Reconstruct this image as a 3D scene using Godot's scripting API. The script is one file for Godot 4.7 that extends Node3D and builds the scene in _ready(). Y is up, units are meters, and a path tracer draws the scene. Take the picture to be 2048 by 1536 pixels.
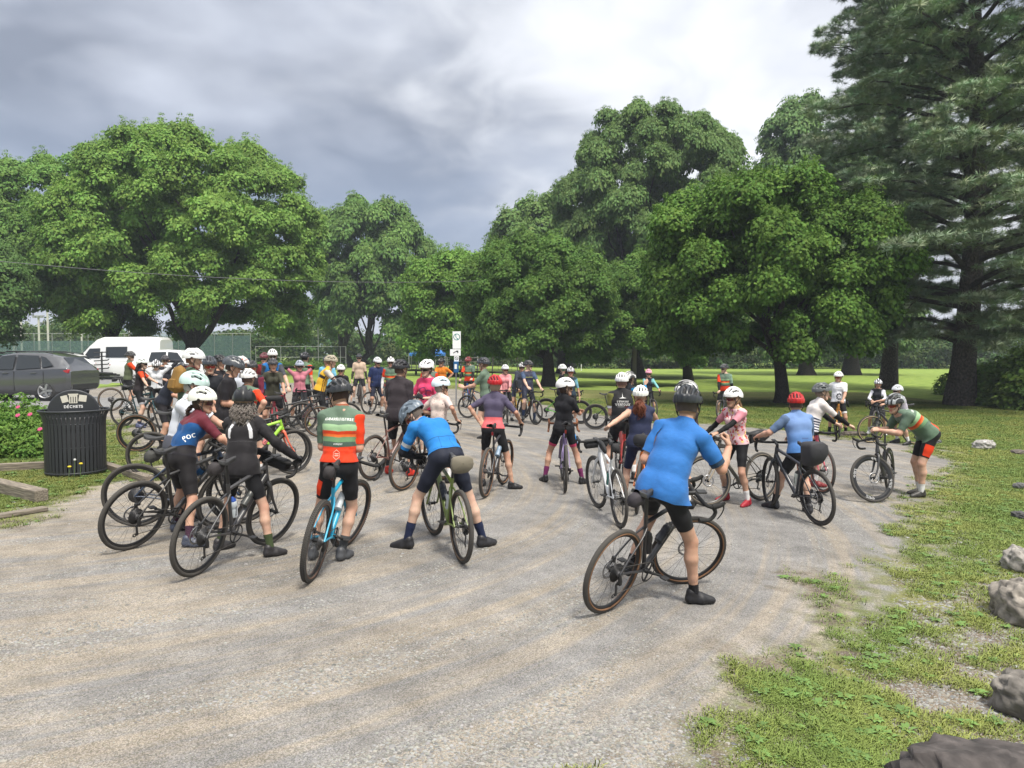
extends Node3D

const FOCAL := 1400.0        # focal length in units of the 2048-wide photograph
const EYE := 1.99
const PITCH := 0.04497
var taken := {}
var mats := {}
var rng := RandomNumberGenerator.new()
var fold_noise := FastNoiseLite.new()


# ---------------------------------------------------------------- helpers
class MB:
	var v := PackedVector3Array()
	var n := PackedVector3Array()
	var c := PackedColorArray()
	var uv := PackedVector2Array()
	var ix := PackedInt32Array()
	var col := Color.WHITE

	func vert(p: Vector3, nn: Vector3, t := Vector2.ZERO) -> int:
		v.append(p); n.append(nn); c.append(col); uv.append(t)
		return v.size() - 1

	func tri(a: int, b: int, d: int) -> void:
		ix.append(a); ix.append(b); ix.append(d)

	func quad(a: int, b: int, d: int, e: int) -> void:
		ix.append(a); ix.append(b); ix.append(d)
		ix.append(a); ix.append(d); ix.append(e)

	func face(pts: Array) -> void:      # flat convex polygon
		var nn: Vector3 = (pts[2] - pts[0]).cross(pts[1] - pts[0]).normalized()
		var f := v.size()
		for p in pts:
			vert(p, nn, Vector2(p.x, p.y))
		for i in range(1, pts.size() - 1):
			tri(f, f + i, f + i + 1)

	func tube(pts: PackedVector3Array, rad: PackedFloat32Array, sides := 6, cap := true, squash := 1.0, flat_axis := Vector3.UP) -> void:
		var m := pts.size()
		var u := Vector3.ZERO
		var first := v.size()
		var len := 0.0
		for i in m:
			var t := (pts[mini(i + 1, m - 1)] - pts[maxi(i - 1, 0)]).normalized()
			if i == 0:
				u = flat_axis.cross(t)
				if u.length() < 0.05:
					u = Vector3.RIGHT.cross(t)
				u = u.normalized()
			else:
				u = (u - t * u.dot(t)).normalized()
				len += pts[i].distance_to(pts[i - 1])
			var w := t.cross(u)
			for k in sides + 1:
				var a := TAU * k / sides
				var d := u * cos(a) + w * sin(a) * squash
				vert(pts[i] + d * rad[i], d.normalized(), Vector2(float(k) / sides, len))
		for i in m - 1:
			for k in sides:
				var a := first + i * (sides + 1) + k
				quad(a, a + 1, a + sides + 2, a + sides + 1)
		if cap:
			for e in [0, m - 1]:
				var t := (pts[1] - pts[0]).normalized() * -1.0 if e == 0 else (pts[m - 1] - pts[m - 2]).normalized()
				var s := vert(pts[e], t)
				for k in sides + 1:
					vert(v[first + e * (sides + 1) + k], t)
				for k in sides:
					if e == 0:
						tri(s, s + 2 + k, s + 1 + k)
					else:
						tri(s, s + 1 + k, s + 2 + k)

	func rod(a: Vector3, b: Vector3, r: float, sides := 6, r2 := -1.0) -> void:
		tube(PackedVector3Array([a, b]), PackedFloat32Array([r, r if r2 < 0.0 else r2]), sides)

	func box(at: Vector3, size: Vector3, b := Basis(), bevel := 0.0) -> void:
		var h := size * 0.5
		bevel = minf(bevel, minf(h.x, minf(h.y, h.z)) * 0.9)
		var q := h - Vector3.ONE * bevel
		for ax in 3:
			for s in [-1.0, 1.0]:
				var nn := Vector3.ZERO
				nn[ax] = s
				var a2 := (ax + 1) % 3
				var a3 := (ax + 2) % 3
				var f := v.size()
				for k in [[-1, -1], [1, -1], [1, 1], [-1, 1]]:
					var p := Vector3.ZERO
					p[ax] = h[ax] * s
					p[a2] = q[a2] * k[0]
					p[a3] = q[a3] * k[1]
					vert(at + b * p, b * nn, Vector2(p[a2], p[a3]))
				if s > 0:
					quad(f, f + 3, f + 2, f + 1)
				else:
					quad(f, f + 1, f + 2, f + 3)
		if bevel <= 0.0:
			return
		for ax in 3:
			var a2 := (ax + 1) % 3
			var a3 := (ax + 2) % 3
			for s2 in [-1.0, 1.0]:
				for s3 in [-1.0, 1.0]:
					var f := v.size()
					for k in [[-1, 0], [1, 0], [1, 1], [-1, 1]]:
						var p := Vector3.ZERO
						p[ax] = q[ax] * k[0]
						p[a2] = (h[a2] if k[1] == 0 else q[a2]) * s2
						p[a3] = (q[a3] if k[1] == 0 else h[a3]) * s3
						var nn := Vector3.ZERO
						nn[a2 if k[1] == 0 else a3] = s2 if k[1] == 0 else s3
						vert(at + b * p, b * nn)
					if s2 * s3 > 0:
						quad(f, f + 3, f + 2, f + 1)
					else:
						quad(f, f + 1, f + 2, f + 3)
		for sx in [-1.0, 1.0]:
			for sy in [-1.0, 1.0]:
				for sz in [-1.0, 1.0]:
					var f := v.size()
					vert(at + b * Vector3(h.x * sx, q.y * sy, q.z * sz), b * Vector3(sx, 0, 0))
					vert(at + b * Vector3(q.x * sx, h.y * sy, q.z * sz), b * Vector3(0, sy, 0))
					vert(at + b * Vector3(q.x * sx, q.y * sy, h.z * sz), b * Vector3(0, 0, sz))
					tri(f, f + 1, f + 2)

	func lathe(prof: PackedVector2Array, sides: int, xf := Transform3D()) -> void:   # (radius, height) about y
		var first := v.size()
		var m := prof.size()
		for i in m:
			var d := prof[mini(i + 1, m - 1)] - prof[maxi(i - 1, 0)]
			var nn2 := Vector2(d.y, -d.x).normalized()
			for k in sides + 1:
				var a := TAU * k / sides
				var o := Vector3(cos(a), 0, sin(a))
				vert(xf * (o * prof[i].x + Vector3.UP * prof[i].y), xf.basis * (o * nn2.x + Vector3.UP * nn2.y), Vector2(float(k) / sides, prof[i].y))
		for i in m - 1:
			for k in sides:
				var a := first + i * (sides + 1) + k
				quad(a, a + sides + 1, a + sides + 2, a + 1)

	func torus(R: float, r: float, seg: int, sides: int, xf := Transform3D(), flat := 1.0) -> void:  # about x axis
		var first := v.size()
		for i in seg + 1:
			var a := TAU * i / seg
			var o := Vector3(0, sin(a), cos(a))
			for k in sides + 1:
				var q := TAU * k / sides
				var nn := o * cos(q) + Vector3.RIGHT * sin(q)
				vert(xf * (o * (R + r * cos(q) * flat) + Vector3.RIGHT * r * sin(q)), xf.basis * nn, Vector2(float(i) / seg, float(k) / sides))
		for i in seg:
			for k in sides:
				var a := first + i * (sides + 1) + k
				quad(a, a + 1, a + sides + 2, a + sides + 1)

	func ball(at: Vector3, r: Vector3, nu := 12, nv := 8, b := Basis()) -> void:
		var first := v.size()
		for j in nv + 1:
			var e := PI * j / nv - PI / 2
			for i in nu + 1:
				var a := TAU * i / nu
				var o := Vector3(cos(e) * cos(a), sin(e), cos(e) * sin(a))
				vert(at + b * (o * r), (b * (o / r)).normalized(), Vector2(float(i) / nu, float(j) / nv))
		for j in nv:
			for i in nu:
				var a := first + j * (nu + 1) + i
				quad(a, a + nu + 1, a + nu + 2, a + 1)

	func grid(pts: PackedVector3Array, nu: int, nv: int, flip := false) -> void:   # (nu+1)*(nv+1) points, smooth
		var first := v.size()
		for j in nv + 1:
			for i in nu + 1:
				var du := pts[j * (nu + 1) + mini(i + 1, nu)] - pts[j * (nu + 1) + maxi(i - 1, 0)]
				var dv := pts[mini(j + 1, nv) * (nu + 1) + i] - pts[maxi(j - 1, 0) * (nu + 1) + i]
				var nn := dv.cross(du).normalized() * (-1.0 if flip else 1.0)
				vert(pts[j * (nu + 1) + i], nn, Vector2(float(i) / nu, float(j) / nv))
		for j in nv:
			for i in nu:
				var a := first + j * (nu + 1) + i
				if flip:
					quad(a, a + nu + 1, a + nu + 2, a + 1)
				else:
					quad(a, a + 1, a + nu + 2, a + nu + 1)

	func add(av: PackedVector3Array, an: PackedVector3Array, ai: PackedInt32Array, xf: Transform3D, ac := PackedColorArray()) -> void:
		var f := v.size()
		v.append_array(xf * av)
		n.append_array(Transform3D(xf.basis.orthonormalized(), Vector3.ZERO) * an)
		if ac.size() == av.size():
			c.append_array(ac)
		else:
			var cc := PackedColorArray()
			cc.resize(av.size()); cc.fill(col)
			c.append_array(cc)
		var uu := PackedVector2Array()
		uu.resize(av.size())
		uv.append_array(uu)
		for i in ai:
			ix.append(f + i)

	func mesh() -> ArrayMesh:
		var q := PackedInt32Array()      # every face turned the way its normals point
		q.resize(ix.size())
		for i in range(0, ix.size(), 3):
			var p := ix[i]
			var b := ix[i + 1]
			var d := ix[i + 2]
			var turned := (v[d] - v[p]).cross(v[b] - v[p]).dot(n[p] + n[b] + n[d]) < 0.0
			q[i] = p
			q[i + 1] = d if turned else b
			q[i + 2] = b if turned else d
		ix = q
		var a := []
		a.resize(Mesh.ARRAY_MAX)
		a[Mesh.ARRAY_VERTEX] = v
		a[Mesh.ARRAY_NORMAL] = n
		a[Mesh.ARRAY_COLOR] = c
		a[Mesh.ARRAY_TEX_UV] = uv
		a[Mesh.ARRAY_INDEX] = ix
		var m := ArrayMesh.new()
		if v.size() > 0 and ix.size() > 0:
			m.add_surface_from_arrays(Mesh.PRIMITIVE_TRIANGLES, a)
		return m


func numbered(s: String) -> String:
	var k: int = taken.get(s, 0)
	taken[s] = k + 1
	return s if k == 0 else "%s_%03d" % [s, k]


func tag(o: Node3D, label: String, category := "", group := "", kind := "") -> Node3D:
	if label: o.set_meta("label", label)
	if category: o.set_meta("category", category)
	if group: o.set_meta("group", group)
	if kind: o.set_meta("kind", kind)
	return o


func thing(called: String, label: String, category: String, at := Vector3.ZERO, turn := 0.0, group := "") -> Node3D:
	var o := Node3D.new()
	o.name = numbered(called)
	add_child(o)
	o.position = at
	o.rotation.y = turn
	tag(o, label, category, group)
	return o


func part(called: String, m: Mesh, mat: Material, parent: Node3D, xf := Transform3D()) -> MeshInstance3D:
	var o := MeshInstance3D.new()
	o.mesh = m
	o.material_override = mat
	o.transform = xf
	if parent == self:
		o.name = numbered(called)
	else:
		var key := "%d/%s" % [parent.get_instance_id(), called]
		var k: int = taken.get(key, 0)
		taken[key] = k + 1
		o.name = called if k == 0 else "%s_%03d" % [called, k]
	parent.add_child(o, true)
	return o


func group_part(called: String, parent: Node3D, xf := Transform3D()) -> Node3D:
	var o := Node3D.new()
	var key := "%d/%s" % [parent.get_instance_id(), called]
	var k: int = taken.get(key, 0)
	taken[key] = k + 1
	o.name = called if k == 0 else "%s_%03d" % [called, k]
	o.transform = xf
	parent.add_child(o, true)
	return o


func scatter(called: String, m: Mesh, mat: Material, parent: Node3D, xfs: Array, cols := PackedColorArray()) -> MultiMeshInstance3D:
	var mm := MultiMesh.new()
	mm.transform_format = MultiMesh.TRANSFORM_3D
	mm.use_colors = cols.size() > 0
	mm.mesh = m
	mm.instance_count = xfs.size()
	for i in xfs.size():
		var t: Transform3D = xfs[i]
		mm.set_instance_transform(i, t)
		if cols.size() > 0:
			var q: Color = cols[i]
			mm.set_instance_color(i, q)
	var o := MultiMeshInstance3D.new()
	o.multimesh = mm
	o.material_override = mat
	if parent == self:
		o.name = numbered(called)
	else:
		var key := "%d/%s" % [parent.get_instance_id(), called]
		var k: int = taken.get(key, 0)
		taken[key] = k + 1
		o.name = called if k == 0 else "%s_%03d" % [called, k]
	o.set_meta("kind", "stuff")
	parent.add_child(o, true)
	return o


func lin(r: float, g: float, b: float) -> Color:      # real-world base colour to the sRGB that albedo_color takes
	return Color(r, g, b).linear_to_srgb()


func mat(key: String, col: Color, rough := 0.6, metal := 0.0, spec := 0.5) -> StandardMaterial3D:
	if mats.has(key):
		return mats[key]
	var m := StandardMaterial3D.new()
	m.resource_name = key
	m.albedo_color = col
	m.roughness = rough
	m.metallic = metal
	m.metallic_specular = spec
	mats[key] = m
	return m


func cmat(c: Color, rough := 0.6, metal := 0.0) -> StandardMaterial3D:    # by sRGB colour
	return mat("c_%s_%d_%d" % [c.to_html(false), int(rough * 100), int(metal * 100)], c, rough, metal)


func vmat(key: String, rough := 0.7) -> StandardMaterial3D:      # colours from the vertices
	var m := mat(key, Color.WHITE, rough)
	m.vertex_color_use_as_albedo = true
	return m


func gy(x: float) -> float:        # the lot falls gently to the right
	return -0.28 * tanh(x / 8.0)


func ray(px: float, py: float) -> Vector3:
	return Vector3((px - 1024.0) / FOCAL, (768.0 - py) / FOCAL, -1.0).rotated(Vector3.RIGHT, -PITCH)


func gp(px: float, py: float, lift := 0.0) -> Vector3:   # point of the ground seen at that place of the photograph
	var d := ray(px, py)
	var t := (lift - EYE) / d.y
	for i in 8:
		t = (gy(t * d.x) + lift - EYE) / d.y
	return Vector3(t * d.x, gy(t * d.x) + lift, t * d.z)


func at_depth(px: float, py: float, depth: float) -> Vector3:
	var d := ray(px, py)
	return Vector3(0, EYE, 0) + d * (depth / -d.z)


func on_ground(px: float, depth: float) -> Vector3:
	var x := (px - 1024.0) / FOCAL * depth
	return Vector3(x, gy(x), -depth)


func noise(freq: float, s: int, oct := 3, cell := false) -> FastNoiseLite:
	var f := FastNoiseLite.new()
	f.seed = s
	f.frequency = freq
	f.fractal_octaves = oct
	f.noise_type = FastNoiseLite.TYPE_CELLULAR if cell else FastNoiseLite.TYPE_SIMPLEX_SMOOTH
	return f


func tex(im: Image) -> ImageTexture:
	im.generate_mipmaps()
	return ImageTexture.create_from_image(im)


# ---------------------------------------------------------------- camera, sky, sun
func build_view() -> void:
	var cam := Camera3D.new()
	cam.name = "camera"
	cam.position = Vector3(0, EYE, 0)
	cam.rotation.x = -PITCH
	cam.fov = rad_to_deg(2.0 * atan(768.0 / FOCAL))
	cam.near = 0.05
	cam.far = 3000.0
	add_child(cam)
	cam.current = true
	var w := 3072
	var h := 1536
	var im := Image.create_empty(w, h, false, Image.FORMAT_RGBF)
	var big := noise(0.9, 11, 4)
	var fine := noise(2.6, 23, 5)
	var warp := noise(1.3, 37, 3)
	for y in h:
		var el := PI * (0.5 - (y + 0.5) / h)
		var up := sin(el)
		for x in w:
			var az := TAU * (x + 0.5) / w       # 0 is straight ahead of the camera
			if el < -0.02:
				im.set_pixel(x, y, Color(0.22, 0.23, 0.22))
				continue
			var dx := sin(az) * cos(el)
			var dz := cos(az) * cos(el)
			var k := 1.0 / (maxf(up, 0.0) + 0.22)
			var qx := dx * k
			var qz := dz * k
			var wq := warp.get_noise_2d(qx, qz) * 0.35
			var b := big.get_noise_2d(qx + wq, qz - wq) * 0.8 + fine.get_noise_2d(qx + wq * 0.6, qz) * 0.6
			# a thick slate bank ahead and to the left, thin bright cloud to the right of its ragged edge
			var wide := atan2(dx, absf(dz)) if absf(dz) > 0.001 else 1.57
			var line := 0.46 - 0.44 * (wide - 0.16) * (1.0 if wide < 0.16 else 2.6)
			var clear := (wide + 0.04) * 1.5 + clampf(line - up, -0.5, 0.13) * 1.9 + b * 0.34
			var s := smoothstep(-0.02, 0.52, clear) * smoothstep(0.10, 0.34, up + wide * 0.35 + b * 0.08)
			var dark := Color(0.25, 0.285, 0.36)
			var mid := Color(0.62, 0.66, 0.755)
			var lit := Color(0.86, 0.885, 0.94)
			var roll := 0.5 + 0.5 * clampf(big.get_noise_2d(qx * 1.25 + 5.0, qz * 1.25 + wq) * 2.3 + fine.get_noise_2d(qx * 1.1, qz * 1.1) * 0.75, -1, 1)
			var c := dark.lerp(mid, roll * 0.8).lerp(lit, s)
			c = c * (1.0 + 0.10 * fine.get_noise_2d(qx * 1.4 + 9.0, qz * 1.4) * (1.0 - s))
			var slate := exp(-pow((up - 0.16) / 0.11, 2.0)) * (1.0 - s)
			c = c.lerp(Color(0.235, 0.305, 0.43), slate * 0.85)
			var low := exp(-maxf(up, 0.0) * 26.0)
			c = c.lerp(Color(0.95, 0.90, 0.82), low * 0.8)
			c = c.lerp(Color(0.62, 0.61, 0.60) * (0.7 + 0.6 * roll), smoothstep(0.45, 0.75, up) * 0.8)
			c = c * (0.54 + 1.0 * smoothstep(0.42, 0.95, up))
			im.set_pixel(x, y, c)
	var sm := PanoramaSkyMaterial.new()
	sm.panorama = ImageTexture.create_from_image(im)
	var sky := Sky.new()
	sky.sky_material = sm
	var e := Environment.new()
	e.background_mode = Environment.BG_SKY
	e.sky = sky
	e.tonemap_mode = Environment.TONE_MAPPER_LINEAR
	e.tonemap_exposure = 2.3
	e.sdfgi_enabled = true
	e.ssao_enabled = true
	e.ssil_enabled = true
	e.fog_enabled = true
	e.fog_density = 0.0007
	e.fog_light_color = Color(0.86, 0.9, 0.97)
	var we := WorldEnvironment.new()
	we.name = "world"
	we.environment = e
	add_child(we)
	var sun := DirectionalLight3D.new()
	sun.name = "sun"
	sun.light_energy = 0.7
	sun.light_color = Color(1.0, 0.97, 0.92)
	sun.light_angular_distance = 11.0
	sun.shadow_enabled = true
	sun.rotation_degrees = Vector3(-62, 28, 0)
	add_child(sun)


# ---------------------------------------------------------------- ground
const AREA := 40.0          # the near ground map covers x -20..20, z 0..-40
var lot := PackedVector2Array()
var lot_map: Image          # signed distance to the gravel's edge, metres / 8 + 0.5


func lotness(x: float, z: float) -> float:
	var px := clampi(int((x / AREA + 0.5) * 256.0), 0, 255)
	var pz := clampi(int(-z / AREA * 256.0), 0, 255)
	return (lot_map.get_pixel(px, pz).r - 0.5) * 8.0


func build_ground() -> void:
	for q in [[1330, 1560], [1400, 1450], [1480, 1350], [1570, 1262], [1660, 1185], [1735, 1120], [1800, 1065], [1838, 1010], [1868, 965], [1890, 925], [1850, 892], [1700, 878], [1560, 860], [1430, 850], [1300, 845], [1180, 828], [1090, 812], [1000, 792], [900, 778], [800, 766], [650, 760], [500, 762]]:
		var p := gp(q[0], q[1])
		lot.append(Vector2(p.x, p.z))
	for q in [[-300, 766], [-300, 838], [190, 836], [258, 872], [290, 925], [302, 958], [130, 984], [95, 1020], [0, 1046], [-300, 1130]]:
		var p := gp(q[0], q[1])
		lot.append(Vector2(p.x, p.z))
	for q in [[-20, 4], [1, 4]]:
		lot.append(Vector2(q[0], q[1]))
	lot_map = Image.create_empty(256, 256, false, Image.FORMAT_RF)
	for j in 256:
		for i in 256:
			var p := Vector2((i / 256.0 - 0.5) * AREA, -j / 256.0 * AREA)
			var d := 99.0
			for k in lot.size():
				d = minf(d, Geometry2D.get_closest_point_to_segment(p, lot[k], lot[(k + 1) % lot.size()]).distance_squared_to(p))
			d = sqrt(d) * (1.0 if Geometry2D.is_point_in_polygon(p, lot) else -1.0)
			lot_map.set_pixel(i, j, Color(clampf(d / 8.0 + 0.5, 0, 1), 0, 0))
	var N := 2048
	var big := lot_map.duplicate() as Image
	big.resize(N, N, Image.INTERPOLATE_BILINEAR)
	var ragged := noise(0.55, 3, 5)
	var speck := noise(3.2, 5, 3)
	var streak := noise(1.0, 7, 4)
	var blotch := noise(0.35, 9, 3)
	var im := Image.create_empty(N, N, false, Image.FORMAT_RGB8)
	for j in N:
		var z := -j / float(N) * AREA
		for i in N:
			var x := (i / float(N) - 0.5) * AREA
			var d := (big.get_pixel(i, j).r - 0.5) * 8.0
			var rg := ragged.get_noise_2d(x, z)
			d += rg * 0.75
			var sp := speck.get_noise_2d(x, z)
			var c: Color
			var gravel := Color(0.335, 0.325, 0.315)
			if d > -1.6:
				var rx := x + 6.4
				var rz := z + 10.8
				var rad := sqrt(rx * rx + rz * rz)
				var st := streak.get_noise_2d(rad * 2.2, atan2(rz, rx) * 1.6)
				var st2 := streak.get_noise_2d(rad * 8.0 + 40.0, atan2(rz, rx) * 2.5)
				var st3 := streak.get_noise_2d(rad * 19.0 + 90.0, atan2(rz, rx) * 3.0)
				var dust := clampf(0.33 + st * 1.1 + st2 * 0.75 + st3 * 0.55 + 0.28 * (1.0 - smoothstep(0.0, 1.6, d)) - 0.28 * smoothstep(-0.5, 2.0, x) + 0.26 * smoothstep(0.5, -2.5, x), 0, 1)
				gravel = Color(0.30, 0.298, 0.295).lerp(Color(0.395, 0.357, 0.302), dust)
				gravel = gravel * (1.0 + 0.20 * sp + 0.22 * blotch.get_noise_2d(x * 2.0, z * 2.0))
			var grit := 1.0 + 0.5 * (hash((i >> 1) * 7919 + (j >> 1) * 104729) % 1000 / 1000.0 - 0.5)
			var soil := grit * Color(0.25, 0.21, 0.165).lerp(Color(0.31, 0.28, 0.23), clampf(0.5 + d * 0.4, 0, 1)) * (1.0 + 0.35 * sp)
			var b := blotch.get_noise_2d(x, z)
			var lawn := Color(0.17, 0.22, 0.06).lerp(Color(0.28, 0.29, 0.10), clampf(0.5 + b * 1.2 + sp * 0.5, 0, 1))
			# thin, patchy cover by the lot; at the near right only weeds on stony soil
			var near := smoothstep(-6.0, -9.5, z)
			var stony := smoothstep(0.50, 0.63, x / maxf(-z, 0.5)) * smoothstep(-6.5, -4.5, z)
			var cover := clampf(0.60 + 0.5 * near - 0.50 * stony + rg * 0.9 + sp * 0.7 + clampf(-d * 0.16, 0, 0.35), 0, 1)
			var out := soil.lerp(lawn, smoothstep(0.30, 0.75, cover + (grit - 1.0) * 0.9) * 0.85)
			c = out.lerp(gravel, smoothstep(-0.35, 0.30, d + sp * 0.45))
			im.set_pixel(i, j, c.linear_to_srgb())
	var m := mat("ground", Color.WHITE, 0.95)
	m.metallic_specular = 0.2
	m.albedo_texture = tex(im)
	# stones and grains: lighter and darker cells, multiplied over the map
	var grains := Image.create_empty(1024, 1024, false, Image.FORMAT_RGB8)
	var cellv := noise(0.22, 31, 1, true)
	cellv.cellular_return_type = FastNoiseLite.RETURN_CELL_VALUE
	var celld := noise(0.22, 31, 1, true)
	celld.cellular_return_type = FastNoiseLite.RETURN_DISTANCE
	var a := cellv.get_seamless_image(1024, 1024, false, false, 0.1)
	var b2 := celld.get_seamless_image(1024, 1024, false, false, 0.1)
	var fine := noise(0.3, 33, 3).get_seamless_image(1024, 1024, false, false, 0.1)
	a.convert(Image.FORMAT_L8); b2.convert(Image.FORMAT_L8); fine.convert(Image.FORMAT_L8)
	var pa := a.get_data()
	var pb := b2.get_data()
	var pf := fine.get_data()
	var po := PackedByteArray()
	po.resize(1024 * 1024 * 3)
	var ph := PackedByteArray()
	ph.resize(1024 * 1024)
	for i in 1024 * 1024:
		var v := 150.0 + (pa[i] - 128) * 0.26 - (pb[i] - 90) * 0.16 + (pf[i] - 128) * 0.36
		var q := int(clampf(v + 52.0, 40, 255))
		po[i * 3] = q
		po[i * 3 + 1] = mini(255, q - (pa[i] >> 6))
		po[i * 3 + 2] = mini(255, q - ((pa[i] * 7) & 15) / 2)
		ph[i] = int(clampf(200.0 - pb[i] * 0.8 + (pa[i] - 128) * 0.3 + (pf[i] - 128) * 0.4, 0, 255))
	m.detail_enabled = true
	m.detail_blend_mode = BaseMaterial3D.BLEND_MODE_MUL
	m.detail_albedo = tex(Image.create_from_data(1024, 1024, false, Image.FORMAT_RGB8, po))
	m.detail_uv_layer = BaseMaterial3D.DETAIL_UV_2
	m.uv2_scale = Vector3(0.62, 0.62, 1)
	var ground := MB.new()
	var uv2 := PackedVector2Array()
	for j in 41:
		for i in 161:
			var x := -20.0 + i * 0.25
			var z := 1.0 - j * 41.0 / 40.0
			ground.vert(Vector3(x, gy(x), z), Vector3.UP, Vector2(x / AREA + 0.5, clampf(-z / AREA, 0, 1)))
			uv2.append(Vector2(x, z))
	for j in 40:
		for i in 160:
			var q := j * 161 + i
			ground.quad(q, q + 161, q + 162, q + 1)
	var gm := ground.mesh()
	var arr := gm.surface_get_arrays(0)
	arr[Mesh.ARRAY_TEX_UV2] = uv2
	var gm2 := ArrayMesh.new()
	gm2.add_surface_from_arrays(Mesh.PRIMITIVE_TRIANGLES, arr)
	tag(part("ground", gm2, m, self), "", "", "", "structure")

	# the lawn round it, out to the horizon
	var lm := mat("lawn", Color.WHITE, 0.95)
	lm.metallic_specular = 0.2
	var lt := Image.create_empty(512, 512, false, Image.FORMAT_RGB8)
	var l1 := noise(0.02, 51, 4).get_seamless_image(512, 512, false, false, 0.2)
	var l2 := noise(0.22, 52, 3).get_seamless_image(512, 512, false, false, 0.2)
	for j in 512:
		for i in 512:
			var k := clampf(0.5 + (l1.get_pixel(i, j).r - 0.5) * 1.3 + (l2.get_pixel(i, j).r - 0.5) * 0.9, 0, 1)
			lt.set_pixel(i, j, Color(0.13, 0.20, 0.045).lerp(Color(0.25, 0.32, 0.075), k).linear_to_srgb())
	lm.albedo_texture = tex(lt)
	var lawn := MB.new()
	var xs := [-900.0, -300.0, -120.0, -60.0, -36.0, -28.0, -24.0, -20.0]
	for i in range(1, 40):
		xs.append(-20.0 + i)
	xs.append_array([20.0, 24.0, 28.0, 36.0, 60.0, 120.0, 300.0, 900.0])
	var zs := [300.0, 60.0, 1.0, -8.0, -16.0, -24.0, -32.0, -40.0, -60.0, -90.0, -140.0, -300.0, -1500.0]
	for z in zs:
		for x in xs:
			lawn.vert(Vector3(x, gy(x), z), Vector3.UP, Vector2(x, z) * 0.12)
	for j in zs.size() - 1:
		for i in xs.size() - 1:
			if xs[i] >= -20.0 and xs[i + 1] <= 20.0 and zs[j] <= 1.0 and zs[j + 1] >= -40.0:
				continue
			var q: int = j * xs.size() + i
			lawn.quad(q, q + xs.size(), q + xs.size() + 1, q + 1)
	tag(part("lawn", lawn.mesh(), lm, self), "", "", "", "structure")

	# paved parking area at the left
	var am := mat("asphalt", lin(0.30, 0.30, 0.30), 0.9)
	var at := noise(0.15, 61, 4).get_seamless_image(512, 512, false, false, 0.1)
	am.albedo_texture = tex(at_levels(at, 0.62, 1.0))
	am.uv1_scale = Vector3(0.5, 0.5, 1)
	var asp := MB.new()
	var pts: Array[Vector3] = []
	for q in [[-320, 822], [330, 812], [470, 792], [520, 762], [330, 752], [-260, 752]]:
		pts.append(gp(q[0], q[1], 0.006))
	var steps := 24
	for i in steps + 1:
		for j in 2:
			var f := float(i) / steps
			var front := pts[0].lerp(pts[1], f / 0.8) if f < 0.8 else pts[1].lerp(pts[2], (f - 0.8) / 0.2)
			var back := pts[5].lerp(pts[4], f / 0.75) if f < 0.75 else pts[4].lerp(pts[3], (f - 0.75) / 0.25)
			var p := front if j == 0 else back
			p.y = gy(p.x) + 0.006
			asp.vert(p, Vector3.UP, Vector2(p.x, p.z))
	for i in steps:
		asp.quad(i * 2, i * 2 + 1, i * 2 + 3, i * 2 + 2)
	tag(part("parking_lot", asp.mesh(), am, self), "", "", "", "structure")


func at_levels(im: Image, lo: float, hi: float) -> Image:
	var o := Image.create_empty(im.get_width(), im.get_height(), false, Image.FORMAT_RGB8)
	for j in im.get_height():
		for i in im.get_width():
			var k := lerpf(lo, hi, im.get_pixel(i, j).r)
			o.set_pixel(i, j, Color(k, k, k))
	return o


func tuft(s: int, blades: int, len: float, width: float, spread: float, lean: float) -> ArrayMesh:
	var r := RandomNumberGenerator.new()
	r.seed = s
	var b := MB.new()
	for i in blades:
		var a := r.randf() * TAU
		var o := Vector3(cos(a), 0, sin(a))
		var at := o * spread * sqrt(r.randf())
		var l := len * r.randf_range(0.55, 1.1)
		var side := Vector3(-o.z, 0, o.x) * width * 0.5
		var out := o * lean * r.randf_range(0.3, 1.2) * l
		var mid := at + out * 0.35 + Vector3.UP * l * 0.6
		var tip := at + out + Vector3.UP * l * r.randf_range(0.6, 1.0)
		b.col = Color(1, 1, 1) * r.randf_range(0.75, 1.2)
		var nn := (Vector3.UP + o * 0.6).normalized()
		var f := b.vert(at - side, nn)
		b.vert(at + side, nn); b.vert(mid - side * 0.8, nn); b.vert(mid + side * 0.8, nn); b.vert(tip, nn)
		b.quad(f, f + 2, f + 3, f + 1)
		b.tri(f + 2, f + 4, f + 3)
	return b.mesh()


func weed(s: int, leaves: int, len: float, width: float) -> ArrayMesh:       # a rosette of broad leaves
	var r := RandomNumberGenerator.new()
	r.seed = s
	var b := MB.new()
	for i in leaves:
		var a := TAU * i / leaves + r.randf_range(-0.4, 0.4)
		var o := Vector3(cos(a), 0, sin(a))
		var sd := Vector3(-o.z, 0, o.x) * width * r.randf_range(0.7, 1.2)
		var l := len * r.randf_range(0.6, 1.1)
		b.col = Color(1, 1, 1) * r.randf_range(0.8, 1.15)
		var up := r.randf_range(0.25, 0.8)
		var nn := (Vector3.UP + o * 0.3).normalized()
		var f := b.vert(Vector3.ZERO, nn)
		b.vert(o * l * 0.5 + sd + Vector3.UP * l * up * 0.55, nn)
		b.vert(o * l * 0.55 + Vector3.UP * l * up * 0.5, nn)
		b.vert(o * l * 0.5 - sd + Vector3.UP * l * up * 0.55, nn)
		b.vert(o * l + Vector3.UP * l * up * 0.5, nn)
		b.tri(f, f + 1, f + 2); b.tri(f, f + 2, f + 3); b.tri(f + 1, f + 4, f + 2); b.tri(f + 2, f + 4, f + 3)
	return b.mesh()


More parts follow.
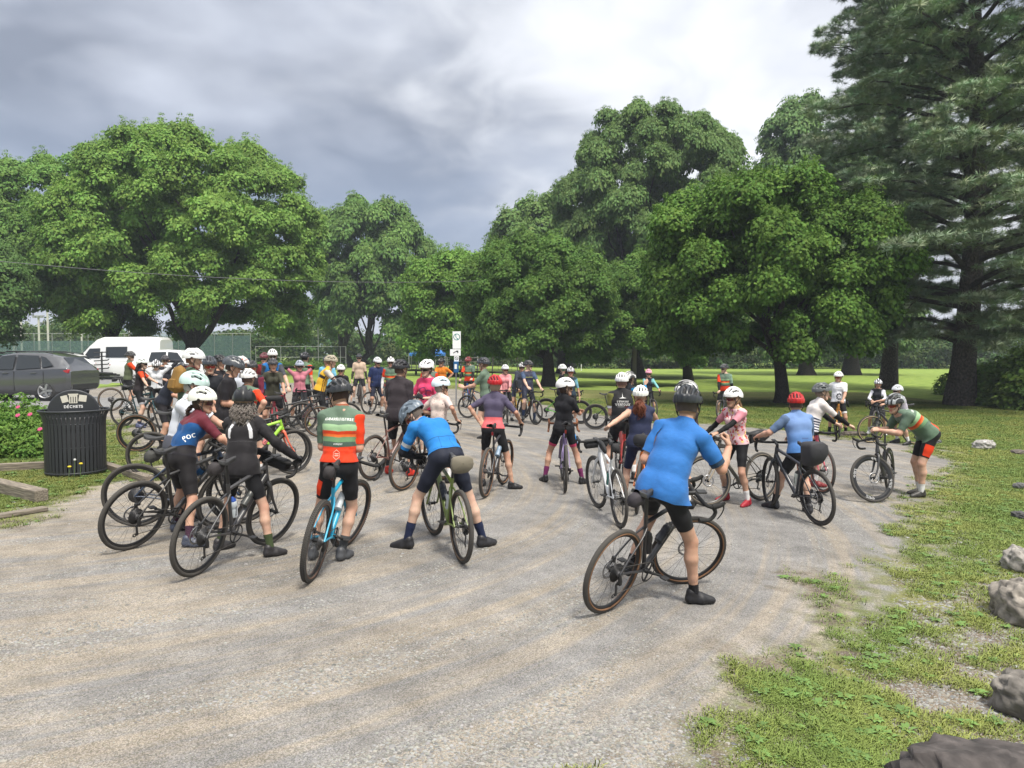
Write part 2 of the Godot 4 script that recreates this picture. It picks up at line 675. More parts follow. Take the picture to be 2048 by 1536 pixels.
func stone_mesh(s: int, flat: float) -> ArrayMesh:
	var r := RandomNumberGenerator.new()
	r.seed = s
	var b := MB.new()
	var p: Array[Vector3] = []
	for q in [Vector3(1, 0, 0), Vector3(-1, 0, 0), Vector3(0, 0, 1), Vector3(0, 0, -1), Vector3(0, 1, 0), Vector3(0.6, 0.5, 0.6), Vector3(-0.6, 0.5, 0.6), Vector3(-0.6, 0.5, -0.6), Vector3(0.6, 0.5, -0.6)]:
		p.append(Vector3(q.x, q.y * flat, q.z) * r.randf_range(0.7, 1.15))
	for t in [[0, 5, 2], [2, 6, 1], [1, 7, 3], [3, 8, 0], [0, 8, 5], [2, 5, 6], [1, 6, 7], [3, 7, 8], [5, 8, 4], [6, 5, 4], [7, 6, 4], [8, 7, 4]]:
		b.face([p[t[0]], p[t[2]], p[t[1]]])
	return b.mesh()


func build_ground_cover() -> void:
	var r := RandomNumberGenerator.new()
	r.seed = 4242
	var ragged := noise(0.55, 3, 5)
	var patch := noise(0.8, 77, 3)
	# loose gravel
	var sm := vmat("gravel_stone", 0.9)
	for kind in 3:
		var xs := []
		var cs := PackedColorArray()
		for i in 90000:
			var z := -3.0 - 9.5 * pow(r.randf(), 1.7)
			var x := r.randf_range(-0.78, 0.78) * (-z) + 0.0
			var d := lotness(x, z) + ragged.get_noise_2d(x, z) * 0.75
			var rad := sqrt(pow(x + 6.4, 2) + pow(z + 10.8, 2))
			var heap := patch.get_noise_2d(rad * 1.6, atan2(z + 10.8, x + 6.4) * 3.0)
			if d < -0.2:
				var st := smoothstep(0.48, 0.60, x / -z)
				if d < -4.5 or z < -8.5 or r.randf() > 0.10 + 0.9 * st * clampf(0.5 - patch.get_noise_2d(x * 2.7, z * 2.7 + 50.0) * 1.6, 0.0, 1.0):
					continue
			elif r.randf() > clampf(0.22 + heap * 1.9, 0.05, 1.0):
				continue
			var size := 0.0038 + 0.0085 * pow(r.randf(), 3.0) * clampf(0.7 + heap * 1.6, 0.5, 1.6) + (0.012 if r.randf() < 0.012 else 0.0)
			if d < -0.2:
				size *= 1.75
			xs.append(Transform3D(Basis(Vector3.UP, r.randf() * TAU).scaled(Vector3(size, size * r.randf_range(0.5, 1.0), size * r.randf_range(0.6, 1.0))), Vector3(x, gy(x) - size * 0.15, z)))
			var g := r.randf_range(0.11, 0.30)
			cs.append(Color(g * r.randf_range(0.96, 1.06), g, g * r.randf_range(0.86, 1.02)))
		scatter("loose_gravel", stone_mesh(90 + kind, 0.7), sm, self, xs, cs)
	# grass and weeds
	var gm := vmat("grass_blade", 0.75)
	gm.backlight_enabled = true
	gm.backlight = Color(0.35, 0.4, 0.2)
	var short := []
	var sc := PackedColorArray()
	var tall := []
	var tc := PackedColorArray()
	var broad := []
	var bc := PackedColorArray()
	var i := 0
	while i < 680000:
		i += 1
		var z := -2.9 - 29.0 * pow(r.randf(), 1.55)
		var x := r.randf_range(-0.95, 1.0) * (-z)
		if x < -2.0 and z > -13.0 and not (x < -4.5 and z < -6.0):
			continue
		var d := lotness(x, z) + ragged.get_noise_2d(x, z) * 0.75
		if d > 0.25:
			continue
		var near := smoothstep(-6.0, -9.5, z)
		var cov := 0.50 + 0.40 * near + patch.get_noise_2d(x, z) * 0.45 + patch.get_noise_2d(x * 2.7, z * 2.7 + 50.0) * 0.55 - 0.42 * smoothstep(0.50, 0.63, x / -z) * smoothstep(-6.5, -4.5, z) - 0.75 * smoothstep(-1.1, 0.35, d)
		if r.randf() > cov:
			continue
		var s := r.randf_range(0.6, 1.25) * (1.0 + 0.03 * -z)
		var k := r.randf()
		var yel := clampf(0.45 + patch.get_noise_2d(x * 0.6 + 30.0, z * 0.6) * 1.1, 0, 1)
		var c := Color(0.18, 0.265, 0.05).lerp(Color(0.36, 0.37, 0.095), yel * r.randf_range(0.5, 1.0))
		var t := Transform3D(Basis(Vector3.UP, r.randf() * TAU).scaled(Vector3(s, s * r.randf_range(0.7, 1.2), s)), Vector3(x, gy(x), z))
		if k < 0.90:
			short.append(t); sc.append(c)
		elif k < 0.975:
			tall.append(t); tc.append(c)
		else:
			broad.append(t); bc.append(Color(0.11, 0.20, 0.045) * r.randf_range(0.8, 1.3))
	scatter("grass", tuft(1, 12, 0.020, 0.004, 0.055, 1.3), gm, self, short, sc)
	scatter("grass", tuft(2, 9, 0.042, 0.005, 0.04, 1.1), gm, self, tall, tc)
	scatter("weeds", weed(3, 7, 0.05, 0.011), gm, self, broad, bc)


# ---------------------------------------------------------------- trees
func maple_leaf(b: MB, at: Vector3, o: Vector3, up: Vector3, l: float) -> void:     # a broad lobed leaf, drooping at the tip
	var sd := o.cross(up).normalized()
	var nn := up
	var mid := at + o * l * 0.45 + up * l * 0.06
	var f := b.vert(mid, nn)
	b.vert(at, nn)
	b.vert(at + o * l * 0.12 + sd * l * 0.40 - up * l * 0.05, (nn + sd * 0.4).normalized())
	b.vert(at + o * l * 0.38 + sd * l * 0.26, (nn + sd * 0.3).normalized())
	b.vert(at + o * l * 0.66 + sd * l * 0.44 - up * l * 0.10, (nn + sd * 0.4).normalized())
	b.vert(at + o * l * 0.72 + sd * l * 0.16, nn)
	b.vert(at + o * l - up * l * 0.16, (nn + o * 0.4).normalized())
	b.vert(at + o * l * 0.72 - sd * l * 0.16, nn)
	b.vert(at + o * l * 0.66 - sd * l * 0.44 - up * l * 0.10, (nn - sd * 0.4).normalized())
	b.vert(at + o * l * 0.38 - sd * l * 0.26, (nn - sd * 0.3).normalized())
	b.vert(at + o * l * 0.12 - sd * l * 0.40 - up * l * 0.05, (nn - sd * 0.4).normalized())
	for k in 10:
		b.tri(f, f + 1 + (k + 1) % 10, f + 1 + k)


func leaf_clump(s: int, count: int, reach: float, leaf: float, simple: bool) -> ArrayMesh:
	var r := RandomNumberGenerator.new()
	r.seed = s
	var b := MB.new()
	for i in count:
		var a := r.randf() * TAU
		var rr := sqrt(r.randf())
		var y := r.randf_range(-0.35, 0.75) * (1.0 - 0.5 * rr)
		var at := Vector3(cos(a) * rr, y, sin(a) * rr) * reach
		var a2 := a + r.randf_range(-1.1, 1.1)
		var o := Vector3(cos(a2), r.randf_range(-1.5, 0.15), sin(a2)).normalized()
		var up := (Vector3.UP * 0.8 + Vector3(cos(a), 0, sin(a)) * 0.5 + Vector3(r.randf_range(-0.5, 0.5), 0, r.randf_range(-0.5, 0.5))).normalized()
		up = (up - o * up.dot(o)).normalized()
		var l := leaf * r.randf_range(0.7, 1.2)
		var g := r.randf_range(0.78, 1.22)
		b.col = Color(g * r.randf_range(0.9, 1.15), g, g * 0.95)
		if simple:
			var sd := o.cross(up) * l * 0.36
			var f := b.vert(at, up)
			b.vert(at + o * l * 0.5 + sd - up * l * 0.08, (up + sd / l).normalized())
			b.vert(at + o * l * 0.55 + up * l * 0.05, up)
			b.vert(at + o * l * 0.5 - sd - up * l * 0.08, (up - sd / l).normalized())
			b.vert(at + o * l - up * l * 0.12, up)
			b.tri(f, f + 2, f + 1); b.tri(f, f + 3, f + 2); b.tri(f + 1, f + 2, f + 4); b.tri(f + 2, f + 3, f + 4)
		else:
			maple_leaf(b, at, o, up, l)
	return b.mesh()


func limb(a: Vector3, b: Vector3, r0: float, r1: float, r: RandomNumberGenerator, sag := 0.0) -> ArrayMesh:
	var m := MB.new()
	var pts := PackedVector3Array()
	var rad := PackedFloat32Array()
	var n := 7
	var l := a.distance_to(b)
	for i in n + 1:
		var t := float(i) / n
		var p := a.lerp(b, t) + Vector3.UP * (sin(t * PI) * l * 0.10 - sag * l * t * t)
		if i > 0 and i < n:
			p += Vector3(r.randf_range(-1, 1), r.randf_range(-0.5, 0.5), r.randf_range(-1, 1)) * l * 0.03
		pts.append(p)
		rad.append(lerpf(r0, r1, pow(t, 0.8)))
	m.tube(pts, rad, 7)
	return m.mesh()


func trunk_mesh(h: float, r0: float, r1: float, r: RandomNumberGenerator, lean := Vector3.ZERO) -> ArrayMesh:
	var m := MB.new()
	var n := 9
	var sides := 14
	var ph := r.randf() * TAU
	for i in n + 1:
		var t := float(i) / n
		var y := h * t - 0.25 * (1.0 - t)
		var rr := lerpf(r0, r1, t) + r0 * 0.42 * exp(-maxf(y, 0.0) / (r0 * 0.9))
		for k in sides + 1:
			var a := TAU * k / sides
			var lump := 1.0 + 0.10 * sin(a * 5.0 + ph) * (1.0 - t * 0.5) + 0.06 * sin(a * 3.0 + y * 2.0)
			var o := Vector3(cos(a), 0, sin(a))
			m.vert(o * rr * lump + Vector3.UP * y + lean * t * t, o, Vector2(float(k) / sides * 3.0, y))
	for i in n:
		for k in sides:
			var q := i * (sides + 1) + k
			m.quad(q, q + sides + 1, q + sides + 2, q + 1)
	return m.mesh()


var clumps := {}
var bark: StandardMaterial3D
var leafm: StandardMaterial3D
var needlem: StandardMaterial3D


func tree_materials() -> void:
	bark = mat("bark", lin(0.115, 0.095, 0.08), 0.95)
	var bn := noise(0.05, 71, 4)
	var im := bn.get_seamless_image(256, 256, false, false, 0.2)
	im.resize(256, 256)
	bark.heightmap_enabled = true
	bark.heightmap_texture = tex(im)
	bark.heightmap_scale = 6.0
	bark.uv1_scale = Vector3(2.0, 0.5, 1)
	bark.albedo_texture = tex(at_levels(im, 0.35, 1.0))
	leafm = vmat("leaf", 0.7)
	leafm.metallic_specular = 0.25
	leafm.backlight_enabled = true
	leafm.backlight = Color(0.55, 0.66, 0.32)
	needlem = vmat("needle", 0.6)
	needlem.backlight_enabled = true
	needlem.backlight = Color(0.4, 0.45, 0.35)
	clumps.big = [leaf_clump(101, 34, 0.58, 0.24, true), leaf_clump(102, 34, 0.58, 0.24, true)]
	clumps.near = [leaf_clump(103, 42, 0.46, 0.155, false), leaf_clump(104, 42, 0.46, 0.155, false)]
	clumps.tiny = [leaf_clump(107, 18, 0.13, 0.065, true), leaf_clump(108, 18, 0.13, 0.065, true)]
	clumps.far = [leaf_clump(105, 30, 0.75, 0.33, true), leaf_clump(106, 30, 0.75, 0.33, true)]


# a broad-leaved tree whose crown fills the given box of the photograph at the given distance
func leafy_tree(called: String, label: String, trunk_px: float, depth: float, box: Array, r0: float, fork: float, col: Color, kind: String, s: int, group := "", stems := 1, dense := 1.0, upright := 0.0) -> Node3D:
	var r := RandomNumberGenerator.new()
	r.seed = s
	var base := on_ground(trunk_px, depth)
	var o := thing(called, label, "tree", base, 0.0, group)
	var lo := at_depth(box[0], box[3], depth) - base
	var hi := at_depth(box[1], box[2], depth) - base
	var c := (lo + hi) * 0.5
	var rad := (hi - lo) * 0.5
	rad.z = rad.x * 0.85
	c.z = 0.0
	var fork_h: float = maxf(lo.y * 0.9, 2.2) * fork
	# the crown: many uneven puffs of leaf clumps
	var xs := [[], []]
	var cs := [PackedColorArray(), PackedColorArray()]
	var reach := 0.62 if kind == "big" else 0.48 if kind == "near" else 0.8
	var area := rad.x * rad.y + rad.x * rad.z + rad.y * rad.z
	var puffs := int(clampf(area / (reach * reach) * 0.46, 60, 420))
	var puff_r := sqrt(area / puffs) * 1.10
	var where: Array[Vector3] = []
	for i in puffs:
		var y := 1.0 - 1.9 * (i + 0.5) / puffs
		var a := i * 2.39996 + r.randf_range(-0.3, 0.3)
		var w := sqrt(maxf(0.0, 1.0 - y * y))
		# fuller at the shoulders than a ball
		var e := 0.8 if y > 0.0 else 0.42
		var d := Vector3(cos(a) * pow(w, e), y, sin(a) * pow(w, e))
		var q := r.randf_range(0.88, 1.05)
		if i % 4 == 0:
			q = r.randf_range(0.40, 0.75)
		var pc := c + d * (rad - Vector3(1, 0.9, 1) * puff_r * 0.85) * q
		where.append(pc)
		var pr := puff_r * r.randf_range(0.6, 1.2)
		var n := int(30.0 * dense * pow(pr / reach, 2.0) * 0.66) + 3
		var tone := r.randf_range(0.82, 1.18)
		for k in n:
			var v := Vector3(r.randfn(), r.randfn(), r.randfn()).normalized()
			v = (v + d * 0.55 + Vector3.UP * (0.35 + upright)).normalized()
			if r.randf() < 0.16:
				v = -v * 0.6
			var p := pc + Vector3(v.x * pr, v.y * pr * (0.72 + upright * 0.6), v.z * pr) * r.randf_range(0.62, 1.08)
			var up := (Vector3.UP * 1.2 + v * 0.9).normalized()
			var sc := r.randf_range(0.65, 1.15)
			var bx := Basis(Quaternion(Vector3.UP, up)) * Basis(Vector3.UP, r.randf() * TAU)
			var w2 := k % 2
			xs[w2].append(Transform3D(bx.scaled(Vector3(sc, sc * (1.0 + upright), sc)), p))
			var t := tone * r.randf_range(0.85, 1.15)
			t *= 2.05
			cs[w2].append(Color(col.r * t * r.randf_range(0.92, 1.14), col.g * t, col.b * t * 0.85))
		# young shoots standing out of the crown
		if d.y > -0.45 and i % 4 != 0:
			for k in 3 + int(upright * 8.0):
				var v := (d * 0.7 + Vector3.UP * (0.55 + upright) + Vector3(r.randfn(), r.randfn() * 0.5, r.randfn()) * 0.45).normalized()
				for j in 3:
					var sc := [0.62, 0.46, 0.30][j] as float
					xs[k % 2].append(Transform3D(Basis(Quaternion(Vector3.UP, (v + Vector3.UP * 0.6).normalized())) * Basis(Vector3.UP, r.randf() * TAU).scaled(Vector3(sc, sc * 1.3, sc)), pc + v * (pr * 0.85 + j * reach * 0.55)))
					var t := tone * r.randf_range(1.9, 2.3)
					cs[k % 2].append(Color(col.r * t * 1.1, col.g * t, col.b * t * 0.85))
	# trunk and limbs reaching into the crown
	for st in stems:
		var off := Vector3.ZERO
		var lean := Vector3(r.randf_range(-0.2, 0.2), 0, 0)
		if stems > 1:
			var a := TAU * st / stems + 0.5
			off = Vector3(cos(a), 0, sin(a) * 0.6) * r0 * 0.7
			lean = Vector3(cos(a) * rad.x * 0.25, 0, sin(a) * rad.z * 0.2)
		var rr := r0 / sqrt(float(stems))
		part("trunk", trunk_mesh(fork_h, rr, rr * 0.72, r, lean), bark, o, Transform3D(Basis(), off))
		var top := off + lean + Vector3.UP * fork_h
		var limbs := 11 / stems + 2
		for k in limbs:
			var tgt: Vector3 = where[(k * 7 + st * 3 + int(puffs * 0.2)) % puffs]
			if k == 0:
				tgt = c + Vector3(r.randf_range(-0.2, 0.2) * rad.x, rad.y * 0.65, 0)
			part("branch", limb(top - Vector3.UP * r.randf_range(0.0, 0.25) * fork_h, top.lerp(tgt, 0.92), rr * (0.66 if k == 0 else r.randf_range(0.26, 0.42)), 0.03, r), bark, o)
	for w2 in 2:
		scatter("crown", clumps[kind][w2], leafm, o, xs[w2], cs[w2])
	return o


func pine_tuft(s: int, count: int, len: float) -> ArrayMesh:
	var r := RandomNumberGenerator.new()
	r.seed = s
	var b := MB.new()
	for i in count:
		var v := Vector3(r.randfn(), r.randfn() * 0.75 + 0.45, r.randfn()).normalized()
		var sd := v.cross(Vector3(r.randf(), r.randf(), r.randf())).normalized() * len * 0.035
		var at := v * len * 0.1
		var nn := (Vector3.UP * 0.6 + v).normalized()
		b.col = Color(1, 1, 1) * r.randf_range(0.75, 1.25)
		var f := b.vert(at - sd, nn)
		b.vert(at + sd, nn)
		b.vert(at + v * len * r.randf_range(0.75, 1.15) - Vector3.UP * len * 0.12, nn)
		b.tri(f, f + 2, f + 1)
	return b.mesh()


func pine(called: String, label: String, trunk_px: float, depth: float, height: float, low: float, wide: float, r0: float, s: int, left_low := 0.0) -> void:
	var r := RandomNumberGenerator.new()
	r.seed = s
	var o := thing(called, label, "tree", on_ground(trunk_px, depth), 0.0)
	var tm := MB.new()
	var pts := PackedVector3Array()
	var rad := PackedFloat32Array()
	for i in 13:
		var t := i / 12.0
		var y := height * t
		pts.append(Vector3(0.25 * sin(t * 5.0 + s), y - 0.2, 0.2 * sin(t * 4.0)))
		rad.append(r0 * pow(1.0 - t, 0.75) * (1.0 + 0.40 * exp(-y / 0.45)) + 0.03)
	tm.tube(pts, rad, 14)
	part("trunk", tm.mesh(), bark, o)
	var xs := []
	var cs := PackedColorArray()
	var y := low
	var n_branch := 0
	while y < height - 0.6:
		var f := (y - low) / (height - low)
		var l0 := wide * (pow(1.0 - f, 0.62) * 0.92 + 0.08) * (0.75 + 0.25 * minf(1.0, f * 6.0))
		var count := 5 if f < 0.8 else 4
		var a0 := r.randf() * TAU
		for k in count:
			var a := a0 + TAU * k / count + r.randf_range(-0.35, 0.35)
			var l := l0 * r.randf_range(0.55, 1.18)
			var dir := Vector3(cos(a), 0, sin(a))
			var rise := lerpf(0.02, 0.55, f) * l + r.randf_range(-0.06, 0.1) * l
			var from := Vector3(0, y + r.randf_range(-0.25, 0.25), 0)
			var bm := MB.new()
			var bp := PackedVector3Array()
			var br := PackedFloat32Array()
			var seg := 6
			for i in seg + 1:
				var t := float(i) / seg
				bp.append(from + dir * l * t + Vector3.UP * (rise * t + 0.10 * l * sin(t * 2.6) - 0.13 * l * t * t) + Vector3(r.randf_range(-1, 1), r.randf_range(-1, 1), r.randf_range(-1, 1)) * 0.03 * l * t)
				br.append(lerpf(0.028 + 0.016 * l, 0.012, t))
			bm.tube(bp, br, 5)
			n_branch += 1
			part("branch", bm.mesh(), bark, o)
			var side := Vector3(-dir.z, 0, dir.x)
			var tufts := int(l * 19.0) + 9
			var tone := r.randf_range(0.75, 1.2)
			for i in tufts:
				var t := 0.22 + 0.8 * pow(r.randf(), 0.72)
				var q := minf(t, 1.0) * seg
				var i0 := mini(int(q), seg - 1)
				var p := bp[i0].lerp(bp[i0 + 1], q - i0)
				var w := l * 0.30 * sin(clampf(t, 0, 1) * PI * 0.82 + 0.25)
				var u := r.randf_range(-1, 1)
				p += side * u * w + dir * absf(u) * w * 0.35 + Vector3.UP * (r.randf_range(-0.10, 0.16) - 0.10 * absf(u) * w)
				var sc := r.randf_range(0.8, 1.35)
				var bx := Basis(Vector3.UP, r.randf() * TAU) * Basis(Vector3.RIGHT, r.randf_range(-0.3, 0.3))
				xs.append(Transform3D(bx.scaled(Vector3(sc, sc * 0.8, sc)), p))
				var tt := tone * r.randf_range(0.8, 1.2)
				tt *= 2.7
				cs.append(Color(0.100 * tt * r.randf_range(0.85, 1.2), 0.135 * tt, 0.082 * tt))
		y += lerpf(0.80, 0.50, f) * r.randf_range(0.8, 1.2)
	scatter("crown", clumps.needles, needlem, o, xs, cs)


func bush(called: String, label: String, category: String, at: Vector3, rad: Vector3, kind: String, col: Color, s: int, n: int, group := "") -> Node3D:
	var r := RandomNumberGenerator.new()
	r.seed = s
	var o := thing(called, label, category, at, 0.0, group)
	for k in 5:
		var tip := Vector3(r.randf_range(-0.7, 0.7) * rad.x, rad.y * r.randf_range(0.8, 1.5), r.randf_range(-0.7, 0.7) * rad.z)
		part("stem", limb(Vector3(r.randf_range(-0.2, 0.2), -0.1, r.randf_range(-0.2, 0.2)), tip, 0.02 * rad.y + 0.01, 0.008, r), bark, o)
	var xs := [[], []]
	var cs := [PackedColorArray(), PackedColorArray()]
	for i in n:
		var v := Vector3(r.randfn(), absf(r.randfn()) * 0.9, r.randfn()).normalized() * pow(r.randf(), 0.33)
		var lump := 0.82 + 0.28 * sin(v.x * 7.0 + s) * cos(v.z * 6.0 + s * 2.0)
		var sc := r.randf_range(0.6, 1.15)
		xs[i % 2].append(Transform3D(Basis(Vector3.UP, r.randf() * TAU).scaled(Vector3.ONE * sc), Vector3(v.x * rad.x, v.y * rad.y * 2.0 * lump, v.z * rad.z)))
		var t := r.randf_range(0.75, 1.25)
		cs[i % 2].append(Color(col.r * t * r.randf_range(0.9, 1.15), col.g * t, col.b * t * 0.85))
	for w in 2:
		scatter("foliage", clumps[kind][w], leafm, o, xs[w], cs[w])
	return o


func build_trees() -> void:
	tree_materials()
	clumps.needles = pine_tuft(111, 44, 0.30)
	var g := "leafy trees on the lawn"
	leafy_tree("maple_tree", "largest spreading maple at left, dark trunk behind the white van", 388, 52, [122, 645, 272, 705], 0.75, 0.9, Color(0.075, 0.135, 0.034), "big", 201, g)
	leafy_tree("maple_tree", "wide maple at far left above the parked cars, joined to the largest crown", 226, 55, [-30, 330, 318, 665], 0.6, 0.9, Color(0.066, 0.125, 0.036), "big", 202, g)
	leafy_tree("maple_tree", "dark tree cut by the left edge of the photo, hanging beside the light poles", -70, 44, [-220, 40, 460, 690], 0.5, 0.9, Color(0.045, 0.085, 0.03), "big", 203, g)
	leafy_tree("maple_tree", "upright tree with several dark stems standing alone left of the sign post", 712, 80, [622, 870, 398, 692], 0.75, 0.75, Color(0.062, 0.115, 0.036), "far", 204, g, 4, 1.0, 0.35)
	leafy_tree("maple_tree", "small bright green maple directly behind the parking sign", 905, 54, [805, 1008, 488, 735], 0.35, 0.8, Color(0.068, 0.130, 0.030), "big", 205, g)
	leafy_tree("maple_tree", "round dark maple in the centre with low drooping leaves", 1097, 43, [915, 1232, 470, 732], 0.42, 0.85, Color(0.050, 0.098, 0.026), "near", 206, g, 1, 1.0)
	leafy_tree("maple_tree", "pale tree whose top shows behind the round dark centre maple", 1130, 72, [972, 1180, 385, 735], 0.8, 0.8, Color(0.066, 0.115, 0.04), "far", 207, g)
	leafy_tree("maple_tree", "tallest leafy tree right of centre with upright shoots along its top", 1275, 62, [1100, 1520, 222, 730], 0.62, 0.8, Color(0.058, 0.100, 0.038), "big", 208, g, 1, 1.0, 0.45)
	leafy_tree("maple_tree", "bright layered maple right of centre with a thin leaning trunk", 1566, 31, [1280, 1800, 340, 738], 0.30, 0.95, Color(0.050, 0.098, 0.022), "near", 209, g, 1, 1.15)
	leafy_tree("maple_tree", "smaller maple left of the bright layered maple, trunk behind the cyclists", 1376, 47, [1160, 1435, 512, 736], 0.36, 0.85, Color(0.058, 0.112, 0.03), "near", 210, g)
	leafy_tree("maple_tree", "slim tree top showing between the tall tree and the pines", 1612, 70, [1500, 1680, 185, 735], 0.7, 0.8, Color(0.062, 0.110, 0.046), "far", 211, g, 1, 1.0, 0.4)
	leafy_tree("maple_tree", "broad dark tree with flared trunk behind the bright layered maple", 1702, 71, [1580, 1850, 300, 735], 0.8, 0.8, Color(0.052, 0.09, 0.038), "far", 212, g)
	pine("pine_tree", "huge pine at the right edge with a thick brown trunk", 1925, 30, 24.5, 2.7, 7.2, 0.47, 31)
	pine("pine_tree", "tall dark pine behind and left of the huge pine", 1772, 43, 29.0, 5.0, 6.6, 0.42, 32)
	pine("pine_tree", "pine at the far right mostly cut by the photo edge", 2150, 34, 22.0, 3.0, 5.6, 0.45, 33)
	# undergrowth at the right and the far edge of the field
	var r := RandomNumberGenerator.new()
	r.seed = 77
	for q in [[1962, 37, 1.9, 0.9], [2030, 33, 1.8, 1.25], [2090, 28, 1.6, 1.3], [2000, 30, 1.2, 0.8]]:
		bush("shrub", ["light shrub nearest the right side of the huge pine trunk", "tall light shrub at the right edge behind the lawn", "shrub cut by the right edge of the photo", "low light shrub at the right edge in front of the taller ones"][[1962, 2030, 2090, 2000].find(q[0])], "shrub", on_ground(q[0], q[1]), Vector3(q[2], q[3], q[2]), "near", Color(0.13, 0.22, 0.055), int(q[0]), 420, "shrubs right of the pines")
	var xs := []
	var cs := PackedColorArray()
	for i in 13500:
		var px := r.randf_range(-900, 2800)
		var d := r.randf_range(96, 122)
		var t := sin(px * 0.013) * 0.5 + sin(px * 0.031 + 2.0) * 0.3 + sin(px * 0.07) * 0.2
		var top := 4.2 + 2.4 * t + (2.0 if px > 1500 else 0.0) + (1.2 if px < 720 else 0.0)
		var p := on_ground(px, d)
		p.y += pow(r.randf(), 0.8) * top
		var sc := r.randf_range(0.9, 1.7)
		xs.append(Transform3D(Basis(Vector3.UP, r.randf() * TAU).scaled(Vector3.ONE * sc), p))
		var k := r.randf_range(0.7, 1.25) * (1.0 + 0.25 * t)
		cs.append(Color(0.075 * k * r.randf_range(0.8, 1.3), 0.13 * k, 0.04 * k))
	scatter("distant_woods", clumps.far[0], leafm, self, xs, cs)
	# hills beyond
	var hm := mat("hill_forest", lin(0.05, 0.09, 0.07), 1.0)
	var hill := MB.new()
	var pts := PackedVector3Array()
	for j in 5:
		for i in 121:
			var px := -600.0 + i * 30.0
			var x := (px - 1024.0) / FOCAL * 900.0
			var top := 26.0 + 26.0 * exp(-pow((px - 130.0) / 55.0, 2)) + 15.0 * exp(-pow((px + 40.0) / 90.0, 2)) + 8.0 * sin(px * 0.006) - 10.0 * smoothstep(300, 900, px)
			pts.append(Vector3(x, [-2.0, 0.45 * top, 0.8 * top, top, 0.0][j], -900.0 - j * 40.0))
	hill.grid(pts, 120, 4)
	tag(part("hills", hill.mesh(), hm, self), "", "", "", "structure")


# ---------------------------------------------------------------- bicycles
# a bicycle's own axes: the rear tyre touches the ground at the origin, forwards is -z, up is y
const WR := 0.345
const WB := 1.03
var bike_mesh := {}
var bikes := {}


func bp(f: float, h: float, x := 0.0) -> Vector3:
	return Vector3(x, h, -f)


func path(pts: Array) -> PackedVector3Array:
	return PackedVector3Array(pts)


func radii(r: Array) -> PackedFloat32Array:
	return PackedFloat32Array(r)


func smooth_path(pts: Array, n: int) -> PackedVector3Array:
	var c := Curve3D.new()
	for i in pts.size():
		var a: Vector3 = pts[maxi(i - 1, 0)]
		var b: Vector3 = pts[mini(i + 1, pts.size() - 1)]
		var t := (b - a) * 0.17
		c.add_point(pts[i], -t, t)
	var o := PackedVector3Array()
	for i in n + 1:
		o.append(c.sample_baked(c.get_baked_length() * i / n, true))
	return o


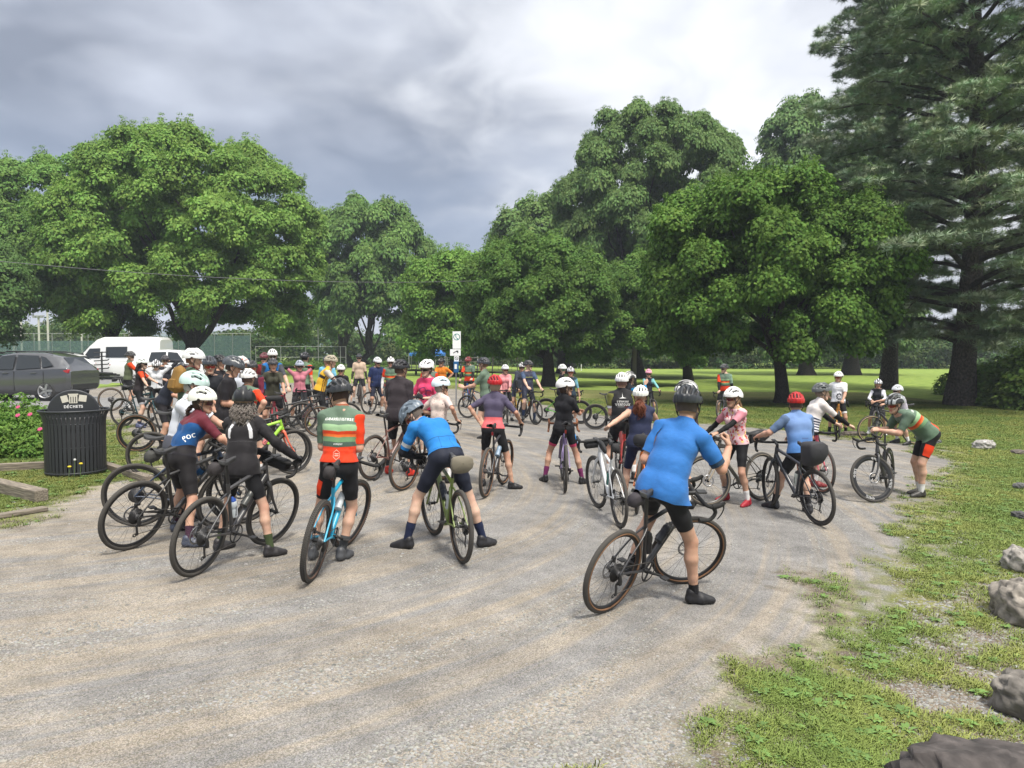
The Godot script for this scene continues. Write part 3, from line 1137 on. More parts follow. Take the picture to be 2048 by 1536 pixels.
func build_bike_meshes() -> void:
	# wheel, centred on its axle
	var tyre := MB.new()
	tyre.torus(WR - 0.021, 0.021, 56, 9)
	bike_mesh.tyre = tyre.mesh()
	var knob := MB.new()
	knob.torus(WR - 0.024, 0.024, 56, 9)
	for i in 110:
		var a := TAU * i / 110.0
		for s in [-1, 0, 1]:
			var bx := Basis(Vector3.RIGHT, -a - (0.028 if s == 0 else 0.0))
			knob.box(bx * Vector3(s * 0.016, 0, (WR - (0.0 if s == 0 else 0.005))), Vector3(0.009, 0.011, 0.010), bx)
	bike_mesh.knobby = knob.mesh()
	var wall := MB.new()
	for s in [-1.0, 1.0]:
		wall.torus(WR - 0.034, 0.008, 56, 5, Transform3D(Basis(), Vector3(0.0165 * s, 0, 0)))
	bike_mesh.sidewall = wall.mesh()
	var rims := {"rim": 0.024, "deep_rim": 0.052}
	for key in rims:
		var rim := MB.new()
		var depth: float = rims[key]
		var prof := [Vector2(WR - 0.036, 0.0125), Vector2(WR - 0.036 - depth * 0.5, 0.0125), Vector2(WR - 0.036 - depth, 0.005), Vector2(WR - 0.036 - depth, -0.005), Vector2(WR - 0.036 - depth * 0.5, -0.0125), Vector2(WR - 0.036, -0.0125)]
		for k in prof.size() - 1:
			var p: Vector2 = prof[k]
			var q: Vector2 = prof[k + 1]
			var nn := Vector2(q.y - p.y, -(q.x - p.x)).normalized() * -1.0
			var f := rim.v.size()
			for i in 57:
				var a := TAU * i / 56.0
				var o := Vector3(0, sin(a), cos(a))
				rim.vert(o * p.x + Vector3.RIGHT * p.y, o * -nn.x + Vector3.RIGHT * -nn.y)
				rim.vert(o * q.x + Vector3.RIGHT * q.y, o * -nn.x + Vector3.RIGHT * -nn.y)
			for i in 56:
				rim.quad(f + i * 2, f + i * 2 + 1, f + i * 2 + 3, f + i * 2 + 2)
		bike_mesh[key] = rim.mesh()
	var sp := MB.new()
	for i in 24:
		var s := 1.0 if i % 2 == 0 else -1.0
		var a := TAU * i / 24.0
		var b := a + (0.55 if (i / 2) % 2 == 0 else -0.55)
		sp.tube(path([Vector3(0.028 * s, sin(b) * 0.022, cos(b) * 0.022), Vector3(0.004 * s, sin(a) * (WR - 0.06), cos(a) * (WR - 0.06))]), radii([0.0013, 0.0013]), 3, false)
	bike_mesh.spokes = sp.mesh()
	var hub := MB.new()
	hub.tube(path([Vector3(-0.055, 0, 0), Vector3(-0.034, 0, 0), Vector3(-0.03, 0, 0), Vector3(-0.024, 0, 0), Vector3(0.024, 0, 0), Vector3(0.03, 0, 0), Vector3(0.034, 0, 0), Vector3(0.055, 0, 0)]), radii([0.009, 0.012, 0.024, 0.016, 0.016, 0.024, 0.012, 0.009]), 10)
	bike_mesh.hub = hub.mesh()
	var disc := MB.new()
	disc.torus(0.072, 0.0095, 36, 4, Transform3D(Basis().scaled(Vector3(0.12, 1, 1)), Vector3(-0.042, 0, 0)))
	for i in 6:
		var a := TAU * i / 6.0
		disc.rod(Vector3(-0.042, sin(a) * 0.02, cos(a) * 0.02), Vector3(-0.042, sin(a + 0.5) * 0.066, cos(a + 0.5) * 0.066), 0.0035, 4)
	bike_mesh.brake_disc = disc.mesh()
	var cas := MB.new()
	for i in 9:
		var rr := lerpf(0.078, 0.024, i / 8.0)
		var x := 0.026 + i * 0.0036
		for k in 2:
			cas.torus(rr - 0.006, 0.006, 22, 4, Transform3D(Basis().scaled(Vector3(0.16, 1, 1)), Vector3(x, 0, 0)))
	cas.tube(path([Vector3(0.024, 0, 0), Vector3(0.06, 0, 0)]), radii([0.05, 0.02]), 14)
	bike_mesh.cassette = cas.mesh()
	# frame
	var fr := MB.new()
	var bb := bp(0.425, 0.275)
	var seat := bp(0.283, 0.754)
	fr.tube(path([bb, bb.lerp(seat, 0.5), seat]), radii([0.020, 0.016, 0.017]), 8)
	fr.tube(path([bp(0.303, 0.70), bp(0.55, 0.765), bp(0.80, 0.822)]), radii([0.017, 0.018, 0.023]), 8)
	fr.tube(path([bp(0.425, 0.29), bp(0.62, 0.50), bp(0.835, 0.745)]), radii([0.025, 0.027, 0.030]), 8)
	fr.tube(path([bp(0.852, 0.702), bp(0.842, 0.735), bp(0.822, 0.80), bp(0.806, 0.852)]), radii([0.028, 0.024, 0.023, 0.024]), 10)
	fr.tube(path([bb + Vector3(-0.045, 0, 0), bb + Vector3(0.045, 0, 0)]), radii([0.024, 0.024]), 10)
	for s in [-1.0, 1.0]:
		fr.tube(smooth_path([bp(0.40, 0.283, 0.02 * s), bp(0.31, 0.30, 0.043 * s), bp(0.12, 0.335, 0.058 * s), bp(0.0, WR, 0.064 * s)], 6), radii([0.014, 0.013, 0.011, 0.0095, 0.009, 0.009, 0.009]), 6)
		fr.tube(smooth_path([bp(0.313, 0.655, 0.014 * s), bp(0.25, 0.60, 0.038 * s), bp(0.10, 0.46, 0.056 * s), bp(0.0, WR, 0.064 * s)], 6), radii([0.011, 0.009, 0.008, 0.008, 0.008, 0.009, 0.010]), 6)
	bike_mesh.frame = fr.mesh()
	var fk := MB.new()
	fk.tube(path([bp(0.855, 0.690), bp(0.862, 0.672)]), radii([0.027, 0.03]), 10)
	for s in [-1.0, 1.0]:
		fk.tube(smooth_path([bp(0.857, 0.685, 0.0), bp(0.868, 0.655, 0.036 * s), bp(0.93, 0.50, 0.052 * s), bp(1.0, 0.385, 0.058 * s), bp(1.03, WR, 0.058 * s)], 8), radii([0.022, 0.021, 0.019, 0.017, 0.015, 0.013, 0.012, 0.011, 0.010]), 7)
	bike_mesh.fork = fk.mesh()
	# cockpit
	var st := MB.new()
	st.tube(path([bp(0.806, 0.852), bp(0.795, 0.888)]), radii([0.019, 0.019]), 10)
	st.tube(path([bp(0.792, 0.882), bp(0.882, 0.905)]), radii([0.017, 0.019]), 8)
	bike_mesh.stem = st.mesh()
	var hb := MB.new()
	hb.tube(path([bp(0.885, 0.906, -0.10), bp(0.885, 0.906, 0.10)]), radii([0.0155, 0.0155]), 8)
	for s in [-1.0, 1.0]:
		hb.tube(smooth_path([bp(0.885, 0.906, 0.08 * s), bp(0.888, 0.908, 0.175 * s), bp(0.905, 0.908, 0.204 * s), bp(0.955, 0.902, 0.217 * s), bp(0.985, 0.865, 0.222 * s), bp(0.968, 0.812, 0.228 * s), bp(0.92, 0.790, 0.236 * s), bp(0.855, 0.788, 0.242 * s)], 18), radii([0.016, 0.0165, 0.0165, 0.0165, 0.0165, 0.0165, 0.0165, 0.0165, 0.0165, 0.0165, 0.0165, 0.0165, 0.0165, 0.0165, 0.0165, 0.0165, 0.0165, 0.0165, 0.017]), 8)
		hb.tube(smooth_path([bp(0.945, 0.912, 0.216 * s), bp(0.985, 0.928, 0.220 * s), bp(1.018, 0.950, 0.221 * s), bp(1.032, 0.972, 0.221 * s)], 6), radii([0.0185, 0.021, 0.0205, 0.019, 0.0185, 0.017, 0.010]), 8)
	bike_mesh.handlebar = hb.mesh()
	for s in [-1.0, 1.0]:
		var lv := MB.new()
		lv.tube(smooth_path([bp(1.022, 0.952, 0.221 * s), bp(1.042, 0.915, 0.223 * s), bp(1.035, 0.855, 0.228 * s), bp(1.015, 0.815, 0.232 * s)], 6), radii([0.009, 0.0095, 0.008, 0.0075, 0.007, 0.0065, 0.006]), 6, true, 0.6)
		bike_mesh["lever%d" % int(s)] = lv.mesh()
	# saddle
	var sd := MB.new()
	var nu := 10
	var nv := 12
	for side in 2:
		var pts := PackedVector3Array()
		for j in nv + 1:
			var t := float(j) / nv
			var w := lerpf(0.020, 0.072, smoothstep(0.25, 0.92, t)) * sqrt(clampf(t * 14.0 + 0.1, 0, 1)) * sqrt(clampf((1.0 - t) * 9.0 + 0.15, 0, 1))
			var f := 0.345 - t * 0.265
			var y := 0.985 + 0.012 * cos(t * 5.5) + 0.010 * t * t
			for i in nu + 1:
				var a := PI * i / nu
				var x := -cos(a) * w
				var drop := 0.016 * (1.0 - sin(a)) + (0.02 if i == 0 or i == nu else 0.0)
				pts.append(bp(f, y - drop if side == 0 else y - 0.034 - 0.006 * sin(a), x))
		sd.grid(pts, nu, nv, side == 0)
	bike_mesh.saddle = sd.mesh()
	var po := MB.new()
	po.tube(path([seat.lerp(bb, 0.05), bp(0.226, 0.945)]), radii([0.0145, 0.0135]), 8)
	for s in [-1.0, 1.0]:
		po.tube(path([bp(0.12, 0.962, 0.022 * s), bp(0.16, 0.945, 0.022 * s), bp(0.27, 0.945, 0.020 * s), bp(0.325, 0.966, 0.010 * s)]), radii([0.0035, 0.0035, 0.0035, 0.0035]), 5)
	bike_mesh.seatpost = po.mesh()
	# drivetrain
	var cr := MB.new()
	cr.torus(0.082, 0.008, 34, 4, Transform3D(Basis().scaled(Vector3(0.35, 1, 1)), bb + Vector3(0.047, 0, 0)))
	for i in 4:
		var a := TAU * i / 4.0 + 0.4
		cr.rod(bb + Vector3(0.049, 0, 0), bb + Vector3(0.047, sin(a) * 0.078, cos(a) * 0.078), 0.008, 5)
	cr.rod(bb + Vector3(-0.06, 0, 0), bb + Vector3(0.065, 0, 0), 0.013, 8)
	bike_mesh.chainring = cr.mesh()
	for s in [-1.0, 1.0]:
		var am := MB.new()
		var dir: Vector3 = Vector3(0, -0.35, -0.94) * s
		am.tube(path([bb + Vector3(0.062 * s, 0, 0), bb + Vector3(0.07 * s, 0, 0) + dir * 0.09, bb + Vector3(0.074 * s, 0, 0) + dir * 0.17]), radii([0.015, 0.011, 0.012]), 6, true, 1.0)
		bike_mesh["arm%d" % int(s)] = am.mesh()
		var pd := MB.new()
		var at: Vector3 = bb + Vector3(0.115 * s, 0, 0) + dir * 0.17
		pd.rod(at - Vector3(0.045 * s, 0, 0), at + Vector3(0.03, 0, 0), 0.006, 5)
		pd.box(at, Vector3(0.062, 0.014, 0.07), Basis(), 0.004)
		bike_mesh["pedal%d" % int(s)] = pd.mesh()
	var ch := MB.new()
	ch.rod(bb + Vector3(0.047, 0.084, 0.0), Vector3(0.042, WR + 0.045, 0.0), 0.0042, 4)
	ch.rod(bb + Vector3(0.047, -0.084, 0.0), Vector3(0.042, 0.165, -0.02), 0.0042, 4)
	bike_mesh.chain = ch.mesh()
	var de := MB.new()
	de.tube(path([Vector3(0.066, WR, 0), Vector3(0.072, WR - 0.045, -0.005), Vector3(0.06, WR - 0.085, -0.03)]), radii([0.012, 0.019, 0.018]), 6)
	de.box(Vector3(0.048, WR - 0.135, -0.015), Vector3(0.010, 0.115, 0.024), Basis(Vector3.RIGHT, 0.25), 0.004)
	for q in [[WR - 0.085, -0.03], [WR - 0.185, -0.002]]:
		de.torus(0.014, 0.007, 12, 4, Transform3D(Basis().scaled(Vector3(0.6, 1, 1)), Vector3(0.044, q[0], q[1])))
	bike_mesh.derailleur = de.mesh()
	var ca := MB.new()
	ca.box(Vector3(-0.045, WR + 0.075, -0.035), Vector3(0.035, 0.05, 0.03), Basis(), 0.008)
	bike_mesh.caliper = ca.mesh()
	# luggage and bottles
	var bo := MB.new()
	bo.lathe(PackedVector2Array([Vector2(0.0, 0.0), Vector2(0.033, 0.001), Vector2(0.036, 0.008), Vector2(0.036, 0.075), Vector2(0.031, 0.088), Vector2(0.031, 0.098), Vector2(0.036, 0.108), Vector2(0.036, 0.145), Vector2(0.028, 0.163)]), 14)
	bike_mesh.bottle = bo.mesh()
	var cap := MB.new()
	cap.lathe(PackedVector2Array([Vector2(0.029, 0.160), Vector2(0.0285, 0.176), Vector2(0.013, 0.182), Vector2(0.012, 0.198), Vector2(0.0, 0.2)]), 12)
	bike_mesh.bottle_cap = cap.mesh()
	var cg := MB.new()
	for s in [-1.0, 1.0]:
		cg.tube(path([Vector3(0, 0.13, -0.03), Vector3(0.033 * s, 0.115, 0.0), Vector3(0.036 * s, 0.03, 0.015), Vector3(0.0, 0.0, 0.0)]), radii([0.004, 0.004, 0.004, 0.004]), 5)
	bike_mesh.bottle_cage = cg.mesh()
	bike_mesh.small_bag = bag_mesh([[0.19, 0.958, 0.022, 0.034], [0.15, 0.93, 0.040, 0.052], [0.08, 0.922, 0.047, 0.056], [0.035, 0.915, 0.042, 0.045]])
	bike_mesh.roll_bag = bag_mesh([[0.215, 0.90, 0.035, 0.085], [0.14, 0.915, 0.062, 0.075], [0.07, 0.915, 0.082, 0.085], [-0.01, 0.930, 0.10, 0.085], [-0.06, 0.945, 0.105, 0.065]])
	bike_mesh.big_bag = bag_mesh([[0.235, 0.86, 0.04, 0.14], [0.16, 0.86, 0.09, 0.155], [0.06, 0.87, 0.115, 0.16], [-0.04, 0.90, 0.12, 0.14], [-0.10, 0.93, 0.115, 0.09]])
	bike_mesh.top_bag = bag_mesh([[0.78, 0.875, 0.024, 0.045], [0.70, 0.862, 0.026, 0.050], [0.60, 0.835, 0.025, 0.045], [0.54, 0.815, 0.016, 0.03]])
	var hbag := MB.new()
	hbag.tube(path([bp(0.945, 0.865, -0.155), bp(0.945, 0.865, -0.14), bp(0.945, 0.865, 0.14), bp(0.945, 0.865, 0.155)]), radii([0.035, 0.062, 0.062, 0.035]), 12)
	hbag.rod(bp(0.895, 0.90, -0.07), bp(0.945, 0.92, -0.07), 0.010, 5)
	hbag.rod(bp(0.895, 0.90, 0.07), bp(0.945, 0.92, 0.07), 0.010, 5)
	bike_mesh.bar_bag = hbag.mesh()
	var li := MB.new()
	li.box(bp(0.195, 0.855), Vector3(0.026, 0.055, 0.02), Basis(Vector3.RIGHT, 0.25), 0.006)
	bike_mesh.light = li.mesh()
	var co := MB.new()
	co.box(bp(0.935, 0.925), Vector3(0.055, 0.016, 0.085), Basis(Vector3.RIGHT, 0.15), 0.005)
	bike_mesh.computer = co.mesh()


func bag_mesh(st: Array) -> ArrayMesh:     # stations: forward, height, half width, half height
	var b := MB.new()
	var pts := PackedVector3Array()
	var n := 12
	for j in range(-1, st.size() + 1):
		var q: Array = st[clampi(j, 0, st.size() - 1)]
		var k := 0.05 if j < 0 or j == st.size() else 1.0
		for i in n + 1:
			var a := TAU * i / n
			var cx := signf(cos(a)) * pow(absf(cos(a)), 0.65)
			var cy := signf(sin(a)) * pow(absf(sin(a)), 0.65)
			pts.append(bp(q[0] + (0.004 if j < 0 else -0.004 if j == st.size() else 0.0), q[1] + cy * q[3] * k, cx * q[2] * k))
	b.grid(pts, n, st.size() + 1, true)
	return b.mesh()


func wheel(o: Node3D, xf: Transform3D, d: Dictionary, rear: bool) -> void:
	var w := group_part("wheel", o, xf)
	part("tyre", bike_mesh.knobby if d.get("knob", false) else bike_mesh.tyre, mat("tyre", lin(0.030, 0.029, 0.028) if not d.get("dusty", true) else lin(0.052, 0.048, 0.043), 0.9), w)
	if d.has("wall"):
		part("sidewall", bike_mesh.sidewall, cmat(d.wall, 0.8), w)
	var deep: bool = d.get("deep", false)
	part("rim", bike_mesh.deep_rim if deep else bike_mesh.rim, cmat(d.get("rim", Color(0.10, 0.10, 0.11)), 0.4, 0.1), w)
	var s := part("spokes", bike_mesh.spokes, mat("spoke", lin(0.10, 0.10, 0.10), 0.4, 0.6), w)
	s.set_meta("kind", "stuff")
	part("hub", bike_mesh.hub, mat("hub", lin(0.03, 0.03, 0.03), 0.35, 0.6), w)
	part("brake_disc", bike_mesh.brake_disc, mat("steel", lin(0.42, 0.42, 0.43), 0.35, 0.9), w)
	if rear:
		part("cassette", bike_mesh.cassette, mat("cassette", lin(0.16, 0.16, 0.165), 0.45, 0.8), w)
	if d.has("print"):
		for q in 4:
			var t := TextMesh.new()
			t.text = d.print
			t.font = font
			t.font_size = 16
			t.pixel_size = 0.0042
			t.depth = 0.001
			for sd in [-1.0, 1.0]:
				var bm := MB.new()
				var arr := t.get_mesh_arrays()
				var vs: PackedVector3Array = arr[Mesh.ARRAY_VERTEX]
				var out := PackedVector3Array()
				for p in vs:
					var a: float = PI / 2 * q + 0.4 - p.x / 0.28
					var rr: float = 0.283 + p.y * 0.75
					out.append(Vector3(sd * (0.0145 + 0.001 - absf(p.y) * 0.04), sin(a) * rr, cos(a) * rr * sd))
				bm.add(out, arr[Mesh.ARRAY_NORMAL], arr[Mesh.ARRAY_INDEX], Transform3D())
				bm.n.fill(Vector3(sd, 0, 0))
				part("lettering", bm.mesh(), mat("rim_print", lin(0.75, 0.75, 0.75), 0.6), w)


# rear and front: where the tyres meet the ground in the photograph; lean tips it to its right, steer turns the front wheel to its right
func bicycle(id: String, label: String, rear: Array, front: Array, d: Dictionary) -> void:
	var a := gp(rear[0], rear[1])
	var f: Vector3
	if front.size() == 2:
		f = gp(front[0], front[1]) - a
	else:
		f = Vector3(sin(deg_to_rad(front[0])), 0, -cos(deg_to_rad(front[0])))
	f.y = 0.0
	f = f.normalized()
	var e := a + f * WB
	f = Vector3(e.x, gy(e.x), e.z) - a
	f = f.normalized()
	var right := f.cross(Vector3.UP).normalized()
	var bs := Basis(right, right.cross(f), -f)
	bs = bs * Basis(Vector3.BACK, -deg_to_rad(d.get("lean", 0.0)))
	var o := thing("bicycle", label, "bicycle", Vector3.ZERO, 0.0, "bicycles of the gathered riders")
	o.transform = Transform3D(bs, a)
	var fc: Color = d.get("c", Color(0.1, 0.1, 0.1))
	var fm := mat("paint_%s" % fc.to_html(false), fc, 0.32, 0.0)
	fm.clearcoat_enabled = true
	fm.clearcoat = 0.5
	var black := mat("black_parts", lin(0.022, 0.022, 0.023), 0.5)
	# turn of the front end about the steering axis
	var p0 := bp(0.842, 0.735)
	var ax := (bp(0.806, 0.852) - p0).normalized()
	var sb := Basis(ax, -deg_to_rad(d.get("steer", 0.0)))
	var steer := Transform3D(sb, p0 - sb * p0)
	part("frame", bike_mesh.frame, fm, o)
	part("fork", bike_mesh.fork, cmat(d.fork, 0.35) if d.has("fork") else fm, o, steer)
	wheel(o, Transform3D(Basis(), bp(0, WR)), d, true)
	wheel(o, steer * Transform3D(Basis(), bp(WB, WR)), d, false)
	part("stem", bike_mesh.stem, black, o, steer)
	var hb := part("handlebar", bike_mesh.handlebar, cmat(d.get("tape", Color(0.13, 0.13, 0.13)), 0.85), o, steer)
	for s in [-1, 1]:
		part("brake_lever", bike_mesh["lever%d" % s], black, hb)
	part("saddle", bike_mesh.saddle, mat("saddle", lin(0.025, 0.025, 0.026), 0.55), o)
	part("seatpost", bike_mesh.seatpost, black, o)
	var cr := part("crankset", bike_mesh.chainring, mat("crank", lin(0.04, 0.04, 0.042), 0.4, 0.6), o)
	for s in [-1, 1]:
		part("crank_arm", bike_mesh["arm%d" % s], black, cr)
		part("pedal", bike_mesh["pedal%d" % s], black, cr)
	part("chain", bike_mesh.chain, mat("chain", lin(0.10, 0.095, 0.09), 0.5, 0.7), o)
	part("derailleur", bike_mesh.derailleur, black, o)
	part("brake_caliper", bike_mesh.caliper, black, o)
	var down := Basis(Vector3.RIGHT, -0.72)
	var tube := Basis(Vector3.RIGHT, 0.29)
	if d.has("b1"):
		var t := Transform3D(down, bp(0.545, 0.495))
		part("bottle_cage", bike_mesh.bottle_cage, black, o, t)
		var b := part("bottle", bike_mesh.bottle, cmat(d.b1, 0.35), o, t)
		part("cap", bike_mesh.bottle_cap, cmat(d.get("cap", Color(0.1, 0.1, 0.1)), 0.5), b)
	if d.has("b2"):
		var t := Transform3D(tube, bp(0.425, 0.425))
		part("bottle_cage", bike_mesh.bottle_cage, black, o, t)
		var b := part("bottle", bike_mesh.bottle, cmat(d.b2, 0.35), o, t)
		part("cap", bike_mesh.bottle_cap, cmat(d.get("cap", Color(0.1, 0.1, 0.1)), 0.5), b)
	for bag in ["small_bag", "roll_bag", "big_bag", "top_bag"]:
		if d.has(bag):
			part({"small_bag": "saddle_bag", "roll_bag": "saddle_bag", "big_bag": "saddle_bag", "top_bag": "frame_bag"}[bag], bike_mesh[bag], cmat(d[bag], 0.8), o)
	if d.has("bar_bag"):
		part("handlebar_bag", bike_mesh.bar_bag, cmat(d.bar_bag, 0.8), o, steer)
	if d.has("light"):
		part("tail_light", bike_mesh.light, cmat(d.light, 0.3), o)
	part("cycle_computer", bike_mesh.computer, black, o, steer)
	bikes[id] = {"at": o.transform, "steer": steer}


# ---------------------------------------------------------------- prints on clothing and signs
func stamp(im: Image, text: String, cx: float, cy: float, height: float, c: Color, slant := 0.0, stretch := 1.0, turn := 0.0) -> void:
	var t := TextMesh.new()
	t.text = text
	t.font = font
	t.font_size = 32
	t.pixel_size = 1.0
	t.depth = 0.0
	t.curve_step = 2.0
	var arr := t.get_mesh_arrays()
	if arr.is_empty():
		return
	var vs: PackedVector3Array = arr[Mesh.ARRAY_VERTEX]
	var ix: PackedInt32Array = arr[Mesh.ARRAY_INDEX]
	var lo := Vector3(1e9, 1e9, 0)
	var hi := -lo
	for p in vs:
		lo = lo.min(p)
		hi = hi.max(p)
	var k := height / (hi.y - lo.y)
	var mid := (lo + hi) * 0.5
	var pts := PackedVector2Array()
	for p in vs:
		var q := Vector2((p.x - mid.x) * k * stretch + slant * (p.y - mid.y) * k, -(p.y - mid.y) * k).rotated(turn)
		pts.append(q + Vector2(cx, cy))
	for i in range(0, ix.size(), 3):
		fill_tri(im, pts[ix[i]], pts[ix[i + 1]], pts[ix[i + 2]], c)


func fill_tri(im: Image, a: Vector2, b: Vector2, d: Vector2, c: Color) -> void:
	var w := im.get_width()
	var y0 := maxi(0, int(floor(minf(a.y, minf(b.y, d.y)))))
	var y1 := mini(im.get_height() - 1, int(ceil(maxf(a.y, maxf(b.y, d.y)))))
	var e := [a, b, d]
	for y in range(y0, y1 + 1):
		var yc := y + 0.5
		var x0 := 1e9
		var x1 := -1e9
		for k in 3:
			var p: Vector2 = e[k]
			var q: Vector2 = e[(k + 1) % 3]
			if (p.y <= yc) != (q.y <= yc):
				var x := p.x + (q.x - p.x) * (yc - p.y) / (q.y - p.y)
				x0 = minf(x0, x)
				x1 = maxf(x1, x)
		for x in range(int(round(x0)), int(round(x1))):
			im.set_pixel(posmod(x, w), y, c)


func stroke(im: Image, pts: Array, r: float, c: Color) -> void:
	for i in pts.size() - 1:
		var a: Vector2 = pts[i]
		var b: Vector2 = pts[i + 1]
		var s := (b - a).orthogonal().normalized() * r
		fill_tri(im, a + s, a - s, b + s, c)
		fill_tri(im, a - s, b - s, b + s, c)
		dot_at(im, b, r, c)


func dot_at(im: Image, p: Vector2, r: float, c: Color, sx := 1.0) -> void:
	for y in range(maxi(0, int(p.y - r)), mini(im.get_height(), int(p.y + r) + 1)):
		var h := sqrt(maxf(0.0, r * r - pow(y + 0.5 - p.y, 2))) * sx
		for x in range(int(round(p.x - h)), int(round(p.x + h))):
			im.set_pixel(posmod(x, im.get_width()), y, c)


func hexagon(im: Image, c: Vector2, r: float, w: float, col: Color) -> void:
	var p := []
	for i in 7:
		p.append(c + Vector2(sin(i * PI / 3) * r, -cos(i * PI / 3) * r))
	stroke(im, p, w, col)


var W := 512
var HT := 288


func jersey_print(key: String) -> ImageTexture:
	var k2 := 2 if key in ["gravelle", "gravelle_wide", "ventoux", "poc"] else 1
	W = 512 * k2
	HT = 288 * k2
	var im := Image.create_empty(W, HT, false, Image.FORMAT_RGB8)
	var r := RandomNumberGenerator.new()
	r.seed = hash(key)
	var white := Color8(222, 222, 220)
	match key:
		"gravelle", "gravelle_wide":
			for y in HT:
				for x in W:
					var u := absf(x / float(W) - 0.5)
					u = minf(u, 0.5 - u) if u > 0.3 else u
					var v := y / float(HT) + 0.16 * u - 0.10 * maxf(0.0, u - 0.10)
					var c := Color8(92, 112, 96)
					var off_back := absf(x / float(W) - 0.5)
					if key == "gravelle_wide" and off_back > 0.15 and v > 0.66: c = Color8(88, 110, 92)
					elif v > 0.735 or (y / float(HT)) > 0.735: c = Color8(208, 58, 24)
					elif v > 0.655: c = Color8(66, 84, 74)
					elif v > 0.565: c = Color8(98, 132, 96)
					elif v > 0.515: c = Color8(214, 106, 48)
					elif v > 0.455: c = Color8(200, 60, 26)
					elif v > 0.355: c = Color8(146, 178, 138)
					im.set_pixel(x, y, c)
			stamp(im, "GRAVELLE ESTRIE", W * 0.5, HT * 0.25, 29, white, 0.2, 1.08)
			stamp(im, "LE BRAQUET", W * 0.5, HT * 0.685, 19, white, 0.1)
			hexagon(im, Vector2(W * 0.5, HT * 0.865), 54, 2.2, Color8(228, 190, 176))
			for k in 3:
				stroke(im, [Vector2(W * 0.5 - 30, HT * 0.865 - 14 + k * 14), Vector2(W * 0.5 + 30, HT * 0.865 - 14 + k * 14)], [5.2, 1.4, 4.0][k], Color8(228, 190, 176))
			stroke(im, [Vector2(0, 0), Vector2(0, HT)], 1.0, Color8(50, 60, 52))
		"poc":
			for y in HT:
				for x in W:
					var v := y / float(HT) - 0.05 * cos(x / float(W) * TAU * 2.0)
					im.set_pixel(x, y, Color8(92, 32, 44) if v < 0.36 else Color8(18, 70, 122) if v < 0.80 else Color8(26, 24, 30))
			for u in [0.30, 0.70]:
				stamp(im, "POC", W * u, HT * 0.60, 52, white, 0.0, 1.1, -0.75)
		"jacket":
			im.fill(Color8(30, 28, 31))
			var refl := Color8(200, 200, 204)
			for s in [-1.0, 1.0]:
				stroke(im, [Vector2(W * 0.5 + s * 44, 6), Vector2(W * 0.5 + s * 58, 60), Vector2(W * 0.5 + s * 76, 118)], 9, refl)
			stroke(im, [Vector2(60, 142), Vector2(W - 60, 142)], 1.0, Color8(66, 64, 68))
		"ventoux":
			im.fill(Color8(30, 30, 33))
			var c := Vector2(W * 0.5, HT * 0.22)
			fill_tri(im, c + Vector2(-10, 28), c + Vector2(10, 28), c + Vector2(0, -64), white)
			fill_tri(im, c + Vector2(-80, 40), c + Vector2(0, 20), c + Vector2(80, 40), white)
			fill_tri(im, c + Vector2(-80, 40), c + Vector2(80, 40), c + Vector2(0, 34), white)
			stamp(im, "L'ETAPE DU", W * 0.5, HT * 0.375, 26, white, 0.0, 1.1)
			stamp(im, "VENTOUX", W * 0.5, HT * 0.455, 42, white, 0.0, 1.05)
			stroke(im, [Vector2(W * 0.5 - 104, HT * 0.525), Vector2(W * 0.5 + 40, HT * 0.525)], 1.8, white)
			stroke(im, [Vector2(W * 0.5 + 40, HT * 0.525), Vector2(W * 0.5 + 104, HT * 0.525)], 1.8, Color8(170, 40, 50))
		"flowers":
			im.fill(Color8(214, 178, 184))
			for i in 300:
				var p := Vector2(r.randf() * W, r.randf() * HT)
				var c: Color = [Color8(180, 24, 48), Color8(196, 60, 84), Color8(150, 18, 60), Color8(226, 200, 120), Color8(232, 214, 214), Color8(120, 20, 44)][r.randi() % 6]
				var s := r.randf_range(4, 10)
				for k in 5:
					var a := TAU * k / 5.0 + i
					dot_at(im, p + Vector2(cos(a), sin(a)) * s * 0.7, s * 0.55, c)
				dot_at(im, p, s * 0.3, Color8(240, 214, 150))
		"seams":
			im.fill(Color8(250, 250, 250))
			var ln := Color8(150, 150, 150)
			for u in [0.24, 0.76]:
				stroke(im, [Vector2(W * u, 0), Vector2(W * u, HT)], 0.9, ln)
			stroke(im, [Vector2(W * 0.26, HT * 0.72), Vector2(W * 0.74, HT * 0.72)], 1.3, ln)
			for u in [0.42, 0.58]:
				stroke(im, [Vector2(W * u, HT * 0.72), Vector2(W * u, HT * 0.98)], 0.9, ln)
			stroke(im, [Vector2(0, HT * 0.965), Vector2(W - 1, HT * 0.965)], 0.9, ln)
			stroke(im, [Vector2(0, HT * 0.055), Vector2(W - 1, HT * 0.055)], 0.9, ln)
			stroke(im, [Vector2(1, 0), Vector2(1, HT)], 2.0, Color8(110, 110, 110))
		"cream":
			im.fill(Color8(206, 190, 182))
			for i in 240:
				var p := Vector2(r.randf() * W, r.randf() * HT)
				var a := r.randf() * TAU
				stroke(im, [p, p + Vector2(cos(a), sin(a)) * r.randf_range(4, 11)], r.randf_range(0.8, 2.2), [Color8(150, 96, 100), Color8(120, 110, 116), Color8(180, 130, 124), Color8(96, 84, 90)][r.randi() % 4])
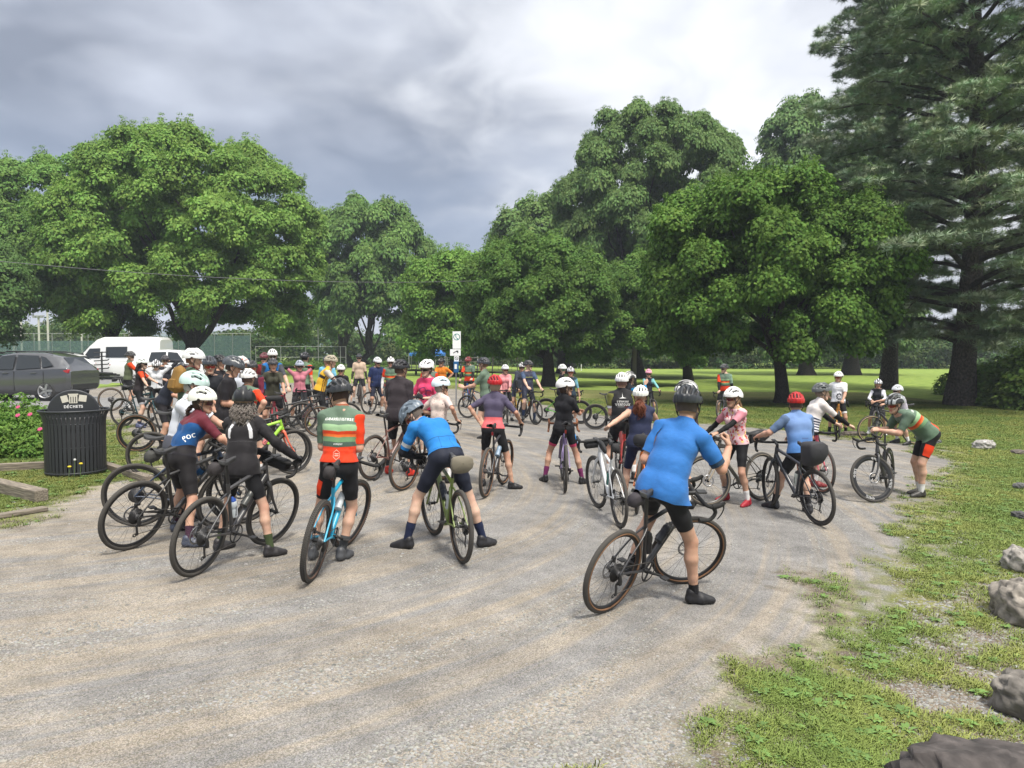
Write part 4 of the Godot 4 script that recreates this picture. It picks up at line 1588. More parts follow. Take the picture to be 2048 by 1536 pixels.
		"magenta":
			im.fill(Color8(206, 62, 104))
			for q in [[0.02, 0.72, 62], [0.98, 0.45, 40], [0.10, 0.5, 30]]:
				var p := []
				for i in 20:
					var a: float = i / 19.0 * 4.6 + q[0] * 9.0
					p.append(Vector2(W * q[0] + cos(a) * q[2], HT * q[1] + sin(a) * q[2] * 0.9))
				stroke(im, p, 5, Color8(110, 44, 92))
			for i in 14:
				var p := Vector2(r.randf() * W, r.randf() * HT)
				stroke(im, [p, p + Vector2(r.randf_range(14, 30), 4)], 2.5, Color8(176, 130, 140))
		"gear":
			im.fill(Color8(214, 216, 222))
			var c := Vector2(6, HT * 0.70)
			for i in 9:
				var a := TAU * i / 9.0 + 0.5
				if i in [0, 8]:
					continue
				dot_at(im, c + Vector2(cos(a), sin(a)) * 42, 9, Color8(24, 26, 40))
			var p := []
			for i in 22:
				var a := 0.8 + i / 21.0 * 4.9
				p.append(c + Vector2(cos(a), sin(a)) * 33)
			stroke(im, p, 6, Color8(24, 26, 40))
			stroke(im, [c + Vector2(-20, 14), c + Vector2(-8, -12), c + Vector2(8, 10), c + Vector2(20, -14)], 2.2, Color8(90, 84, 100))
			stroke(im, [Vector2(W - 40, HT * 0.27), Vector2(W + 40, HT * 0.27)], 2.2, Color8(120, 110, 96))
			for x in [-46.0, 34.0]:
				stroke(im, [Vector2(W + x, HT * 0.19), Vector2(W + x + 16, HT * 0.19)], 2.0, Color8(110, 110, 120))
		"navy":
			im.fill(Color8(52, 56, 74))
			stroke(im, [Vector2(W * 0.80, HT * 0.33), Vector2(W * 1.20, HT * 0.33)], 3.0, Color8(196, 204, 96))
			stroke(im, [Vector2(0, 0), Vector2(0, HT * 0.3)], 2.0, Color8(140, 100, 90))
		"yellow":
			im.fill(Color8(204, 160, 44))
			for u in [0.20, 0.80]:
				stroke(im, [Vector2(W * u, 0), Vector2(W * u, HT)], 15, Color8(40, 36, 36))
				stroke(im, [Vector2(W * u, 0), Vector2(W * u, HT)], 7, Color8(200, 150, 40))
			stroke(im, [Vector2(W * 0.06, HT * 0.1), Vector2(W * 0.94 - W, HT * 0.1)], 22, Color8(214, 206, 196))
			stroke(im, [Vector2(W * 0.24, HT * 0.45), Vector2(W * 0.76, HT * 0.45)], 16, Color8(44, 38, 38))
		"sky":
			im.fill(Color8(120, 186, 214))
			for i in 90:
				var p := Vector2(r.randf() * W, r.randf() * HT)
				stroke(im, [p, p + Vector2(r.randf_range(8, 26), r.randf_range(-6, 6))], r.randf_range(1, 3), Color8(196, 222, 230))
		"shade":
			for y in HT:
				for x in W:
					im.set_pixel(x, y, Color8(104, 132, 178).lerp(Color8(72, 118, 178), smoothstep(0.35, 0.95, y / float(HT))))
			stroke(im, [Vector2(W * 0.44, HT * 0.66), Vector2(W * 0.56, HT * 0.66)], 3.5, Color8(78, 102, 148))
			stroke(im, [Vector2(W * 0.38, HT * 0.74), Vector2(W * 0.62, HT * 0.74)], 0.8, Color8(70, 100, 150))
		"plum":
			im.fill(Color8(74, 68, 90))
			for y in range(int(HT * 0.70), HT):
				for x in W:
					im.set_pixel(x, y, Color8(214, 100, 104))
			stroke(im, [Vector2(W * 0.30, HT * 0.70), Vector2(W * 0.70, HT * 0.70)], 1.2, Color8(190, 84, 90))
			for u in [0.42, 0.58]:
				stroke(im, [Vector2(W * u, HT * 0.71), Vector2(W * u, HT * 0.99)], 0.8, Color8(190, 84, 90))
			dot_at(im, Vector2(W * 0.5, HT * 0.86), 3.0, Color8(222, 190, 186))
		"stripes":
			for y in HT:
				for x in W:
					im.set_pixel(x, y, Color8(208, 202, 200) if y < HT * 0.58 else Color8(40, 46, 70) if (y / 11) % 2 == 0 else Color8(214, 214, 220))
		"tee":
			im.fill(Color8(38, 98, 178))
			var n := noise(0.05, 8, 3)
			for y in HT:
				for x in W:
					im.set_pixel(x, y, Color8(46, 106, 174) * (1.0 + 0.05 * n.get_noise_2d(x * 0.6, y * 2.0)))
			dot_at(im, Vector2(W * 0.5, 10), 2.5, Color8(18, 48, 100))
	return tex(im)


# ---------------------------------------------------------------- people
# A body is meshed as surface nets over a field of tapered capsules; clothes are the same surface, clipped at its hems and set off from the skin.
class Field:
	var lo: Vector3
	var cell: float
	var nx: int
	var ny: int
	var nz: int
	var g := PackedFloat32Array()
	var bd := PackedFloat32Array()
	var lab := PackedByteArray()
	var mark := PackedByteArray()
	var cand := PackedInt32Array()
	var v := PackedVector3Array()
	var n := PackedVector3Array()
	var vl := PackedByteArray()
	var ix := PackedInt32Array()

	func _init(a: Vector3, b: Vector3, c: float) -> void:
		lo = a - Vector3.ONE * c * 3.0
		cell = c
		nx = int((b.x - lo.x) / c) + 4
		ny = int((b.y - lo.y) / c) + 4
		nz = int((b.z - lo.z) / c) + 4
		g.resize(nx * ny * nz); g.fill(9.0)
		bd.resize(nx * ny * nz); bd.fill(9.0)
		lab.resize(nx * ny * nz)
		mark.resize(nx * ny * nz)

	func cap(a: Vector3, b: Vector3, ra: float, rb: float, label := 0, k := 0.03) -> void:
		var thr := cell * 2.3
		var pad := maxf(ra, rb) + maxf(k, cell * 2.0)
		var x0 := maxi(0, int((minf(a.x, b.x) - pad - lo.x) / cell))
		var y0 := maxi(0, int((minf(a.y, b.y) - pad - lo.y) / cell))
		var z0 := maxi(0, int((minf(a.z, b.z) - pad - lo.z) / cell))
		var x1 := mini(nx - 1, int((maxf(a.x, b.x) + pad - lo.x) / cell) + 1)
		var y1 := mini(ny - 1, int((maxf(a.y, b.y) + pad - lo.y) / cell) + 1)
		var z1 := mini(nz - 1, int((maxf(a.z, b.z) + pad - lo.z) / cell) + 1)
		var ba := b - a
		var inv := 1.0 / maxf(ba.length_squared(), 1e-9)
		var dr := rb - ra
		var far := maxf(k, thr)
		for x in range(x0, x1 + 1):
			for y in range(y0, y1 + 1):
				var i := (x * ny + y) * nz + z0
				var pa := Vector3(lo.x + x * cell, lo.y + y * cell, lo.z + z0 * cell) - a
				for z in range(z0, z1 + 1):
					var h := clampf(pa.dot(ba) * inv, 0.0, 1.0)
					var d := (pa - ba * h).length() - (ra + dr * h)
					if d < far:
						if d < bd[i]:
							bd[i] = d
							lab[i] = label
						var o := g[i]
						var q := k - absf(o - d)
						var m := minf(o, d)
						if q > 0.0:
							m -= q * q / k * 0.25
						g[i] = m
						if m < thr and m > -thr and mark[i] == 0:
							mark[i] = 1
							cand.append(i)
					i += 1
					pa.z += cell

	func floor_at(y: float) -> void:
		for i in cand:
			var yy := lo.y + ((i / nz) % ny) * cell
			g[i] = maxf(g[i], y - yy)

	func nets() -> void:
		var sy := nz
		var sx := ny * nz
		var at := {}
		for i in cand:
			var z := i % nz
			var y := (i / nz) % ny
			var x := i / sx
			if x >= nx - 1 or y >= ny - 1 or z >= nz - 1:
				continue
			var c0 := g[i]
			var c1 := g[i + sx]
			var c2 := g[i + sy]
			var c3 := g[i + sx + sy]
			var c4 := g[i + 1]
			var c5 := g[i + sx + 1]
			var c6 := g[i + sy + 1]
			var c7 := g[i + sx + sy + 1]
			var m := int(c0 < 0) + int(c1 < 0) + int(c2 < 0) + int(c3 < 0) + int(c4 < 0) + int(c5 < 0) + int(c6 < 0) + int(c7 < 0)
			if m == 0 or m == 8:
				continue
			var s := Vector3.ZERO
			var cnt := 0
			if (c0 < 0) != (c1 < 0): s += Vector3(c0 / (c0 - c1), 0, 0); cnt += 1
			if (c2 < 0) != (c3 < 0): s += Vector3(c2 / (c2 - c3), 1, 0); cnt += 1
			if (c4 < 0) != (c5 < 0): s += Vector3(c4 / (c4 - c5), 0, 1); cnt += 1
			if (c6 < 0) != (c7 < 0): s += Vector3(c6 / (c6 - c7), 1, 1); cnt += 1
			if (c0 < 0) != (c2 < 0): s += Vector3(0, c0 / (c0 - c2), 0); cnt += 1
			if (c1 < 0) != (c3 < 0): s += Vector3(1, c1 / (c1 - c3), 0); cnt += 1
			if (c4 < 0) != (c6 < 0): s += Vector3(0, c4 / (c4 - c6), 1); cnt += 1
			if (c5 < 0) != (c7 < 0): s += Vector3(1, c5 / (c5 - c7), 1); cnt += 1
			if (c0 < 0) != (c4 < 0): s += Vector3(0, 0, c0 / (c0 - c4)); cnt += 1
			if (c1 < 0) != (c5 < 0): s += Vector3(1, 0, c1 / (c1 - c5)); cnt += 1
			if (c2 < 0) != (c6 < 0): s += Vector3(0, 1, c2 / (c2 - c6)); cnt += 1
			if (c3 < 0) != (c7 < 0): s += Vector3(1, 1, c3 / (c3 - c7)); cnt += 1
			s /= float(cnt)
			at[i] = v.size()
			v.append(lo + (Vector3(x, y, z) + s) * cell)
			n.append(Vector3(c1 + c3 + c5 + c7 - c0 - c2 - c4 - c6, c2 + c3 + c6 + c7 - c0 - c1 - c4 - c5, c4 + c5 + c6 + c7 - c0 - c1 - c2 - c3).normalized())
			vl.append(lab[i])
		for i in at:
			var neg := g[i] < 0
			for ax in 3:
				var e: int = [sx, sy, 1][ax]
				if neg == (g[i + e] < 0):
					continue
				var p: int = [sy, 1, sx][ax]
				var q: int = [1, sx, sy][ax]
				var a: int = at.get(i, -1)
				var b: int = at.get(i - p, -1)
				var c: int = at.get(i - p - q, -1)
				var d: int = at.get(i - q, -1)
				if b < 0 or c < 0 or d < 0:
					continue
				if neg:
					ix.append_array(PackedInt32Array([a, c, b, a, d, c]))
				else:
					ix.append_array(PackedInt32Array([a, b, c, a, c, d]))


var tmpl := {}
var carriers := []
var font: SystemFont


func shaped(f: Field, col: Color) -> Dictionary:
	f.nets()
	var c := PackedColorArray()
	c.resize(f.v.size())
	c.fill(col)
	return {"v": f.v, "n": f.n, "ix": f.ix, "c": c}


func mirrored(t: Dictionary) -> Dictionary:
	var v := PackedVector3Array()
	var n := PackedVector3Array()
	for p in t.v:
		v.append(Vector3(-p.x, p.y, p.z))
	for p in t.n:
		n.append(Vector3(-p.x, p.y, p.z))
	return {"v": v, "n": n, "ix": t.ix, "c": t.c}


func head_template(female: bool, cell: float) -> Dictionary:
	var f := Field.new(Vector3(-0.11, -0.17, -0.14), Vector3(0.11, 0.12, 0.13), cell)
	var w := 0.94 if female else 1.0
	f.cap(Vector3(0, 0.036, 0.032), Vector3(0, 0.036, -0.020), 0.077, 0.072, 0, 0.01)
	f.cap(Vector3(0, 0.0, -0.022), Vector3(0, -0.058, -0.045), 0.062 * w, 0.042 * w, 0, 0.04)
	for s in [-1.0, 1.0]:
		f.cap(Vector3(0.046 * s * w, -0.035, -0.005), Vector3(0.020 * s, -0.088, -0.060), 0.024 * w, 0.018 * w, 0, 0.03)
		f.cap(Vector3(0.036 * s, -0.012, -0.066), Vector3(0.026 * s, -0.03, -0.072), 0.020, 0.016, 0, 0.02)
		f.cap(Vector3(0.014 * s, 0.028, -0.088), Vector3(0.042 * s, 0.030, -0.074), 0.0075, 0.0075, 2, 0.016)
	f.cap(Vector3(-0.012, -0.094, -0.072), Vector3(0.012, -0.094, -0.072), 0.014 * w, 0.014 * w, 0, 0.025)
	f.cap(Vector3(0, 0.016, -0.088), Vector3(0, -0.022, -0.104), 0.0075, 0.0105, 0, 0.014)
	for s in [-1.0, 1.0]:
		f.cap(Vector3(0.009 * s, -0.026, -0.094), Vector3(0.010 * s, -0.026, -0.090), 0.0085, 0.008, 0, 0.008)
		f.cap(Vector3(0.074 * s, 0.012, 0.010), Vector3(0.077 * s, -0.026, 0.002), 0.0145, 0.0095, 0, 0.008)
		f.cap(Vector3(0.080 * s, 0.018, 0.020), Vector3(0.080 * s, -0.006, 0.016), 0.009, 0.007, 0, 0.006)
	f.cap(Vector3(-0.018, -0.0535, -0.0865), Vector3(0.018, -0.0535, -0.0865), 0.0045, 0.0045, 1, 0.008)
	f.cap(Vector3(-0.016, -0.0635, -0.0855), Vector3(0.016, -0.0635, -0.0855), 0.0055, 0.0055, 1, 0.008)
	f.cap(Vector3(0, -0.06, 0.012), Vector3(0, -0.15, 0.03), 0.049 * w, 0.054 * w, 0, 0.03)
	f.nets()
	var c := PackedColorArray()
	for i in f.v.size():
		var p := f.v[i]
		var t := Color(1, 1, 1)
		if f.vl[i] == 1 and p.z < -0.08:
			t = Color(0.78, 0.5, 0.5)
		elif p.z < -0.07 and absf(absf(p.x) - 0.032) < 0.02 and p.y > -0.02 and p.y < -0.0:
			t = Color(1.02, 0.9, 0.88)
		elif f.vl[i] == 2 and absf(p.x) > 0.012:
			t = Color(0.45, 0.38, 0.34)
		c.append(t)
	return {"v": f.v, "n": f.n, "ix": f.ix, "c": c}


# the right hand: wrist at the origin, fingers along -z, palm down, thumb towards -x
func hand_template(curl: float, cell: float, thumb_in: float) -> Dictionary:
	var f := Field.new(Vector3(-0.085, -0.10, -0.20), Vector3(0.05, 0.03, 0.03), cell)
	var len := [0.072, 0.080, 0.074, 0.058]
	f.cap(Vector3(0, 0, 0.015), Vector3(0, -0.002, -0.025), 0.022, 0.021, 0, 0.01)
	for i in 4:
		var x := -0.0285 + i * 0.0195
		f.cap(Vector3(x * 0.55, 0, -0.015), Vector3(x, 0.002 - 0.003 * absf(i - 1.3), -0.086 + 0.004 * absf(i - 1.2)), 0.0145, 0.0115, 0, 0.012)
		var p := Vector3(x, 0.002 - 0.003 * absf(i - 1.3), -0.086 + 0.004 * absf(i - 1.2))
		var a := curl * 0.55
		for k in 3:
			var l: float = len[i] * [0.46, 0.31, 0.23][k]
			var q := p + Vector3(x * 0.08, -sin(a), -cos(a)) * l
			f.cap(p, q, [0.0098, 0.0088, 0.0080][k], [0.0088, 0.0080, 0.0068][k], 0, 0.004)
			p = q
			a += curl * (0.85 if k == 0 else 0.7)
	f.cap(Vector3(-0.014, -0.004, -0.016), Vector3(-0.040, -0.014 - 0.01 * thumb_in, -0.048), 0.016, 0.0125, 0, 0.012)
	f.cap(Vector3(-0.040, -0.014 - 0.01 * thumb_in, -0.048), Vector3(-0.050 + 0.020 * thumb_in, -0.022 - 0.016 * thumb_in, -0.076), 0.0115, 0.0100, 0, 0.005)
	f.cap(Vector3(-0.050 + 0.020 * thumb_in, -0.022 - 0.016 * thumb_in, -0.076), Vector3(-0.050 + 0.038 * thumb_in, -0.028 - 0.022 * thumb_in, -0.100), 0.0098, 0.0075, 0, 0.004)
	return shaped(f, Color.WHITE)


func shoe_template(cell: float) -> Dictionary:
	var f := Field.new(Vector3(-0.06, -0.01, -0.20), Vector3(0.06, 0.14, 0.09), cell)
	f.cap(Vector3(0, 0.038, 0.035), Vector3(0.004, 0.034, -0.05), 0.036, 0.038, 0, 0.02)
	f.cap(Vector3(0.006, 0.030, -0.06), Vector3(0.004, 0.024, -0.135), 0.043, 0.030, 0, 0.025)
	f.cap(Vector3(0.004, 0.024, -0.12), Vector3(0.0, 0.020, -0.155), 0.030, 0.022, 0, 0.02)
	f.cap(Vector3(0, 0.05, 0.03), Vector3(0, 0.092, 0.022), 0.038, 0.041, 0, 0.02)
	f.cap(Vector3(0, 0.075, -0.01), Vector3(0, 0.045, -0.09), 0.034, 0.028, 0, 0.02)
	f.floor_at(0.002)
	f.nets()
	var c := PackedColorArray()
	for p in f.v:
		var band := p.y > 0.03 and (absf(p.z + 0.035 - p.y * 0.3) < 0.008 or absf(p.z + 0.082 - p.y * 0.3) < 0.007)
		c.append(Color(0.5, 0.5, 0.5) if p.y < 0.012 else Color(1.5, 1.5, 1.5) if p.y < 0.019 else Color(2.2, 2.2, 2.2) if band else Color(1.0, 1.0, 1.0))
	return {"v": f.v, "n": f.n, "ix": f.ix, "c": c}


func helmet_meshes(kind: int, nu: int, nv: int) -> Array:
	var shell := MB.new()
	var liner := MB.new()
	var pts := PackedVector3Array()
	var mask := PackedFloat32Array()
	var lanes := [0.0, 0.42, 0.80, 1.14]
	for j in nv + 1:
		var th := lerpf(-0.02, PI + 0.34, float(j) / nv)
		for i in nu + 1:
			var ph := lerpf(-1.47, 1.47, float(i) / nu)
			var z := -cos(ph) * cos(th)
			var y := cos(ph) * sin(th)
			var az := 0.134 if z < 0.0 else 0.150
			var p := Vector3(sin(ph) * 0.104, y * 0.118, z * az)
			p.y += 0.010 * cos(ph) * (1.0 - absf(sin(ph)))
			# ridges run back along the shell
			var ridge := 0.0
			var vent := 0.0
			var t := float(j) / nv
			if kind == 0:
				for q in lanes.size():
					for s in ([0.0] if q == 0 else [-1.0, 1.0]):
						var dx: float = absf(ph - lanes[q] * s) / (0.135 if q < 3 else 0.11)
						var spans: Array = [[[0.10, 0.36], [0.44, 0.58], [0.66, 0.86]], [[0.14, 0.50], [0.58, 0.84]], [[0.18, 0.42], [0.50, 0.80]], [[0.28, 0.66]]][q]
						for sp in spans:
							var mid: float = (sp[0] + sp[1]) * 0.5
							var dy: float = absf(t - mid) / ((sp[1] - sp[0]) * 0.5)
							vent = maxf(vent, (1.0 - smoothstep(0.55, 1.0, dx)) * (1.0 - smoothstep(0.72, 1.0, dy)))
				ridge = 0.003 * cos(ph * 15.0)
			else:
				for q in 3:
					for s in ([0.0] if q == 0 else [-1.0, 1.0]):
						var dx: float = absf(ph - [0.0, 0.40, 0.86][q] * s - (t - 0.5) * 0.28 * s) / 0.15
						var sp: Array = [[0.08, 0.30], [0.12, 0.72], [0.20, 0.62]][q]
						var mid: float = (sp[0] + sp[1]) * 0.5
						var dy: float = absf(t - mid) / ((sp[1] - sp[0]) * 0.5)
						vent = maxf(vent, (1.0 - smoothstep(0.5, 1.0, dx)) * (1.0 - smoothstep(0.7, 1.0, dy)))
				ridge = 0.004 * cos(ph * 7.8)
			var o := p.normalized()
			p += o * ridge * cos(ph)
			p -= o * 0.021 * vent
			pts.append(p + Vector3(0, 0.044, 0.004))
			mask.append(vent)
	var nn := PackedVector3Array()
	for j in nv + 1:
		for i in nu + 1:
			var du := pts[j * (nu + 1) + mini(i + 1, nu)] - pts[j * (nu + 1) + maxi(i - 1, 0)]
			var dv := pts[mini(j + 1, nv) * (nu + 1) + i] - pts[maxi(j - 1, 0) * (nu + 1) + i]
			var q := dv.cross(du).normalized()
			if q.dot(pts[j * (nu + 1) + i] - Vector3(0, 0.03, 0)) < 0.0:
				q = -q
			nn.append(q)
	for b in [shell, liner]:
		for k in pts.size():
			var ph := lerpf(-1.47, 1.47, float(k % (nu + 1)) / nu)
			b.col = Color(1, 1, 1)
			if kind == 2 and (absf(absf(ph) - 0.2) < 0.09 or absf(absf(ph) - 0.62) < 0.09 or absf(ph) > 1.05):
				b.col = Color(0.06, 0.06, 0.06)
			b.vert(pts[k], nn[k])
	for j in nv:
		for i in nu:
			var a := j * (nu + 1) + i
			var m := mask[a] + mask[a + 1] + mask[a + nu + 1] + mask[a + nu + 2]
			var b: MB = liner if m > 2.6 else shell
			b.quad(a, a + 1, a + nu + 2, a + nu + 1)
	# rim turned inwards
	var under := MB.new()
	var ring := PackedVector3Array()
	for i in nu + 1:
		ring.append(pts[i])
	for j in nv + 1:
		ring.append(pts[j * (nu + 1) + nu])
	for i in nu + 1:
		ring.append(pts[nv * (nu + 1) + nu - i])
	for j in nv + 1:
		ring.append(pts[(nv - j) * (nu + 1)])
	for k in ring.size():
		var p := ring[k]
		var q := Vector3(p.x * 0.84, p.y + 0.006, p.z * 0.86)
		liner.col = Color.WHITE
		liner.vert(p, Vector3.DOWN)
		liner.vert(q, Vector3.DOWN)
	var f := liner.v.size() - ring.size() * 2
	for k in ring.size():
		var a := f + k * 2
		var b := f + ((k + 1) % ring.size()) * 2
		liner.quad(a, a + 1, b + 1, b)
	return [shell.mesh(), liner.mesh()]


func build_people_templates() -> void:
	font = SystemFont.new()
	font.font_names = PackedStringArray(["Droid Sans"])
	font.font_weight = 700
	for lod in 2:
		tmpl["head%d0" % lod] = head_template(false, [0.0045, 0.0085][lod])
		tmpl["head%d1" % lod] = head_template(true, [0.0045, 0.0085][lod])
		for q in [["open", 0.28, 0.15], ["grip", 0.85, 0.75], ["fist", 1.45, 1.3]]:
			var t := hand_template(q[1], [0.0036, 0.0065][lod], q[2])
			tmpl["%s%dr" % [q[0], lod]] = t
			tmpl["%s%dl" % [q[0], lod]] = mirrored(t)
		tmpl["shoe%d" % lod] = shoe_template([0.0065, 0.011][lod])
		for k in 3:
			tmpl["helmet%d%d" % [lod, k]] = helmet_meshes(k, [60, 34][lod], [46, 28][lod])
	var st := MB.new()
	for s in [-1.0, 1.0]:
		st.tube(path([Vector3(0.083 * s, 0.035, -0.035), Vector3(0.080 * s, -0.03, -0.022), Vector3(0.058 * s, -0.085, -0.03)]), radii([0.0045, 0.0045, 0.0045]), 5)
		st.tube(path([Vector3(0.082 * s, 0.03, 0.055), Vector3(0.082 * s, -0.03, -0.015), Vector3(0.058 * s, -0.085, -0.03)]), radii([0.0045, 0.0045, 0.0045]), 5)
		st.tube(path([Vector3(0.058 * s, -0.085, -0.03), Vector3(0.03 * s, -0.115, -0.045), Vector3(0, -0.121, -0.05)]), radii([0.0045, 0.0045, 0.0045]), 5)
	tmpl.strap = st.mesh()
	var sg := MB.new()
	var pts := PackedVector3Array()
	for j in 4:
		for i in 15:
			var a := lerpf(-1.22, 1.22, i / 14.0)
			var hgt := lerpf(-0.024, 0.017, j / 3.0)
			if j == 0:
				hgt += 0.010 * exp(-pow(a / 0.14, 2)) + 0.008 * pow(absf(a) / 1.2, 3.0)
			pts.append(Vector3(sin(a) * 0.076, 0.006 + hgt, -0.022 - cos(a) * (0.083 - 0.06 * absf(hgt) * 2.0)))
	sg.grid(pts, 14, 3)
	for s in [-1.0, 1.0]:
		sg.rod(Vector3(0.072 * s, 0.016, -0.05), Vector3(0.081 * s, 0.012, 0.02), 0.0035, 5)
	tmpl.glasses = sg.mesh()
	var ey := MB.new()
	for s in [-1.0, 1.0]:
		ey.col = Color(0.7, 0.68, 0.66)
		ey.ball(Vector3(0.031 * s, 0.008, -0.071), Vector3.ONE * 0.0125, 12, 8)
		ey.col = Color(0.03, 0.025, 0.02)
		ey.ball(Vector3(0.031 * s, 0.008, -0.0797), Vector3(0.006, 0.006, 0.0045), 10, 6)
	tmpl.eyes = ey.mesh()
	for k in 2:
		var hr := MB.new()
		pts = PackedVector3Array()
		for j in 8:
			for i in 17:
				var a := lerpf(-1.75, 1.75, i / 16.0)
				var y := lerpf(0.045, -0.045 if k == 0 else -0.075, j / 7.0)
				var r := sqrt(maxf(0.0, 1.0 - pow((y - 0.03) / 0.135, 2)))
				var ear := 0.85 + 0.15 * cos(a)
				pts.append(Vector3(sin(a) * 0.081 * r, y, 0.016 + cos(a) * 0.094 * r * ear) + Vector3(sin(a), 0, cos(a)) * (0.004 if k == 0 else 0.010))
		hr.grid(pts, 16, 7)
		tmpl["hair%d" % k] = hr.mesh()
	var bd := MB.new()
	pts = PackedVector3Array()
	for j in 6:
		for i in 13:
			var a := lerpf(-1.35, 1.35, i / 12.0)
			var t := j / 5.0
			var y := lerpf(-0.052 - 0.0 * cos(a), -0.118, t) + 0.03 * pow(absf(a) / 1.35, 2.0)
			pts.append(Vector3(sin(a) * lerpf(0.062, 0.036, t), y, -0.018 - cos(a) * lerpf(0.071, 0.060, t)))
	bd.grid(pts, 12, 5)
	tmpl.beard = bd.mesh()


# strands of hair falling from the back of the head
func strands(s: int, count: int, length: float, spread: float, curl: float, from_top: bool, gather: float) -> ArrayMesh:
	var r := RandomNumberGenerator.new()
	r.seed = s
	var m := MB.new()
	for i in count:
		var a := r.randf_range(-1.5, 1.5) * spread
		var root := Vector3(sin(a) * 0.075, r.randf_range(-0.045, 0.02), 0.018 + cos(a) * 0.088)
		if from_top:
			root = Vector3(r.randf_range(-0.02, 0.02), r.randf_range(-0.05, -0.015), 0.108)
		var out := Vector3(sin(a) * 0.5, 0, cos(a)).normalized()
		var l := length * r.randf_range(0.65, 1.1)
		var pts := PackedVector3Array()
		var rad := PackedFloat32Array()
		var ph := r.randf() * TAU
		var side := Vector3(cos(a), 0, -sin(a))
		var u := r.randf_range(-1, 1)
		for k in 9:
			var t := k / 8.0
			var p := root + Vector3.DOWN * l * t + out * (0.045 * sin(t * 2.4) + 0.01)
			p += side * (sin(ph + t * 14.0) * curl + u * gather * sin(t * 2.6)) + out * cos(ph * 1.7 + t * 13.0) * curl
			pts.append(p)
			rad.append(0.0062 * (1.0 - 0.55 * t))
		var g := r.randf_range(0.65, 1.3)
		m.col = Color(g, g, g)
		m.tube(pts, rad, 4, false)
	return m.mesh()


func two_bone(a: Vector3, b: Vector3, l1: float, l2: float, hint: Vector3) -> Vector3:
	var d := b - a
	var L := clampf(d.length(), 0.02, (l1 + l2) * 0.9995)
	var u := d.normalized()
	var x := (l1 * l1 - l2 * l2 + L * L) / (2.0 * L)
	var h := sqrt(maxf(0.0, l1 * l1 - x * x))
	var w := hint - u * hint.dot(u)
	w = w.normalized() if w.length() > 0.001 else Vector3.FORWARD
	return a + u * x + w * h


func reach(a: Vector3, b: Vector3, most: float) -> Vector3:
	var d := b - a
	return b if d.length() <= most else a + d.normalized() * most


func seg_t(p: Vector3, a: Vector3, b: Vector3) -> float:
	return (p - a).dot(b - a) / maxf((b - a).length_squared(), 1e-6)


# clip the surface where f > 0 and set it off along the normals
func garment(bv: PackedVector3Array, bn: PackedVector3Array, tris: PackedInt32Array, f: PackedFloat32Array, off: PackedFloat32Array, uv: PackedVector2Array, relax := 0) -> ArrayMesh:
	var m := MB.new()
	var map := PackedInt32Array()
	map.resize(bv.size())
	map.fill(-1)
	var cut := {}
	for t in range(0, tris.size(), 3):
		var a := tris[t]
		var b := tris[t + 1]
		var c := tris[t + 2]
		var k := int(f[a] > 0) + int(f[b] > 0) + int(f[c] > 0)
		if k == 0:
			continue
		var poly := PackedInt32Array()
		for e in 3:
			var p := tris[t + e]
			var q := tris[t + (e + 1) % 3]
			if f[p] > 0:
				if map[p] < 0:
					map[p] = m.vert(bv[p] + bn[p] * off[p], bn[p], uv[p])
				poly.append(map[p])
			if (f[p] > 0) != (f[q] > 0):
				var key := Vector2i(mini(p, q), maxi(p, q))
				var id: int = cut.get(key, -1)
				if id < 0:
					var w := f[p] / (f[p] - f[q])
					var uq := uv[q]
					if absf(uq.x - uv[p].x) > 0.5:
						uq.x = uv[p].x
					id = m.vert((bv[p] + bn[p] * off[p]).lerp(bv[q] + bn[q] * off[q], w), bn[p].lerp(bn[q], w).normalized(), uv[p].lerp(uq, w))
					cut[key] = id
				poly.append(id)
		for e in range(1, poly.size() - 1):
			m.tri(poly[0], poly[e], poly[e + 1])
	if relax > 0:      # hanging cloth bridges the hollows of the body
		var edge := {}
		for k in cut.values():
			edge[k] = true
		var was := m.v.duplicate()
		for pass_no in relax:
			var sum := PackedVector3Array()
			var cnt := PackedInt32Array()
			sum.resize(m.v.size())
			cnt.resize(m.v.size())
			for t in range(0, m.ix.size(), 3):
				for e in 3:
					var a := m.ix[t + e]
					sum[a] += m.v[m.ix[t + (e + 1) % 3]]
					cnt[a] += 1
			for i in m.v.size():
				if cnt[i] > 0 and not edge.has(i):
					var to := sum[i] / cnt[i]
					var mv := (to - m.v[i]).dot(m.n[i])
					m.v[i] += (to - m.v[i]) * 0.6 + m.n[i] * maxf(0.0, mv) * 0.25
		for i in m.v.size():
			var in_by := (m.v[i] - was[i]).dot(m.n[i])
			if in_by < -0.0025:
				m.v[i] -= m.n[i] * (in_by + 0.0025)
	# fresh normals from the folded surface
	var nn := PackedVector3Array()
	nn.resize(m.v.size())
	for t in range(0, m.ix.size(), 3):
		var a := m.ix[t]
		var b := m.ix[t + 1]
		var c := m.ix[t + 2]
		var q := (m.v[c] - m.v[a]).cross(m.v[b] - m.v[a])
		nn[a] += q
		nn[b] += q
		nn[c] += q
	for i in nn.size():
		var q := nn[i].normalized()
		if q.dot(m.n[i]) < 0.0:
			q = -q
		m.n[i] = (q * 0.85 + m.n[i] * 0.15).normalized() if q.length() > 0.5 else m.n[i]
	# the pattern's seam
	for t in range(0, m.ix.size(), 3):
		var us := [m.uv[m.ix[t]].x, m.uv[m.ix[t + 1]].x, m.uv[m.ix[t + 2]].x]
		if maxf(us[0], maxf(us[1], us[2])) - minf(us[0], minf(us[1], us[2])) > 0.5:
			for e in 3:
				if us[e] < 0.5:
					var p := m.ix[t + e]
					m.ix[t + e] = m.vert(m.v[p], m.n[p], m.uv[p] + Vector2(1, 0))
	return m.mesh()


